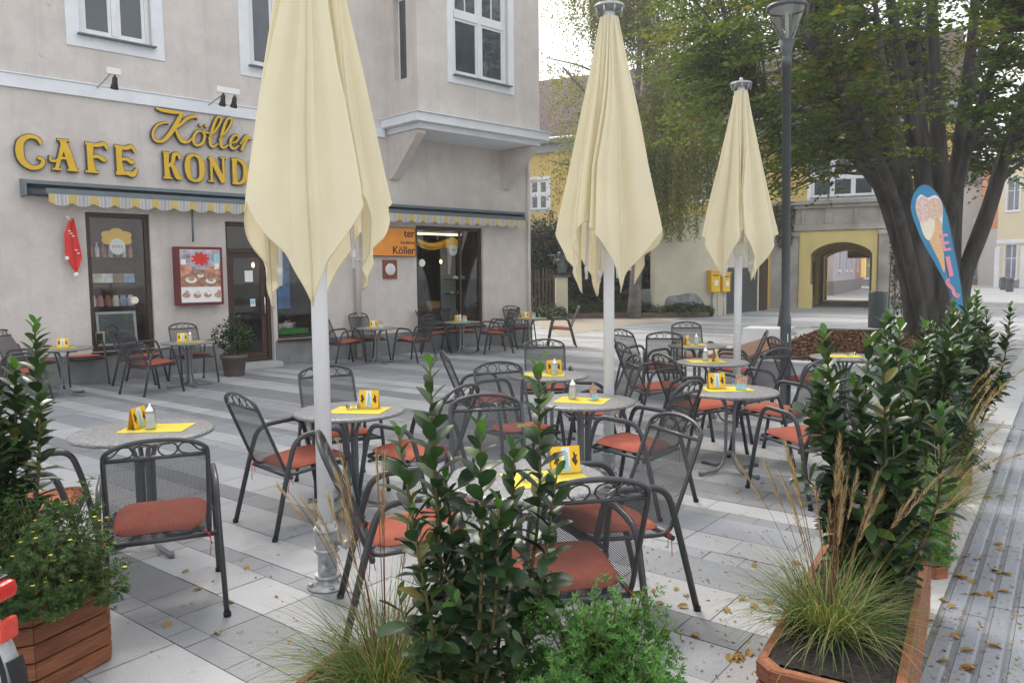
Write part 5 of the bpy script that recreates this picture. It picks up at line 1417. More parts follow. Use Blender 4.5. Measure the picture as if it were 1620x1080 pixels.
def big_tree():
    r = np.random.default_rng(21)
    bx, by, bz = 9.02, 16.6, .38
    t = thing('hornbeam_tree', 'broad old tree with many dark stems fanning from one base in the bark bed', 'tree', (bx, by, bz))
    st = MB()
    def pp(px, py, dy): q = at_depth(px, py, by + dy); return Vector((q.x - bx, dy, q.z - bz))
    limbs = []
    def limb(pts, r0, r1, n=10): P = tube_path(st, pts, r0, r1, n); limbs.append((P, r0)); return P
    limb([(-.34, -.1, -.1), pp(1437, 430, -.2), pp(1414, 350, -.3), pp(1386, 280, -.5), pp(1345, 200, -.9), pp(1322, 110, -1.3), pp(1300, 10, -1.7)], 0.257, 0.051)
    limb([(-.25, -.2, -.1), pp(1447, 410, -.4), pp(1432, 320, -.5), pp(1400, 220, -.8), pp(1370, 110, -1.0), pp(1335, -40, -1.4)], 0.234, 0.060)
    limb([(-.1, -.25, -.1), pp(1456, 400, -.5), pp(1462, 300, -.6), pp(1440, 170, -.7), pp(1415, 40, -1.0), pp(1395, -90, -1.2)], 0.265, 0.068)
    limb([(.1, -.3, -.1), pp(1482, 420, -.5), pp(1490, 320, -.5), pp(1482, 180, -.6), pp(1475, 30, -.6), pp(1470, -100, -.4)], 0.265, 0.076)
    limb([(.3, -.2, -.1), pp(1505, 420, -.2), pp(1512, 300, -.2), pp(1525, 170, -.5), pp(1540, 40, -.8), pp(1548, -90, -1.2)], 0.234, 0.068)
    limb([(.42, -.15, -.1), pp(1525, 440, -.3), pp(1556, 360, -.5), pp(1582, 280, -.8), pp(1605, 190, -1.2), pp(1640, 90, -1.6)], 0.211, 0.060)
    limb([(.45, .05, -.1), pp(1528, 430, .2), pp(1562, 330, .3), pp(1592, 240, .5), pp(1650, 160, .5), pp(1720, 100, .6)], 0.203, 0.051)
    limb([(-.36, .1, -.1), pp(1441, 420, .3), pp(1398, 310, .5), pp(1330, 230, .6), pp(1260, 170, .5), pp(1180, 130, .4)], 0.172, 0.043)
    limb([(-.2, .25, -.1), pp(1445, 400, .6), pp(1430, 260, 1.2), pp(1400, 120, 2.0), pp(1380, -30, 2.6)], 0.203, 0.051)
    limb([(.2, .25, -.1), pp(1490, 400, .6), pp(1510, 260, 1.4), pp(1545, 110, 2.2), pp(1580, -40, 3.0)], 0.203, 0.051)
    limb([(0, .3, -.1), pp(1470, 380, .9), pp(1465, 250, 2.0), pp(1455, 120, 3.2), pp(1450, 0, 4.2)], 0.187, 0.051)
    limb([(-.3, -.3, -.1), pp(1434, 390, -.7), pp(1405, 290, -1.6), pp(1360, 190, -2.6), pp(1310, 110, -3.6), pp(1270, 50, -4.4)], 0.156, 0.043)
    limb([(.3, -.3, -.1), pp(1500, 380, -.8), pp(1530, 240, -1.8), pp(1570, 110, -2.8), pp(1620, 10, -3.8)], 0.156, 0.043)
    q = MB()
    def base_fn(u, v):
        a = u * 2 * PI; k = (1.02 + .22 * (1 - v) ** 3 * .6) * (1 + .09 * math.cos(5 * a + 1) + .06 * math.cos(8 * a)) * (1 - .18 * v)
        return Vector((.55 * k * math.cos(a), .46 * k * math.sin(a), -.15 + 1.5 * v))
    st.grid(base_fn, 30, 8, cu=True)
    # target points through the crown, each joined to the nearest limb
    allp = [(p, rr * (1 - .75 * i / len(P))) for (P, rr) in limbs for i, p in enumerate(P) if i > len(P) * .30]
    LP = np.array([tuple(p) for p, _ in allp])
    tg = []
    while len(tg) < 1250:
        d = nrm(r.normal(size=3)); q_ = r.uniform(.42, 1.0) ** .6
        p = np.array([0, 0, 6.3]) + d * np.array([6.3, 6.0, 4.7]) * q_
        hr = math.hypot(p[0], p[1])
        if p[2] < 2.55 + max(0, 2.2 - hr * .75): continue
        if p[0] > 1.5 and p[2] < 3.4: continue
        if p[1] < -1.5 and p[2] < 3.6 and abs(p[0]) < 3: continue
        if p[2] > 8.6 and r.random() < .55: continue
        sx_, sy__ = 810 + CAM_F * (bx + p[0]) / (by + p[1]), 430 - CAM_F * (bz + p[2] - CAM_H) / (by + p[1])
        if 1262 < sx_ < 1400 and sy__ > 248: continue          # the lower left of the crown is thin: the house window shows under it
        if p[0] > 4.5 and r.random() < .35: continue
        tg.append(p)
    for (px, py, dy) in ((1262, 285, -.5), (1290, 262, -.9), (1318, 280, -.6), (1280, 240, .3), (1240, 240, .2), (1215, 205, .0), (1310, 235, -1.2), (1268, 218, -.8), (1232, 172, -.4), (1200, 158, .2), (1180, 190, .5), (1150, 120, .2), (1130, 80, .5), (1165, 70, -.3)):
        q_ = at_depth(px, py, by + dy); tg.append(np.array([q_.x - bx, dy, q_.z - bz]))
    P, D, U, L = [], [], [], []
    tw = MB()
    for p in tg:
        dd = np.linalg.norm(LP - p + np.array([0, 0, .35]), axis=1); k = int(np.argmin(dd + r.random(len(dd)) * .35)); a, rr = allp[k]
        b = Vector(p); mid = a.lerp(b, .5) + Vector((0, 0, .12 * (b - a).length)); c = catmull([a, mid, b], 4)
        tw.tube([tuple(x) for x in c], [max(.012, min(.05, rr * .35)) * (1 - .75 * i / (len(c) - 1)) for i in range(len(c))], 5, caps=False)
        out = Vector((b.x, b.y, 0)).normalized() if Vector((b.x, b.y, 0)).length > .3 else Vector((1, 0, 0))
        for s_ in range(int(r.integers(5, 8))):
            f = r.uniform(.25, 1.0) if s_ else 1.0; q = c[min(len(c) - 1, int(f * (len(c) - 1)))]
            d = np.array(out) + r.normal(size=3) * np.array([.75, .75, .16]); d[2] -= .12; d = nrm(d)
            ln = r.uniform(.40, .85); n_ = int(ln / .036); sd = nrm(np.cross(d, np.array([0, 0, 1.])))
            tt = (np.arange(n_) + .5) / n_
            pos = np.array(q) + d[None] * (tt * ln)[:, None] - np.array([0, 0, 1.])[None] * (.14 * ln * tt ** 2)[:, None] + sd[None] * (((np.arange(n_) % 2) * 2 - 1) * r.uniform(.01, .13, n_) * (1 - .6 * tt))[:, None] + r.normal(size=(n_, 3)) * .02
            dr = nrm(d[None] * .7 + sd[None] * ((np.arange(n_) % 2) * 2 - 1)[:, None] * .9 + r.normal(size=(n_, 3)) * .22)
            P.append(pos); D.append(dr); U.append(np.tile([0, 0, .8], (n_, 1)) + r.normal(size=(n_, 3)) * .62); L.append(r.uniform(.085, .135, n_))
    tk = st.build('trunk', M['bark'], t)
    tw.build('branches', M['bark'], t)
    P = np.concatenate(P); D = np.concatenate(D); U = np.concatenate(U); L = np.concatenate(L)
    b = Leaves(); b.rhomb(P, D, U, L, L * .58, .12); b.build('crown', LM['hornbeam'], t)
    print('hornbeam leaves', len(P))
big_tree()

# ------------------------------------------------------------------ bark bed with wall, bench
bu = Vector((math.cos(rad(-33.5)), math.sin(rad(-33.5)), 0)); bv = Vector((math.sin(rad(31)), math.cos(rad(31)), 0))
b0 = Vector((3.3, 12.35, 0)); BW, BL, BH = 3.75, 8.0, .34
bed = thing('raised_bed', 'low pale concrete bed wall round the bark mulch under the big tree', 'bed', (0, 0, 0))
c4_ = [b0, b0 + bu * BW, b0 + bu * BW + bv * BL, b0 + bv * BL]
q = MB()
def wall_seg(q, a, b, th, h_):
    d = (b - a).normalized(); n_ = Vector((-d.y, d.x, 0))
    P = [a, b, b + n_ * th, a + n_ * th]; q.prism([(p.x, p.y) for p in P], 0, h_ - .03); P2 = [a - n_ * .012 - d * .0, b - n_ * .012, b + n_ * (th + .012), a + n_ * (th + .012)]; q.prism([(p.x, p.y) for p in P2], h_ - .03, h_)
wall_seg(q, c4_[0] + bu * .28, c4_[1], .28, BH); wall_seg(q, c4_[1] + bv * .281, c4_[2], .28, BH); wall_seg(q, c4_[2] - bu * .281, c4_[3], .28, BH); wall_seg(q, c4_[3], c4_[0], .27, BH)
q.build('bed_wall', M['concrete'], bed)
q = MB()
def bed_pt(u, v, h_): return b0 + bu * (.26 + u * (BW - .52)) + bv * (.26 + v * (BL - .52)) + Vector((0, 0, h_))
def bed_h(u, v): return BH - .05 + .20 * math.sin(PI * u) * math.sin(PI * min(1, v * 1.3)) + .03 * math.sin(9 * u + 3) * math.sin(14 * v)
q.grid(lambda u, v: bed_pt(u, v, bed_h(u, v)), 20, 40); q.build('soil', M['mulch_soil'], bed)
n = 26000; uu = NP.random(n); vv = NP.random(n) ** 1.25
H = BH - .045 + .20 * np.sin(PI * uu) * np.sin(PI * np.minimum(1, vv * 1.3)) + .03 * np.sin(9 * uu + 3) * np.sin(14 * vv) + NP.random(n) * .03
P = np.array(b0)[None] + np.array(bu)[None] * (.26 + uu * (BW - .52))[:, None] + np.array(bv)[None] * (.26 + vv * (BL - .52))[:, None]; P[:, 2] = H
D = NP.normal(size=(n, 3)) * np.array([1, 1, .25]); U = NP.normal(size=(n, 3)) * .45 + np.array([0, 0, 1.]); L = NP.uniform(.04, .10, n)
b = Leaves(); b.rhomb(P, D, U, L, L * NP.uniform(.25, .5, n), .1); tag(b.build('bark_mulch', LM['chip']), kind='stuff')
# bench along the left side of the bed: wooden slats on white blocks
ba = G(1141, 554, .45); bb_ = G(1208, 534, .45); ba.z = 0; bb_.z = 0
bd_ = (bb_ - ba).normalized(); bn_ = Vector((bd_.y, -bd_.x, 0)); ln = (bb_ - ba).length
bench = thing('bench', 'long brown wooden slat bench on concrete blocks beside the bark bed', 'bench', ba - bd_ * 1.0, math.atan2(bd_.y, bd_.x) - PI / 2)
q = MB()
for k in range(4): q.box((.09 + k * .15, (ln + 1.0) / 2, .43), (.142, ln + 1.0, .045), bev=.006)
q.build('seat', M['wood_bench'], bench)
for yy in (.35, ln * .55): q = MB(); q.box((.31, yy, .203), (.46, .5, .40), bev=.012); q.build('block', M['concrete'], bench)
wb = thing('concrete_block', 'square white concrete block seat at the far end of the wooden bench', 'block', (5.75, 17.35, 0), rad(62))
q = MB(); q.box((0, 0, .24), (.78, 1.0, .46), bev=.02); q.build('block', M['concrete_w'], wb); q = MB(); q.box((0, 0, .005), (.7, .92, .01)); q.build('base', M['granite_dark'], wb)

# bin, rose trellis, lamp, a-board, flag
bp_ = G(1388, 518); t = thing('waste_bin', 'round anthracite waste bin behind the bark bed right of the archway', 'bin', bp_)
q = MB(); q.lathe([(.24, 0), (.265, .03), (.27, 1.06), (.262, 1.09), (.23, 1.09), (.22, 1.0), (.0, 1.0)], n=28); q.build('body', M['lamp_metal'], t); q = MB(); q.lathe([(.24, 0), (.24, .035)], (0, 0, .0), 28); q.build('foot_ring', M['black'], t)
q = MB(); q.box((0, -.271, .62), (.005, .01, .8)); q.build('door_seam', M['black'], t)
tp = (at_depth(1423, 440, 20.6).x, 20.6, 0); t = thing('rose_trellis', 'round black metal trellis carrying a climbing plant left of the tree trunk', 'trellis', tp)
q = MB()
for k in range(8): a = k * PI / 4; q.bar((.27 * math.cos(a), .27 * math.sin(a), 0), (.23 * math.cos(a), .23 * math.sin(a), 2.15), .011, 6)
for z in (.45, 1.0, 1.55, 2.1): q.tube([(.255 * math.cos(a), .255 * math.sin(a), z) for a in np.linspace(0, 2 * PI, 24, endpoint=False)], .014, 6, closed=True)
q.build('cage', M['steel'], t)
leafy_mass('climbing_plant', 'green climbing plant growing out of the black trellis', 'plant', tp, blob_pts([(.05, 0, 2.2, .30, .3, .75), (.15, 0, 2.9, .28, .28, .5), (0, 0, 1.3, .18, .18, .7)]), 1300, .085, LM['shrub'], 91)
lp = G(1242.5, 654); lp = Vector((lp.x, lp.y, 0))
t = thing('street_lamp', 'slim anthracite street lamp with conical clear glass head', 'street lamp', lp); t.rotation_euler = (0, -.0165, 0)
Dl = lp.y
def lz(py): return CAM_H + (430 - py) / CAM_F * Dl
zc0, zc1 = lz(76), lz(28)
q = MB(); q.lathe([(.085, 0), (.085, .02), (.062, .03), (.062, 1.15), (.050, 1.2), (.047, zc0 - .32), (.056, zc0 - .32), (.056, zc0 - .2), (.047, zc0 - .19), (.05, zc0 - .16), (.092, zc0)], n=20); q.build('pole', M['lamp_metal'], t)
q = MB(); q.box((0, -.064, .92), (.07, .01, .34)); q.build('access_door', M['lamp_metal'], t); q = MB(); q.box((.0, -.071, .92), (.01, .004, .10)); q.build('lock_slot', M['white_plain'], t)
q = MB(); q.lathe([(.088, zc0 + .001), (.212, zc1)], n=32, caps=False); q.build('glass_cone', M['lamp_glass'], t)
q = MB(); q.lathe([(.02, zc0 + .002), (.02, zc1 - .03)], n=10); q.build('light_tube', M['white_plain'], t)
q = MB(); q.lathe([(.218, zc1 - .012), (.226, zc1), (.222, zc1 + .03), (.12, zc1 + .06), (0, zc1 + .07)], n=32); cap = q.build('cap', M['lamp_metal'], t)
q = MB(); q.lathe([(.19, zc1 - .016), (.19, zc1 - .013)], n=32); q.build('reflector', M['white_plain'], t)
ab = at_depth(1247, 520, 19.4); t = thing('sidewalk_board', 'slanting dark notice board with a printed sheet half hidden behind the street lamp', 'notice board', (ab.x, ab.y, 0), rad(76))
q = MB(); q.box((0, .0, .55), (.5, .03, 1.1), M=Matrix.Rotation(rad(-7), 3, 'X')); q.box((0, .20, .55), (.5, .03, 1.1), M=Matrix.Rotation(rad(7), 3, 'X')); q.build('panel', M['black'], t); q = MB(); q.box((0, -.022, .62), (.38, .006, .7), M=Matrix.Rotation(rad(-7), 3, 'X')); q.build('poster', M['card_food'], t)

# beach flag with ice cream and the word EIS
fy = 12.6
fb = at_depth(1521, 492, fy)
t = thing('beach_flag', 'leaning blue teardrop flag with an ice cream cone and pink letters EIS', 'flag', (fb.x + .03, fy, 0))
FX = fb.x + .03
def fpt(px, py): q_ = at_depth(px, py, fy); return (q_.x - FX, q_.z)
FL_L = [(1523, 493), (1513, 487), (1497, 450), (1477, 413), (1460, 383), (1447, 352), (1441, 330), (1444, 311), (1451, 299), (1461, 293)]
FL_R = [(1472, 296), (1482, 307), (1492, 325), (1500, 350), (1507, 385), (1515, 425), (1521, 463)]
ol = [fpt(p.x, p.y) for p in catmull([(a, b, 0) for a, b in FL_L + FL_R], 4, closed=True)]
q = MB(); q.prism(ol, -.004, .004, M=MXW); fl = q.build('flag_cloth', M['flag_blue'], t)
def fpatch(poly, mat_, z, name, smooth=True):
    P_ = [(p.x, p.y) for p in catmull([(a, b, 0) for a, b in poly], 4, closed=True)] if smooth else poly
    q_ = MB(); q_.prism([fpt(*p) for p in P_], .0042 + z, .0052 + z, M=MXW); return q_.build(name, mat_, fl)
fpatch([(1449, 322), (1456, 308), (1467, 313), (1480, 309), (1490, 322), (1491, 345), (1488, 370), (1480, 392), (1466, 375), (1455, 352)], M['card_white'], 0, 'white_ground')
fpatch([(1466, 370), (1473, 352), (1488, 350), (1492, 390), (1494, 431), (1484, 410), (1474, 390)], M['cone'], .0012, 'cone')
fpatch([(1454, 342), (1466, 340), (1477, 345), (1478, 362), (1470, 380), (1460, 370)], M['cream'], .0024, 'cream_scoop')
fpatch([(1448, 325), (1455, 312), (1466, 313), (1472, 326), (1471, 343), (1461, 353), (1452, 345)], M['pinkice'], .0036, 'pink_scoop')
fpatch([(1467, 324), (1475, 313), (1486, 316), (1491, 330), (1488, 345), (1477, 348), (1469, 340)], M['brownice'], .0048, 'nougat_scoop')
mdk = pmat('dark_letter_edge', (.10, .06, .16), .6)
def fletter(strokes, wpx=5.2):
    mbx = MB(); wm = wpx / CAM_F * fy
    for i, s_ in enumerate(strokes):
        P = [fpt(*p) for p in s_]
        mbx.ribbon([(p[0] - .012, p[1] - .006) for p in P], wm * 1.15, .0045, .0062 + i * .0004, MXW, 1); mbx.ribbon(P, wm, .005, .0078 + i * .0004, MXW, 0)
    mbx.build('letter', [M['rose'], mdk], fl)
fletter([[(1489, 372), (1494, 397)], [(1487.5, 373.5), (1499, 371.5)], [(1491, 385), (1501, 383.5)], [(1493, 395.5), (1504, 394)]], 4.6)
fletter([[(1498.5, 406), (1505, 437)]], 7)
fletter([[(p.x, p.y) for p in catmull([(1502, 443, 0), (1497.5, 444.5, 0), (1501, 451, 0), (1507, 457, 0), (1509, 464, 0), (1514, 469, 0), (1516.5, 465, 0)], 4)]], 5.5)
q = MB()
pole = [fpt(p.x + 1, p.y) for p in catmull([(a, b, 0) for a, b in [(1523, 493)] + FL_R[::-1] + [(1461, 292), (1450, 298)]], 4)]
q.tube([(0.02, 0, 0)] + [(p[0], .008, p[1]) for p in pole], .012, 8); q.lathe([(.20, 0), (.20, .05), (.03, .08)], (.02, 0, 0), 18); q.build('flag_pole', M['lamp_metal'], t)
# ------------------------------------------------------------------ terrace furniture
def diamond_mesh(fn, nu, nv, w=.0014):
    """expanded-metal lattice on the surface fn(u, v) (metres in, point out); nu x nv half cells"""
    V, Q = [], []
    for i in range(nu):
        for j in range(nv):
            a, b = ((i, j), (i + 1, j + 1)) if (i + j) % 2 == 0 else ((i + 1, j), (i, j + 1))
            pa = fn(a[0] / nu, a[1] / nv); pb = fn(b[0] / nu, b[1] / nv)
            d = (pb - pa); nn = fn.normal; s = d.cross(nn).normalized() * w
            o = len(V); V += [tuple(pa - s), tuple(pb - s), tuple(pb + s), tuple(pa + s)]; Q.append((o, o + 1, o + 2, o + 3))
    return np.array(V), np.array(Q)

SEAT_R, SEAT_F, ZR, ZF = -.20, .27, .395, .43
BTOP, BZ = -.425, .945
def make_chair():
    t = thing('garden_chair', '', 'chair')
    for sx in (-1, 1):
        q = MB(); x0, x1 = .288 * sx, .272 * sx
        P = fillet([(x0, -.335, 0), (x1, -.205, .50), (x1, -.150, .655), (x1, .175, .675), (x1, .235, .50), (x0, .325, 0)], [0, .12, .10, .07, .10, 0], 6)
        q.tube(P, .0178, 10, flat=.78, hint=Vector((1, 0, 0))); o_ = q.build('armrest_leg_frame', M['steel'], t)
        for p in ((x0, -.335, 0), (x0, .325, 0)): q = MB(); q.lathe([(.019, 0), (.019, .022)], p, 10); q.build('foot_cap', M['rubber'], o_)
    # back frame with arched top, running on into the seat frame
    w_ = .228
    def bp(x, f): return Vector((x, SEAT_R + (BTOP - SEAT_R) * f, ZR + (BZ - ZR) * f))
    q = MB(); P = []
    arch = [bp(w_ * math.cos(a), .855 + .145 * math.sin(a) ** 1.0) for a in np.linspace(PI * .06, PI * .94, 17)]
    P = [Vector((w_, SEAT_F - .03, ZF)), Vector((w_, SEAT_R + .03, ZR + .004)), bp(w_, .05), bp(w_, .80)] + arch + [bp(-w_, .80), bp(-w_, .05), Vector((-w_, SEAT_R + .03, ZR + .004)), Vector((-w_, SEAT_F - .03, ZF))]
    P = fillet(P, .035, 4); q.tube(P, .0115, 8)
    q.tube([(w_, SEAT_F - .03, ZF), (w_ - .03, SEAT_F, ZF), (-w_ + .03, SEAT_F, ZF), (-w_, SEAT_F - .03, ZF)], .0115, 8)
    q.build('back_seat_frame', M['steel'], t)
    q = MB(); q.tube([(-.272, SEAT_R + .005, ZR - .004), (.272, SEAT_R + .005, ZR - .004)], .014, 8); q.tube([(-.272, .205, ZF - .02), (.272, .205, ZF - .02)], .013, 8)
    q.build('crossbar', M['steel'], t)
    q = MB(); q.bar(bp(-w_, .835), bp(w_, .835), .0105)
    def sp(x, f): return bp(x, f)
    for sx in (-1, 1):
        c = (.052 * sx, .905)
        q.tube([sp(c[0] + .042 * math.cos(a), c[1] + .062 * math.sin(a)) for a in np.linspace(0, 2 * PI, 18, endpoint=False)], .0042, 5, closed=True)
        q.tube(catmull([sp(.095 * sx, .905), sp(.115 * sx, .95), sp(.15 * sx, .945), sp(.185 * sx, .88), sp(.212 * sx, .86), sp(.20 * sx, .885)], 4), .0042, 5)
        q.tube(catmull([sp(.095 * sx, .905), sp(.11 * sx, .865), sp(.14 * sx, .85)], 4), .0042, 5)
    q.build('scrollwork', M['steel'], t)
    class F:  # back surface
        normal = (bp(0, 1) - bp(0, 0)).cross(Vector((1, 0, 0))).normalized()
        def __call__(s, u, v): return bp((u - .5) * 2 * (w_ - .006), .03 + v * .795)
    V, Q = diamond_mesh(F(), 78, 84); np_mesh('back_mesh', V, [Q], M['steel_mesh'], t, smooth=False)
    class S_:
        normal = Vector((0, 0, 1))
        def __call__(s, u, v): f = v; return Vector(((u - .5) * 2 * (w_ - .006), SEAT_R + .02 + (SEAT_F - SEAT_R - .03) * f, ZR + (ZF - ZR) * f + .002 - .012 * math.sin(PI * u) * math.sin(PI * f)))
    V, Q = diamond_mesh(S_(), 60, 60); np_mesh('seat_mesh', V, [Q], M['steel_mesh'], t, smooth=False)
    return t

def make_cushion():
    t = thing('seat_cushion', '', 'cushion')
    q = MB()
    hw, hd = .222, .225
    def pt(u, v, top):
        a, b = u * 2 - 1, v * 2 - 1
        x = a * hw * (1 - .06 * (v < .5) * (1 - v * 2)); y = b * hd
        k = max(0, 1 - abs(a) ** 4.5) * max(0, 1 - abs(b) ** 4.5)
        rnd = .028 * (abs(a) ** 6) * (abs(b) ** 6)
        x -= math.copysign(rnd, a); y -= math.copysign(rnd, b)
        puff = .028 * k ** .42 + .003 * math.sin(a * 5 + 1) * math.sin(b * 4)
        f = (y + .035 - SEAT_R) / (SEAT_F - SEAT_R); base = ZR + (ZF - ZR) * f + .018
        return (x, y + .035, base + .016 + (puff if top else -.016 * k ** .3 - .0))
    q.grid(lambda u, v: pt(u, v, True), 18, 18); q.grid(lambda u, v: pt(1 - u, v, False), 18, 18)
    q.build('pad', M['cushion'], t)
    for sx in (-1, 1):
        q = MB()
        q.tube(catmull([(sx * .20, -.19, .42), (sx * .235, -.215, .41), (sx * .245, -.215, .36), (sx * .238, -.222, .29)], 4), .0022, 5)
        q.tube(catmull([(sx * .20, -.19, .42), (sx * .232, -.20, .40), (sx * .25, -.19, .34)], 4), .0022, 5)
        q.lathe([(.004, -.008), (.009, 0), (.004, .008)], (sx * .236, -.212, .405), 8)
        q.build('tie', M['red_string'], t)
    return t

def make_table():
    t = thing('bistro_table', '', 'table')
    q = MB(); Rr = .40
    q.lathe([(0, .672), (Rr - .02, .672), (Rr - .004, .678), (Rr, .686), (Rr - .001, .694), (Rr - .008, .700), (Rr - .03, .7015), (0, .7015)], n=56, caps=False); q.build('tabletop', M['table_top'], t)
    for k in range(4):
        a = k * PI / 2 + .5; c, s = math.cos(a), math.sin(a)
        def rp(r, z): return (c * r, s * r, z)
        q = MB(); q.tube(fillet([rp(.335, .018), rp(.12, .024), rp(.046, .13), rp(.046, .56), rp(.10, .648), rp(.25, .660)], [0, .05, .10, .07, .05, 0], 6), .0145, 9)
        q.lathe([(.017, 0), (.018, .035)], rp(.325, .0), 9); q.build('leg', M['table_leg'], t)
    q = MB(); q.box((0, 0, .16), (.075, .075, .018), rz=.5 + PI / 4); q.box((0, 0, .50), (.075, .075, .018), rz=.5 + PI / 4); q.box((0, 0, .664), (.30, .05, .012), rz=.5); q.box((0, 0, .6655), (.05, .30, .012), rz=.5); q.build('connector', M['table_leg'], t)
    return t

chair0, cushion0, table0 = make_chair(), make_cushion(), make_table()
used = set()
def place(proto, name, x, y, z, rz, label, cat, group, scale=1.0):
    if proto not in used: o_ = proto; used.add(proto)
    else: o_ = copy_tree(proto)
    o_.name = name; o_.location = (x, y, z); o_.rotation_euler = (0, 0, rz); o_.scale = (scale,) * 3
    return tag(o_, label, cat, group)

TABLES = [  # x, y, scale, rotation, how it is called
 (-2.34, 4.86, 1.06, .3, 'the table at the front left beside the wooden planter'),
 (-1.21, 5.70, 1.02, .9, 'the table just behind the nearest parasol pole'),
 (.06, 3.78, 1.0, .2, 'the front table behind the laurel bush'),
 (.57, 6.12, 1.0, .6, 'the table left of the middle parasol pole'),
 (.36, 7.72, 1.0, .1, 'the table in the middle row left of the middle parasol'),
 (1.86, 6.58, 1.0, .0, 'the table in front of the far parasol pole with two picture cards'),
 (2.27, 8.75, 1.0, .7, 'the table standing at the foot of the far parasol'),
 (2.57, 10.75, 1.0, .3, 'the table nearest the wooden bench'),
 (-6.55, 11.3, 1.0, .8, 'the table at the cafe wall below the red pennant'),
 (-5.08, 12.15, 1.0, .2, 'the table at the cafe wall beside the potted shrub'),
 (-2.62, 15.1, 1.0, .2, 'the table at the cafe wall by the downpipe'),
 (-1.08, 16.8, 1.0, .2, 'the table before the right shop window'),
 (.42, 17.9, 1.0, .5, 'the table at the far corner of the cafe'),
 (3.94, 9.15, 1.0, .4, 'the table against the bark bed wall behind the right laurel'),
]
for i, (x, y, k, rz, nm) in enumerate(TABLES):
    L_ = ['round grey granite look table at the front left beside the wooden planter', 'round grey speckled table just behind the nearest parasol pole', 'large round grey table at the front half hidden by the laurel bush', 'round grey table left of the middle parasol pole',
          'round grey table in the middle row left of the middle parasol', 'round grey table in front of the far parasol pole with two picture cards', 'round grey table at the foot of the far parasol', 'round grey table nearest the wooden bench', 'round grey table at the cafe wall below the red pennant',
          'round grey table at the cafe wall beside the potted shrub', 'round grey table at the cafe wall by the downpipe', 'round grey table before the right shop window', 'round grey table at the far corner of the cafe', 'round grey table against the bark bed wall behind the right laurel'][i]
    place(table0, 'bistro_table', x, y, 0, rz, L_, 'table', 'round tables on the cafe terrace', k)

H = lambda d: -rad(d)
CHAIRS = [  # x, y, heading in degrees clockwise from straight away, where it stands, cushion?
 (-1.85, 3.985, -24, 'seen from behind at the front left table by the planter'),
 (-2.72, 4.27, 69, 'at the left edge facing right toward the front left table'),
 (-1.50, 5.33, 46, 'left of the nearest parasol pole with its back leaning left'),
 (-1.40, 6.22, 152, 'behind the table at the nearest parasol pole facing the camera'),
 (-.70, 5.50, -62, 'right of the nearest parasol table partly behind the laurel tip'),
 (.21, 3.23, -12, 'seen from behind at the front table beside the laurel bush'),
 (.50, 3.93, -114, 'right of the front table turned sideways showing its back mesh'),
 (.92, 5.66, -52, 'front right of the table left of the middle parasol pole'),
 (-.53, 3.80, 76, 'left of the front table hidden behind the laurel leaves'),
 (-.29, 7.85, 75, 'seen edge on left of the middle row table'),
 (.05, 6.35, 154, 'facing the camera behind the laurel tip by the middle parasol'),
 (-.10, 4.46, 170, 'behind the front table facing the camera through the laurel'),
 (.74, 7.10, -98, 'seen edge on directly behind the middle parasol pole'),
 (.38, 8.62, 180, 'behind the middle row table facing the camera'),
 (1.85, 10.75, 60, 'left of the bench table, half behind the middle parasol pole'),
 (1.60, 8.60, 77, 'left of the table at the foot of the far parasol'),
 (2.05, 10.40, 12, 'seen from behind in front of the table nearest the bench'),
 (2.70, 11.62, 180, 'behind the table nearest the wooden bench facing the camera'),
 (1.80, 7.36, 72, 'left behind the table with two picture cards'),
 (2.42, 7.00, -40, 'right behind the picture card table, back before the street lamp'),
 (2.25, 5.86, -24, 'front right of the picture card table beside the right laurel'),
 (3.48, 9.10, 85, 'edge on beside the street lamp at the bed wall table'),
 (2.42, 8.05, -35, 'showing its open back before the far parasol table and lamp'),
 (2.90, 10.15, -75, 'right of the table nearest the bench beside the lamp'),
 (-6.98, 12.58, 136, 'against the cafe wall behind the table below the red pennant'),
 (-6.75, 10.62, 50, 'in front left of the table below the red pennant'),
 (-7.32, 11.75, 92, 'left of the red pennant table behind the left edge laurel'),
 (-5.25, 12.72, 138, 'against the cafe wall below the picture box'),
 (-5.37, 11.50, 30, 'in front of the left shop window turned toward its table'),
 (-6.05, 12.58, 84, 'close to the left shop window behind another chair'),
 (-3.25, 15.0, 52, 'left of the downpipe table partly behind the nearest parasol pole'),
 (-2.90, 15.75, 137, 'against the cafe wall beside the downpipe'),
 (-1.95, 15.42, -57, 'right of the downpipe table turned to it'),
 (-1.68, 17.05, 80, 'left of the table before the right shop window'),
 (-1.18, 17.55, 140, 'behind the table before the right shop window against the glass'),
 (-.38, 17.0, -108, 'right of the table before the right shop window facing it'),
 (-.25, 17.95, -100, 'nearer the wall, right of the right shop window table'),
 (.18, 18.65, 150, 'against the cafe corner behind the far corner table'),
 (1.17, 18.4, -90, 'standing apart on the right of the far corner table'),
]
for i, (x, y, hd, nm) in enumerate(CHAIRS):
    place(chair0, 'garden_chair', x, y, 0, H(hd), 'anthracite metal mesh armchair ' + nm, 'chair', 'metal mesh armchairs on the terrace')
    nm2 = nm
    c = place(cushion0, 'seat_cushion', x, y, 0, H(hd + RNG.uniform(-5, 5)), '', 'cushion', 'terracotta seat cushions')
    lab = 'terracotta cushion on the chair ' + nm2
    wds = lab.split(); c['label'] = ' '.join(wds[:16])

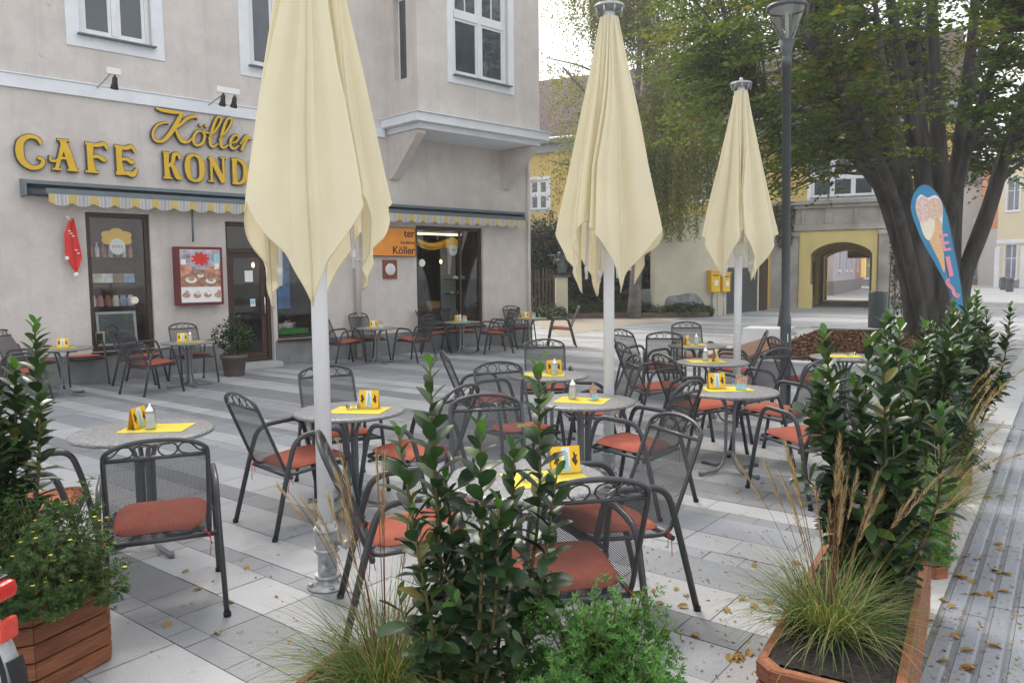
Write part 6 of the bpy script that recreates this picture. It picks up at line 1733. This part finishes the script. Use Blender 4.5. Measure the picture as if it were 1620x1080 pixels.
# things on the tables
def table_pt(i, dx, dy): x, y, k = TABLES[i][:3]; return Vector((x + dx, y + dy, .7015 * k))
def mk_mat():
    t = MB(); n = 12
    def fn(u, v): return ((u - .5) * .40, (v - .5) * .29, .0022 + .0035 * max(0, abs(u - .5) * 2 - .75) + .0012 * math.sin(u * 9) * math.sin(v * 7))
    t.grid(fn, 12, 10); return t.build('paper_mat', M['placemat'])
def mk_card():
    t = thing('menu_card', '', 'menu card')
    q = MB()
    for s in (-1, 1):
        q.poly([(-.075, s * .026, 0), (.075, s * .026, 0), (.075, s * .002, .132), (-.075, s * .002, .132)] if s < 0 else [(.075, .026, 0), (-.075, .026, 0), (-.075, .002, .132), (.075, .002, .132)])
    o_ = q.build('card', M['card_yellow'], t)
    def onface(s, x, h, e=.0009):
        f = h / .132; return (x * 1, s * (.026 - .024 * f + e), h)
    for s in (-1, 1):
        q = MB(); q.poly([onface(s, -.022, .012), onface(s, .022, .012), onface(s, .022, .128), onface(s, -.022, .128)]); q.build('picture', M['card_white'], o_)
        q = MB(); q.poly([onface(s, -.013, .02, .0016), (.016, s * (.026 - .024 * .15 + .0016), .02), onface(s, .012, .09, .0016), onface(s, -.004, .118, .0016)]); q.poly([onface(s, -.02, .012, .002), onface(s, .03, .012, .002), onface(s, .024, .032, .002), onface(s, -.01, .034, .002)]); q.build('print', M['card_blue'], o_)
        for cx in (-.048, .048):
            q = MB()
            P = [(cx + (.012 + .005 * math.sin(a * 5 + cx * 90)) * math.cos(a), .068 + (.030 + .008 * math.sin(a * 4)) * math.sin(a)) for a in np.linspace(0, 2 * PI, 26, endpoint=False)]
            q.poly([onface(s, p[0], p[1], .0013) for p in P]); q.build('figure_print', M['card_dark'], o_)
    q = MB(); q.box((0, 0, .0015), (.16, .065, .003)); q.build('stand', M['clear_glass'], t)
    return t
def mk_shaker():
    t = thing('sugar_shaker', '', 'sugar shaker')
    q = MB(); q.lathe([(.030, .0), (.031, .004), (.027, .085), (.024, .098)], n=20); q.build('sugar', M['sugar'], t)
    q = MB(); q.lathe([(.034, 0), (.0345, .004), (.0295, .090), (.0262, .104)], n=24, caps=False); q.build('glass', M['clear_glass'], t)
    q = MB(); q.lathe([(.027, .100), (.0285, .104), (.028, .118), (.016, .134), (.007, .146), (.007, .158), (.004, .158)], n=22); q.build('spout_lid', M['chrome'], t)
    return t
def mk_ash():
    q = MB(); q.lathe([(.030, 0), (.048, .002), (.055, .012), (.056, .032), (.050, .034), (.047, .014), (.03, .007), (0, .007)], n=28, caps=False); return q.build('ashtray', M['clear_glass'])
def mk_photo():
    t = thing('photo_card', '', 'card')
    q = MB(); q.box((0, 0, .066), (.095, .003, .095), M=Matrix.Rotation(rad(-8), 3, 'X')); 
    q.poly([(-.048, -.006, .113), (.012, -.006, .113), (-.01, -.006, .142)]); q.build('photo', M['card_food'], t)
    q = MB(); q.box((0, -.014, .022), (.085, .004, .044), M=Matrix.Rotation(rad(-12), 3, 'X')); q.box((0, 0, .003), (.09, .05, .006)); q.build('holder', M['card_blue'], t)
    return t
mat0, card0, shak0, ash0, photo0 = mk_mat(), mk_card(), mk_shaker(), mk_ash(), mk_photo()
TN = [t[4] for t in TABLES]
ITEMS = {  # table: (mat dx, dy, rot), then others (kind, dx, dy, rot)
 0: ((.06, .06, .08), [('card', -.06, .06, 1.45), ('shaker', .035, .03, 0)]),
 1: ((.08, -.03, -.15), [('card', .14, .05, -.12), ('ash', .03, .0, 0)]),
 2: ((.10, -.03, .28), [('card', .20, .07, .22), ('ash', .03, -.08, 0)]),
 3: ((-.02, -.02, -.35), [('shaker', -.09, .05, 0), ('photo', .07, -.01, .9)]),
 4: ((-.04, 0, -.1), [('card', .06, .08, .15), ('shaker', .06, -.03, 0)]),
 5: ((-.02, .05, .08), [('card', -.10, .08, .15), ('photo', .09, .0, -.2)]),
 6: ((-.08, 0, .05), [('shaker', -.08, .02, 0), ('card', .03, .0, 1.1)]),
 7: ((-.07, .0, .1), [('card', -.14, .02, 1.0), ('shaker', -.02, -.02, 0)]),
 8: ((-.02, -.03, .4), [('card', -.02, .04, .35)]),
 9: ((.04, -.02, .3), [('card', -.09, .02, .4), ('shaker', .03, .02, 0)]),
 10: ((-.02, -.04, .3), [('card', -.07, .0, .5), ('photo', .08, -.02, .2)]),
 11: ((-.02, -.03, .3), [('card', -.10, .02, .9), ('shaker', -.03, -.06, 0), ('photo', .06, .02, .3)]),
 12: ((-.06, -.03, .3), [('card', -.10, .02, .3), ('photo', .08, .0, .1)]),
 13: ((-.04, 0, -.2), [('ash', .08, .02, 0)]),
}
WHAT = {'card': (card0, 'menu_card', 'yellow folded menu card on ', 'menu card', 'yellow menu cards on the tables'), 'shaker': (shak0, 'sugar_shaker', 'glass sugar shaker with chrome spout on ', 'sugar shaker', 'sugar shakers on the tables'),
        'ash': (ash0, 'ashtray', 'clear glass ashtray on ', 'ashtray', 'glass ashtrays on the tables'), 'photo': (photo0, 'photo_card', 'food photo card in a pale blue holder on ', 'card', 'photo cards on the tables')}
def cut(s): return ' '.join(s.split()[:16])
for i, (mt, its) in ITEMS.items():
    p = table_pt(i, mt[0], mt[1]); place(mat0, 'paper_mat', p.x, p.y, p.z, mt[2], cut('yellow paper mat on ' + TN[i]), 'place mat', 'yellow paper mats on the tables')
    for (kd, dx, dy, rz) in its:
        pr, nm, lb, ct, gr = WHAT[kd]; p = table_pt(i, dx, dy); place(pr, nm, p.x, p.y, p.z + .0065, rz, cut(lb + TN[i]), ct, gr)

# ------------------------------------------------------------------ parasols
def parasol(x, y, seed, label, rot, ztop=3.86, pole_foot=True):
    r = np.random.default_rng(seed)
    t = thing('parasol', label, 'parasol', (x, y, 0), rot, 'closed cream parasols')
    # a square cloth: four long corner ribs, four short ribs to the middle of each edge, a fold in every gap
    NT, NA = 80, 560
    amp = [r.uniform(.14, .225) for k in range(8)]; lay = [r.uniform(.12, .34) for k in range(8)]; val = [[(r.uniform(.08, .30), r.uniform(.03, .06), r.uniform(.02, .055)), (r.uniform(.38, .58), r.uniform(.03, .055), r.uniform(.025, .06)), (r.uniform(.68, .92), r.uniform(.03, .06), r.uniform(.02, .055))] for k in range(8)]; dl = r.uniform(-.05, .05, 8); wob = r.uniform(0, 6.28, 6)
    def fn(u, v):
        a = u * 8; k = int(a) % 8; f = a - int(a)
        m_ = f if k % 2 == 0 else 1 - f                          # 0 at a corner rib, 1 at an edge rib
        k2 = (k + 1) % 8
        Lh = 1.56 * math.sqrt(1 + (1 - m_) ** 2.8) + dl[k] * (1 - f) + dl[k2] * f
        L = Lh * v
        g = min(1, L / 2.2); sm = math.sin(PI * f); tri = 1 - abs(1 - 2 * f)
        rib = .075 + (.225 if k % 2 == 0 else .225) * g - .07 * max(0, (L - 1.7) / .55) ** 1.2
        bul = amp[k] * (L / 1.7) ** 1.15 * (.45 * tri ** 1.3 + .55 * sm ** 1.2) * (1 if L < 1.62 else 1 - .35 * (L - 1.62))
        pl = .011 * g * math.sin(a * PI * 3 + wob[k % 6]) + .006 * g * math.sin(a * PI * 7 + wob[(k + 2) % 6] + L) + .007 * g * math.sin(L * 3.1 + a * 5)
        cr = sum(dp * math.exp(-((f - f0 - .05 * (1 - g)) / wd) ** 2) for f0, wd, dp in val[k]) * min(1.25, .25 + L / 1.3)
        R = max(.05, rib + bul + pl - cr)
        side = 1 if k % 2 == 0 else -1                            # folds are laid over the short ribs
        sk = side * lay[k] * sm ** 1.2 * min(1, L / 1.2) * 1.15
        an = u * 2 * PI + sk + .03 * math.sin(3 * v * PI + wob[0])
        sag = .05 * sm * (1 - m_) * v ** 6 + .012 * math.sin(a * 11 + wob[1]) * v ** 8
        return (R * math.cos(an), R * math.sin(an), ztop - .10 - L * .985 - sag)
    q = MB(); q.grid(fn, NA, NT, cu=True); cano = q.build('canopy', M['canopy'], t)
    hemt = MB(); hemt.tube([fn(i / NA, 1.0) for i in range(NA)], .0035, 5, closed=True); hemt.build('hem', M['canopy'], cano)
    q = MB(); q.tube([(0, 0, .30), (0, 0, ztop - .06)], .044, 22); q.build('pole', M['pole_white'], t)
    q = MB(); q.tube([(.118 * math.cos(a), .118 * math.sin(a), ztop - .02) for a in np.linspace(0, 2 * PI, 28, endpoint=False)], .007, 6, closed=True); q.lathe([(.118, -.012), (.118, -.004), (.02, .0), (.022, .03), (.016, .05), (0, .055)], (0, 0, ztop), 24)
    for k in range(8): a = k * PI / 4; q.bar((.10 * math.cos(a), .10 * math.sin(a), ztop - .085), (.112 * math.cos(a), .112 * math.sin(a), ztop - .018), .008, 6)
    q.build('crown_hub', M['galv'], t)
    for k in range(8):
        a = k * PI / 4; e = fn(k / 8, .97); rr = math.hypot(e[0], e[1]) - .04; zz = e[2] + (.05 if k % 2 == 0 else -.10)
        c, s = math.cos(a), math.sin(a)
        q = MB(); q.tube([tuple(Vector(fn(k / 8 + .0006, .03 + .965 * x_)) * 1.0 + Vector((c, s, 0)) * .003) for x_ in np.linspace(0, 1, 24)], .0035, 5); q.build('seam', M['canopy'], cano)
        q = MB(); q.tube([(.06 * c, .06 * s, ztop - .1), (rr * .9 * c, rr * .9 * s, zz + .6), (rr * c, rr * s, zz)], .0125, 6); 
        q.tube([(rr * c, rr * s, zz + .10), (rr * c, rr * s, zz + .05)], .016, 8); q.build('rib', M['pole_white'], t)
        if k % 2 == 0:
            q = MB(); b = (rr * .62 + .02); q.tube([(.05 * c, .05 * s, 1.98), (b * c, b * s, 2.75)], .011, 6); q.build('strut', M['pole_white'], t)
    q = MB(); q.lathe([(.060, 1.90), (.066, 1.92), (.066, 2.02), (.060, 2.04)], n=20); q.build('slider', M['pole_white'], t)
    q = MB()
    q.lathe([(.115, 0), (.115, .012), (.06, .016), (.052, .05), (.052, .18), (.06, .19), (.062, .30), (.055, .315), (.055, .36)], n=24)
    q.lathe([(.014, 0), (.014, .06), (.024, .062), (.024, .085)], (.05, -.02, .25), 10, axis=(.8, -.5, 0)); q.lathe([(.014, 0), (.014, .06), (.024, .062), (.024, .085)], (.05, -.02, .12), 10, axis=(-.8, -.5, 0))
    for z in (.05, .2, .31): q.lathe([(.07, 0), (.07, .02)], (0, 0, z), 18)
    for k in range(4): a = k * PI / 2 + .4; q.lathe([(.012, .012), (.012, .03)], (.095 * math.cos(a), .095 * math.sin(a), 0), 6)
    q.build('base_clamp', M['galv'], t)
    return t
up = G(512, 938)
parasol(-1.03, 4.17, 5, 'nearest closed cream parasol, its top cut off by the picture edge, before the cafe front', rad(4))
parasol(.80, 6.40, 9, 'middle closed cream parasol on a white pole between the tables', rad(16), 3.83)
parasol(2.66, 9.15, 14, 'farthest and smallest closed cream parasol beside the street lamp', rad(34), 3.87)

# ------------------------------------------------------------------ planters
def planter(name_label, x, y, az, length, width=.46, height=.38):
    """x, y = middle; az = direction of the long side, clockwise from straight away"""
    t = thing('wooden_planter', name_label, 'planter', (x, y, 0), -rad(az), 'red brown wooden planters round the terrace')
    q = MB(); hw, hl, ch = width / 2, length / 2, .055
    def ring(o_): 
        w2_, l2 = hw + o_, hl + o_; return [(-w2_ + ch, -l2), (w2_ - ch, -l2), (w2_, -l2 + ch), (w2_, l2 - ch), (w2_ - ch, l2), (-w2_ + ch, l2), (-w2_, l2 - ch), (-w2_, -l2 + ch)]
    nb = 5; hb = height / nb
    for k in range(nb):
        z0, z1 = k * hb + .004, (k + 1) * hb - .003
        P, Pi, Pin = ring(0), ring(-.008), ring(-.032)
        for i in range(8):
            j = (i + 1) % 8
            a, b = Vector((*P[i], 0)), Vector((*P[j], 0)); d = (b - a); ln = d.length; d.normalize()
            # each board of each side is its own island, ends kept a hair apart
            ai, bi = Vector((*Pi[i], 0)) + d * .0012, Vector((*Pi[j], 0)) - d * .0012; an, bn = Vector((*Pin[i], 0)) + d * .0012, Vector((*Pin[j], 0)) - d * .0012; a = a + d * .0012; b = b - d * .0012
            up = Vector((0, 0, 1)); o = len(q.v)
            q.v += [an + up * z0, bn + up * z0, an + up * z1, bn + up * z1, ai + up * z0, bi + up * z0, a + up * (z0 + .008), b + up * (z0 + .008), a + up * (z1 - .008), b + up * (z1 - .008), ai + up * z1, bi + up * z1]
            for f in ((0, 1, 5, 4), (4, 5, 7, 6), (6, 7, 9, 8), (8, 9, 11, 10), (10, 11, 3, 2), (2, 3, 1, 0), (0, 4, 6, 8, 10, 2), (1, 3, 11, 9, 7, 5)): q.face([o + i_ for i_ in f])
    q.build('boards', M['wood_box'], t)
    q = MB(); q.prism(ring(-.034), .01, height - .012); q.build('liner', M['black'], t)
    q = MB()
    def sf_(u, v): return ((u - .5) * (width - .10), (v - .5) * (length - .10), height - .006 + .014 * math.sin(u * 11 + v * 5) * math.sin(v * 23) * math.sin(PI * u) + RNG.uniform(-.005, .006))
    q.grid(sf_, 22, 70, sm=False); q.build('soil', M['soil'], t)
    return t
PL_D = Vector((math.sin(rad(292)), math.cos(rad(292)), 0))
pc_ = Vector((-1.87, 3.18, 0)) + PL_D * .66
planter('wooden planter at the left edge with a yellow flowering shrub beside the bicycle', pc_.x, pc_.y, 292, 1.32)
planter('wooden planter at the bottom centre holding grass, laurel and a green shrub', .12, 2.22, 110, 1.75)
planter('wooden planter at the bottom right with a tuft of grass in front', 1.45, 3.16, 31, 1.75)
planter('second wooden planter on the right, behind the bottom right one', 2.59, 4.94, 31, 1.65)
planter('third wooden planter on the right along the ribbed lane', 3.82, 6.80, 31, 1.65)
planter('farthest wooden planter on the right near the bark bed', 4.77, 8.42, 31, 1.55)

SG = 'cherry laurels in the planters'
laurel('laurel_shrub', 'tall laurel at the left edge behind the yellow flowering shrub', (-2.24, 3.33, .37), 1.14, .20, 8, 1, SG)
laurel('laurel_shrub', 'tall glossy laurel in the bottom centre planter before the front table', (-.15, 2.33, .37), 1.10, .25, 9, 2, SG, dens=.80, lean=.04, leaf=.09, spec=[(.235, .03, 1.06), (-.10, .0, 1.06), (.05, -.02, .88), (-.22, .02, .86), (.15, .05, .80), (.27, -.03, .72), (-.05, .06, .70), (-.15, -.08, .62), (.10, -.1, .66)])
laurel('laurel_shrub', 'dense laurel in the bottom right planter behind the grass tuft', (1.52, 3.20, .37), 1.10, .26, 10, 3, SG)
laurel('laurel_shrub', 'dense laurel in the second right planter behind the overhanging grass', (2.68, 5.02, .37), 1.14, .30, 13, 4, SG)
laurel('laurel_shrub', 'tall laurel in the third right planter beside the pale kerb', (3.98, 6.75, .37), 1.14, .28, 13, 6, SG)
laurel('laurel_shrub', 'farthest laurel in the right row below the blue flag', (4.74, 8.35, .37), .93, .30, 12, 7, SG)
laurel('laurel_shrub', 'smaller laurel between the second and third right planters', (3.08, 5.60, .37), .86, .22, 8, 8, SG)

potentilla('flowering_shrub', 'low bushy shrub with small yellow flowers in the left planter', (-1.96, 3.17, .36), (.30, .28, .42), 3, 1350, 'potentilla_d', .05, 'low shrubs in the planters')
potentilla('fine_leaved_shrub', 'bright green fine leaved shrub at the bottom centre', (.25, 2.15, .34), (.26, .23, .41), 8, 1650, 'potentilla', .006, 'low shrubs in the planters', leaf=.021)
potentilla('fine_leaved_shrub', 'green fine leaved shrub hanging over the side of the bottom right planter', (1.90, 3.66, .34), (.24, .24, .40), 12, 800, 'potentilla', .0, 'low shrubs in the planters')
potentilla('fine_leaved_shrub', 'dark green fine leaved shrub at the end of the second right planter', (3.02, 5.42, .34), (.27, .27, .42), 14, 700, 'potentilla_d', .0, 'low shrubs in the planters', leaf=.024)
GG = 'ornamental grasses in the planters'
grass_clump('grass_tuft', 'green grass tuft with tan plumes at the bottom centre left of the laurel', (-.42, 2.42, .36), 4, 760, (.26, .50), .11, 15, (.55, .82), GG, rad(120))
grass_clump('grass_tuft', 'large green grass tuft with feathery tan plumes in the bottom right planter', (1.17, 2.80, .36), 5, 760, (.24, .47), .11, 26, (.48, .74), GG, rad(60), .19)
grass_clump('grass_tuft', 'yellowing grass tuft hanging over the second right planter', (2.40, 4.33, .36), 6, 620, (.26, .50), .10, 9, (.45, .80), GG, rad(-20))
grass_clump('grass_tuft', 'pale grass tuft among the laurels of the third right planter', (3.45, 6.08, .36), 7, 420, (.26, .50), .10, 6, (.5, .8), GG, rad(-20))

# potted shrub at the cafe door
pp_ = G(371, 594)
t = thing('plant_pot', 'brown grey plastic pot standing right of the cafe wall table by the door', 'pot', pp_)
q = MB(); q.lathe([(.155, 0), (.165, .01), (.205, .30), (.228, .302), (.232, .37), (.215, .372), (.205, .33), (0, .33)], n=30, caps=False); q.build('pot', M['pot'], t)
q = MB(); q.lathe([(.21, .335), (.1, .345), (0, .35)], n=20, caps=False); q.build('soil', M['soil'], t)
leafy_mass('potted_shrub', 'small dark green shrub growing in the brown pot by the cafe door', 'shrub', (pp_.x, pp_.y, .34), blob_pts([(0, 0, .26, .22, .22, .24), (-.18, 0, .36, .18, .16, .2), (.16, .02, .34, .2, .18, .22), (.02, 0, .52, .15, .14, .2)]), 1300, .05, LM['shrub'], 120)
sp_ = wpt(-.5, -.02, .0)

# bicycle at the lower left edge, rear end in view
bk = thing('bicycle', 'bicycle rear with red tail light, chrome mudguard and luggage rack at the lower left edge', 'bicycle', (-2.015, 2.53, 0), rad(172))
# local frame: +x forward, rear axle above the origin
def wheel(cx, nm):
    q = MB(); Rw = .335
    q.tube([(cx + Rw * math.cos(a), 0, .35 + Rw * math.sin(a)) for a in np.linspace(0, 2 * PI, 48, endpoint=False)], .022, 10, closed=True); w_ = q.build(nm, M['rubber'], bk)
    q = MB(); q.tube([(cx + .305 * math.cos(a), 0, .35 + .305 * math.sin(a)) for a in np.linspace(0, 2 * PI, 48, endpoint=False)], .012, 6, closed=True)
    for k in range(28): a = k * 2 * PI / 28; q.bar((cx + .02 * math.cos(a + 1.3), (-.03, .03)[k % 2], .35 + .02 * math.sin(a + 1.3)), (cx + .30 * math.cos(a), 0, .35 + .30 * math.sin(a)), .0012, 4)
    q.lathe([(.022, -.045), (.022, .045)], (cx, 0, .35), 12, axis=(0, 1, 0)); q.build('rim', M['chrome'], w_)
    return w_
wheel(0, 'rear_wheel'); wheel(1.08, 'front_wheel')
q = MB()
for (a, b, r_) in (((0, .05, .35), (.42, .02, .30), .010), ((0, -.05, .35), (.42, -.02, .30), .010), ((0, .05, .35), (.26, .02, .82), .009), ((0, -.05, .35), (.26, -.02, .82), .009), ((.42, 0, .28), (.24, 0, .92), .016), ((.42, 0, .29), (.88, 0, .72), .018), ((.26, 0, .80), (.86, 0, .86), .016), ((.90, 0, .66), (.84, 0, .98), .019), ((.89, .045, .68), (1.08, .05, .35), .012), ((.89, -.045, .68), (1.08, -.05, .35), .012)): q.bar(a, b, r_, 8)
q.build('frame', M['steel'], bk)
q = MB(); q.tube(catmull([(.78, -.30, 1.05), (.74, -.24, 1.06), (.86, -.06, 1.04), (.84, 0, 1.0), (.86, .06, 1.04), (.74, .24, 1.06), (.66, .30, 1.05)], 5), .012, 8); q.build('handlebar', M['chrome'], bk)
q = MB(); q.box((.22, 0, .965), (.26, .15, .06), bev=.025); q.build('saddle', M['rubber'], bk)
q = MB()
def guard(u, v): a = rad(-28 + 175 * (1 - v)) ; a = PI - a; s_ = (u - .5) * 2; Rg = .372 - .012 * s_ * s_; return (Rg * math.cos(a), s_ * .032, .35 + Rg * math.sin(a))
q.grid(guard, 8, 40); q.build('mudguard', M['galv'], bk)
q = MB()
def flap(u, v): a = PI + rad(-16 + v * 52); s_ = (u - .5) * 2; Rg = .385 - .012 * s_ * s_; return (Rg * math.cos(a) - .012 * v, s_ * .036, .35 + Rg * math.sin(a))
q.grid(flap, 8, 6); q.build('mudflap', M['rubber'], bk)
q = MB(); rk_ = .735
q.tube(fillet([(.24, .06, rk_), (-.29, .06, rk_), (-.29, -.06, rk_), (.24, -.06, rk_)], .03), .006, 6)
for x_ in (-.2, -.1, 0, .1): q.bar((x_, -.06, rk_), (x_, .06, rk_), .004, 5)
q.bar((-.1, 0, rk_ + .006), (.2, 0, rk_ + .006), .005, 5)
for s_ in (-1, 1): q.bar((-.10, .06 * s_, rk_), (0, .055 * s_, .36), .005, 6); q.tube([(-.19, .06 * s_, rk_), (-.235, .06 * s_, rk_ - .03), (-.24, .06 * s_, rk_ - .2), (-.05, .055 * s_, .37)], .005, 6)
q.build('luggage_rack', M['steel'], bk)
redl = pmat('red_lens', (.55, .015, .012), .12, .15, 60, .2, 160, spec=.7); orl = pmat('orange_red_reflector', (.66, .04, .018), .15, .2, 120, .5, 260, spec=.7)
q = MB(); q.box((-.318, 0, .675), (.05, .11, .058), bev=.016); q.build('tail_light', redl, bk); q = MB(); q.box((-.285, 0, .70), (.05, .12, .03), bev=.008); q.build('light_housing', M['black'], bk)
q = MB(); q.box((-.340, 0, .550), (.024, .075, .072), bev=.010); q.build('reflector', orl, bk)
q = MB(); q.tube(catmull([(-.24, .02, .65), (-.29, .03, .62), (-.31, .02, .58)], 5), .003, 5); q.lathe([(.009, 0), (.009, .035)], (-.30, .03, .43), 8, axis=(0, 1, 0)); q.build('cable', M['rubber'], bk)

# fallen leaves
def leaf_proto(k):
    b = Leaves(); r = np.random.default_rng(200 + k)
    if k == 0:
        for a in (-1.1, -.55, 0, .55, 1.1): b.oval(np.array([[0, 0, .004]]), np.array([[math.cos(a), math.sin(a), .12]]), np.array([[0, 0, 1.]]), .06 * (1 - .2 * abs(a)), .034, .35, .3)
    else: b.oval(np.array([[0, 0, .004]]), np.array([[1, 0, .2]]), np.array([[.1, .3 * k - .4, 1.]]), .058, .030, .5, .35)
    return b.build('fallen_leaf', LM['litter'])
lps = [leaf_proto(k) for k in range(3)]
spots = [(1252, 892, 1), (1194, 893, 1), (1168, 778, 1), (1036, 955, 1), (1077, 878, 1), (1160, 1038, 0), (1185, 957, 1), (1144, 962, 2), (1168, 944, 2), (1090, 960, 2), (1066, 930, 2), (1036, 933, 2), (1208, 950, 1), (1085, 945, 2), (1240, 935, 1),
         (1540, 1062, 0), (1505, 1055, 1), (1543, 1035, 1), (1502, 1008, 1), (1515, 915, 0), (1540, 920, 1), (1578, 910, 1), (1600, 915, 1), (1560, 942, 0), (1553, 945, 1), (1570, 905, 2), (1598, 942, 1), (1568, 790, 1), (1590, 788, 1), (1605, 785, 1), (1588, 865, 1), (1590, 872, 2), (1578, 750, 1), (1530, 885, 2), (1545, 890, 2), (1480, 990, 1), (1520, 1005, 1), (1560, 1025, 2), (1500, 955, 2), (1513, 962, 1),
         (1598, 700, 1), (1606, 722, 1), (1575, 705, 2), (346, 1005, 1), (264, 985, 2), (388, 897, 2), (305, 935, 2), (1210, 765, 1), (1188, 1030, 2), (1108, 1010, 2), (350, 955, 2), (1330, 590, 2), (1222, 985, 1), (300, 905, 2), (585, 870, 2)]
for i, (px, py, k) in enumerate(spots):
    p = G(px, py); inr = (p - W0).dot(WN) > 0
    place(lps[k], 'fallen_leaf', p.x, p.y, .0115 if inr else .003, RNG.random() * 6.28, 'dry brown fallen leaf lying on the grey terrace paving' if not inr else 'dry yellow brown fallen leaf lying on the ribbed lane', 'leaf', 'fallen leaves on the terrace paving' if not inr else 'fallen leaves on the ribbed lane', RNG.uniform(.7, 1.25) if k else RNG.uniform(.8, 1.2))
n = 2600; P = []
for (px0, px1, py0, py1, m_) in ((1000, 1330, 840, 1075, 420), (1455, 1620, 700, 1080, 620), (1480, 1620, 520, 700, 260), (200, 700, 640, 1060, 240), (600, 1250, 560, 800, 380)):
    for _ in range(m_):
        p = G(NP.uniform(px0, px1), NP.uniform(py0, py1)); P.append((p.x, p.y, .012 if (p - W0).dot(WN) > 0 else .0035))
P = np.array(P); n = len(P); L = NP.uniform(.006, .028, n)
b = Leaves(); b.rhomb(P, NP.normal(size=(n, 3)) * np.array([1, 1, .12]), NP.normal(size=(n, 3)) * .3 + np.array([0, 0, 1.]), L, L * NP.uniform(.3, .7, n), .1)
tag(b.build('leaf_litter', LM['litter']), kind='stuff')

for o_ in (chair0, cushion0, table0): assert o_ in used
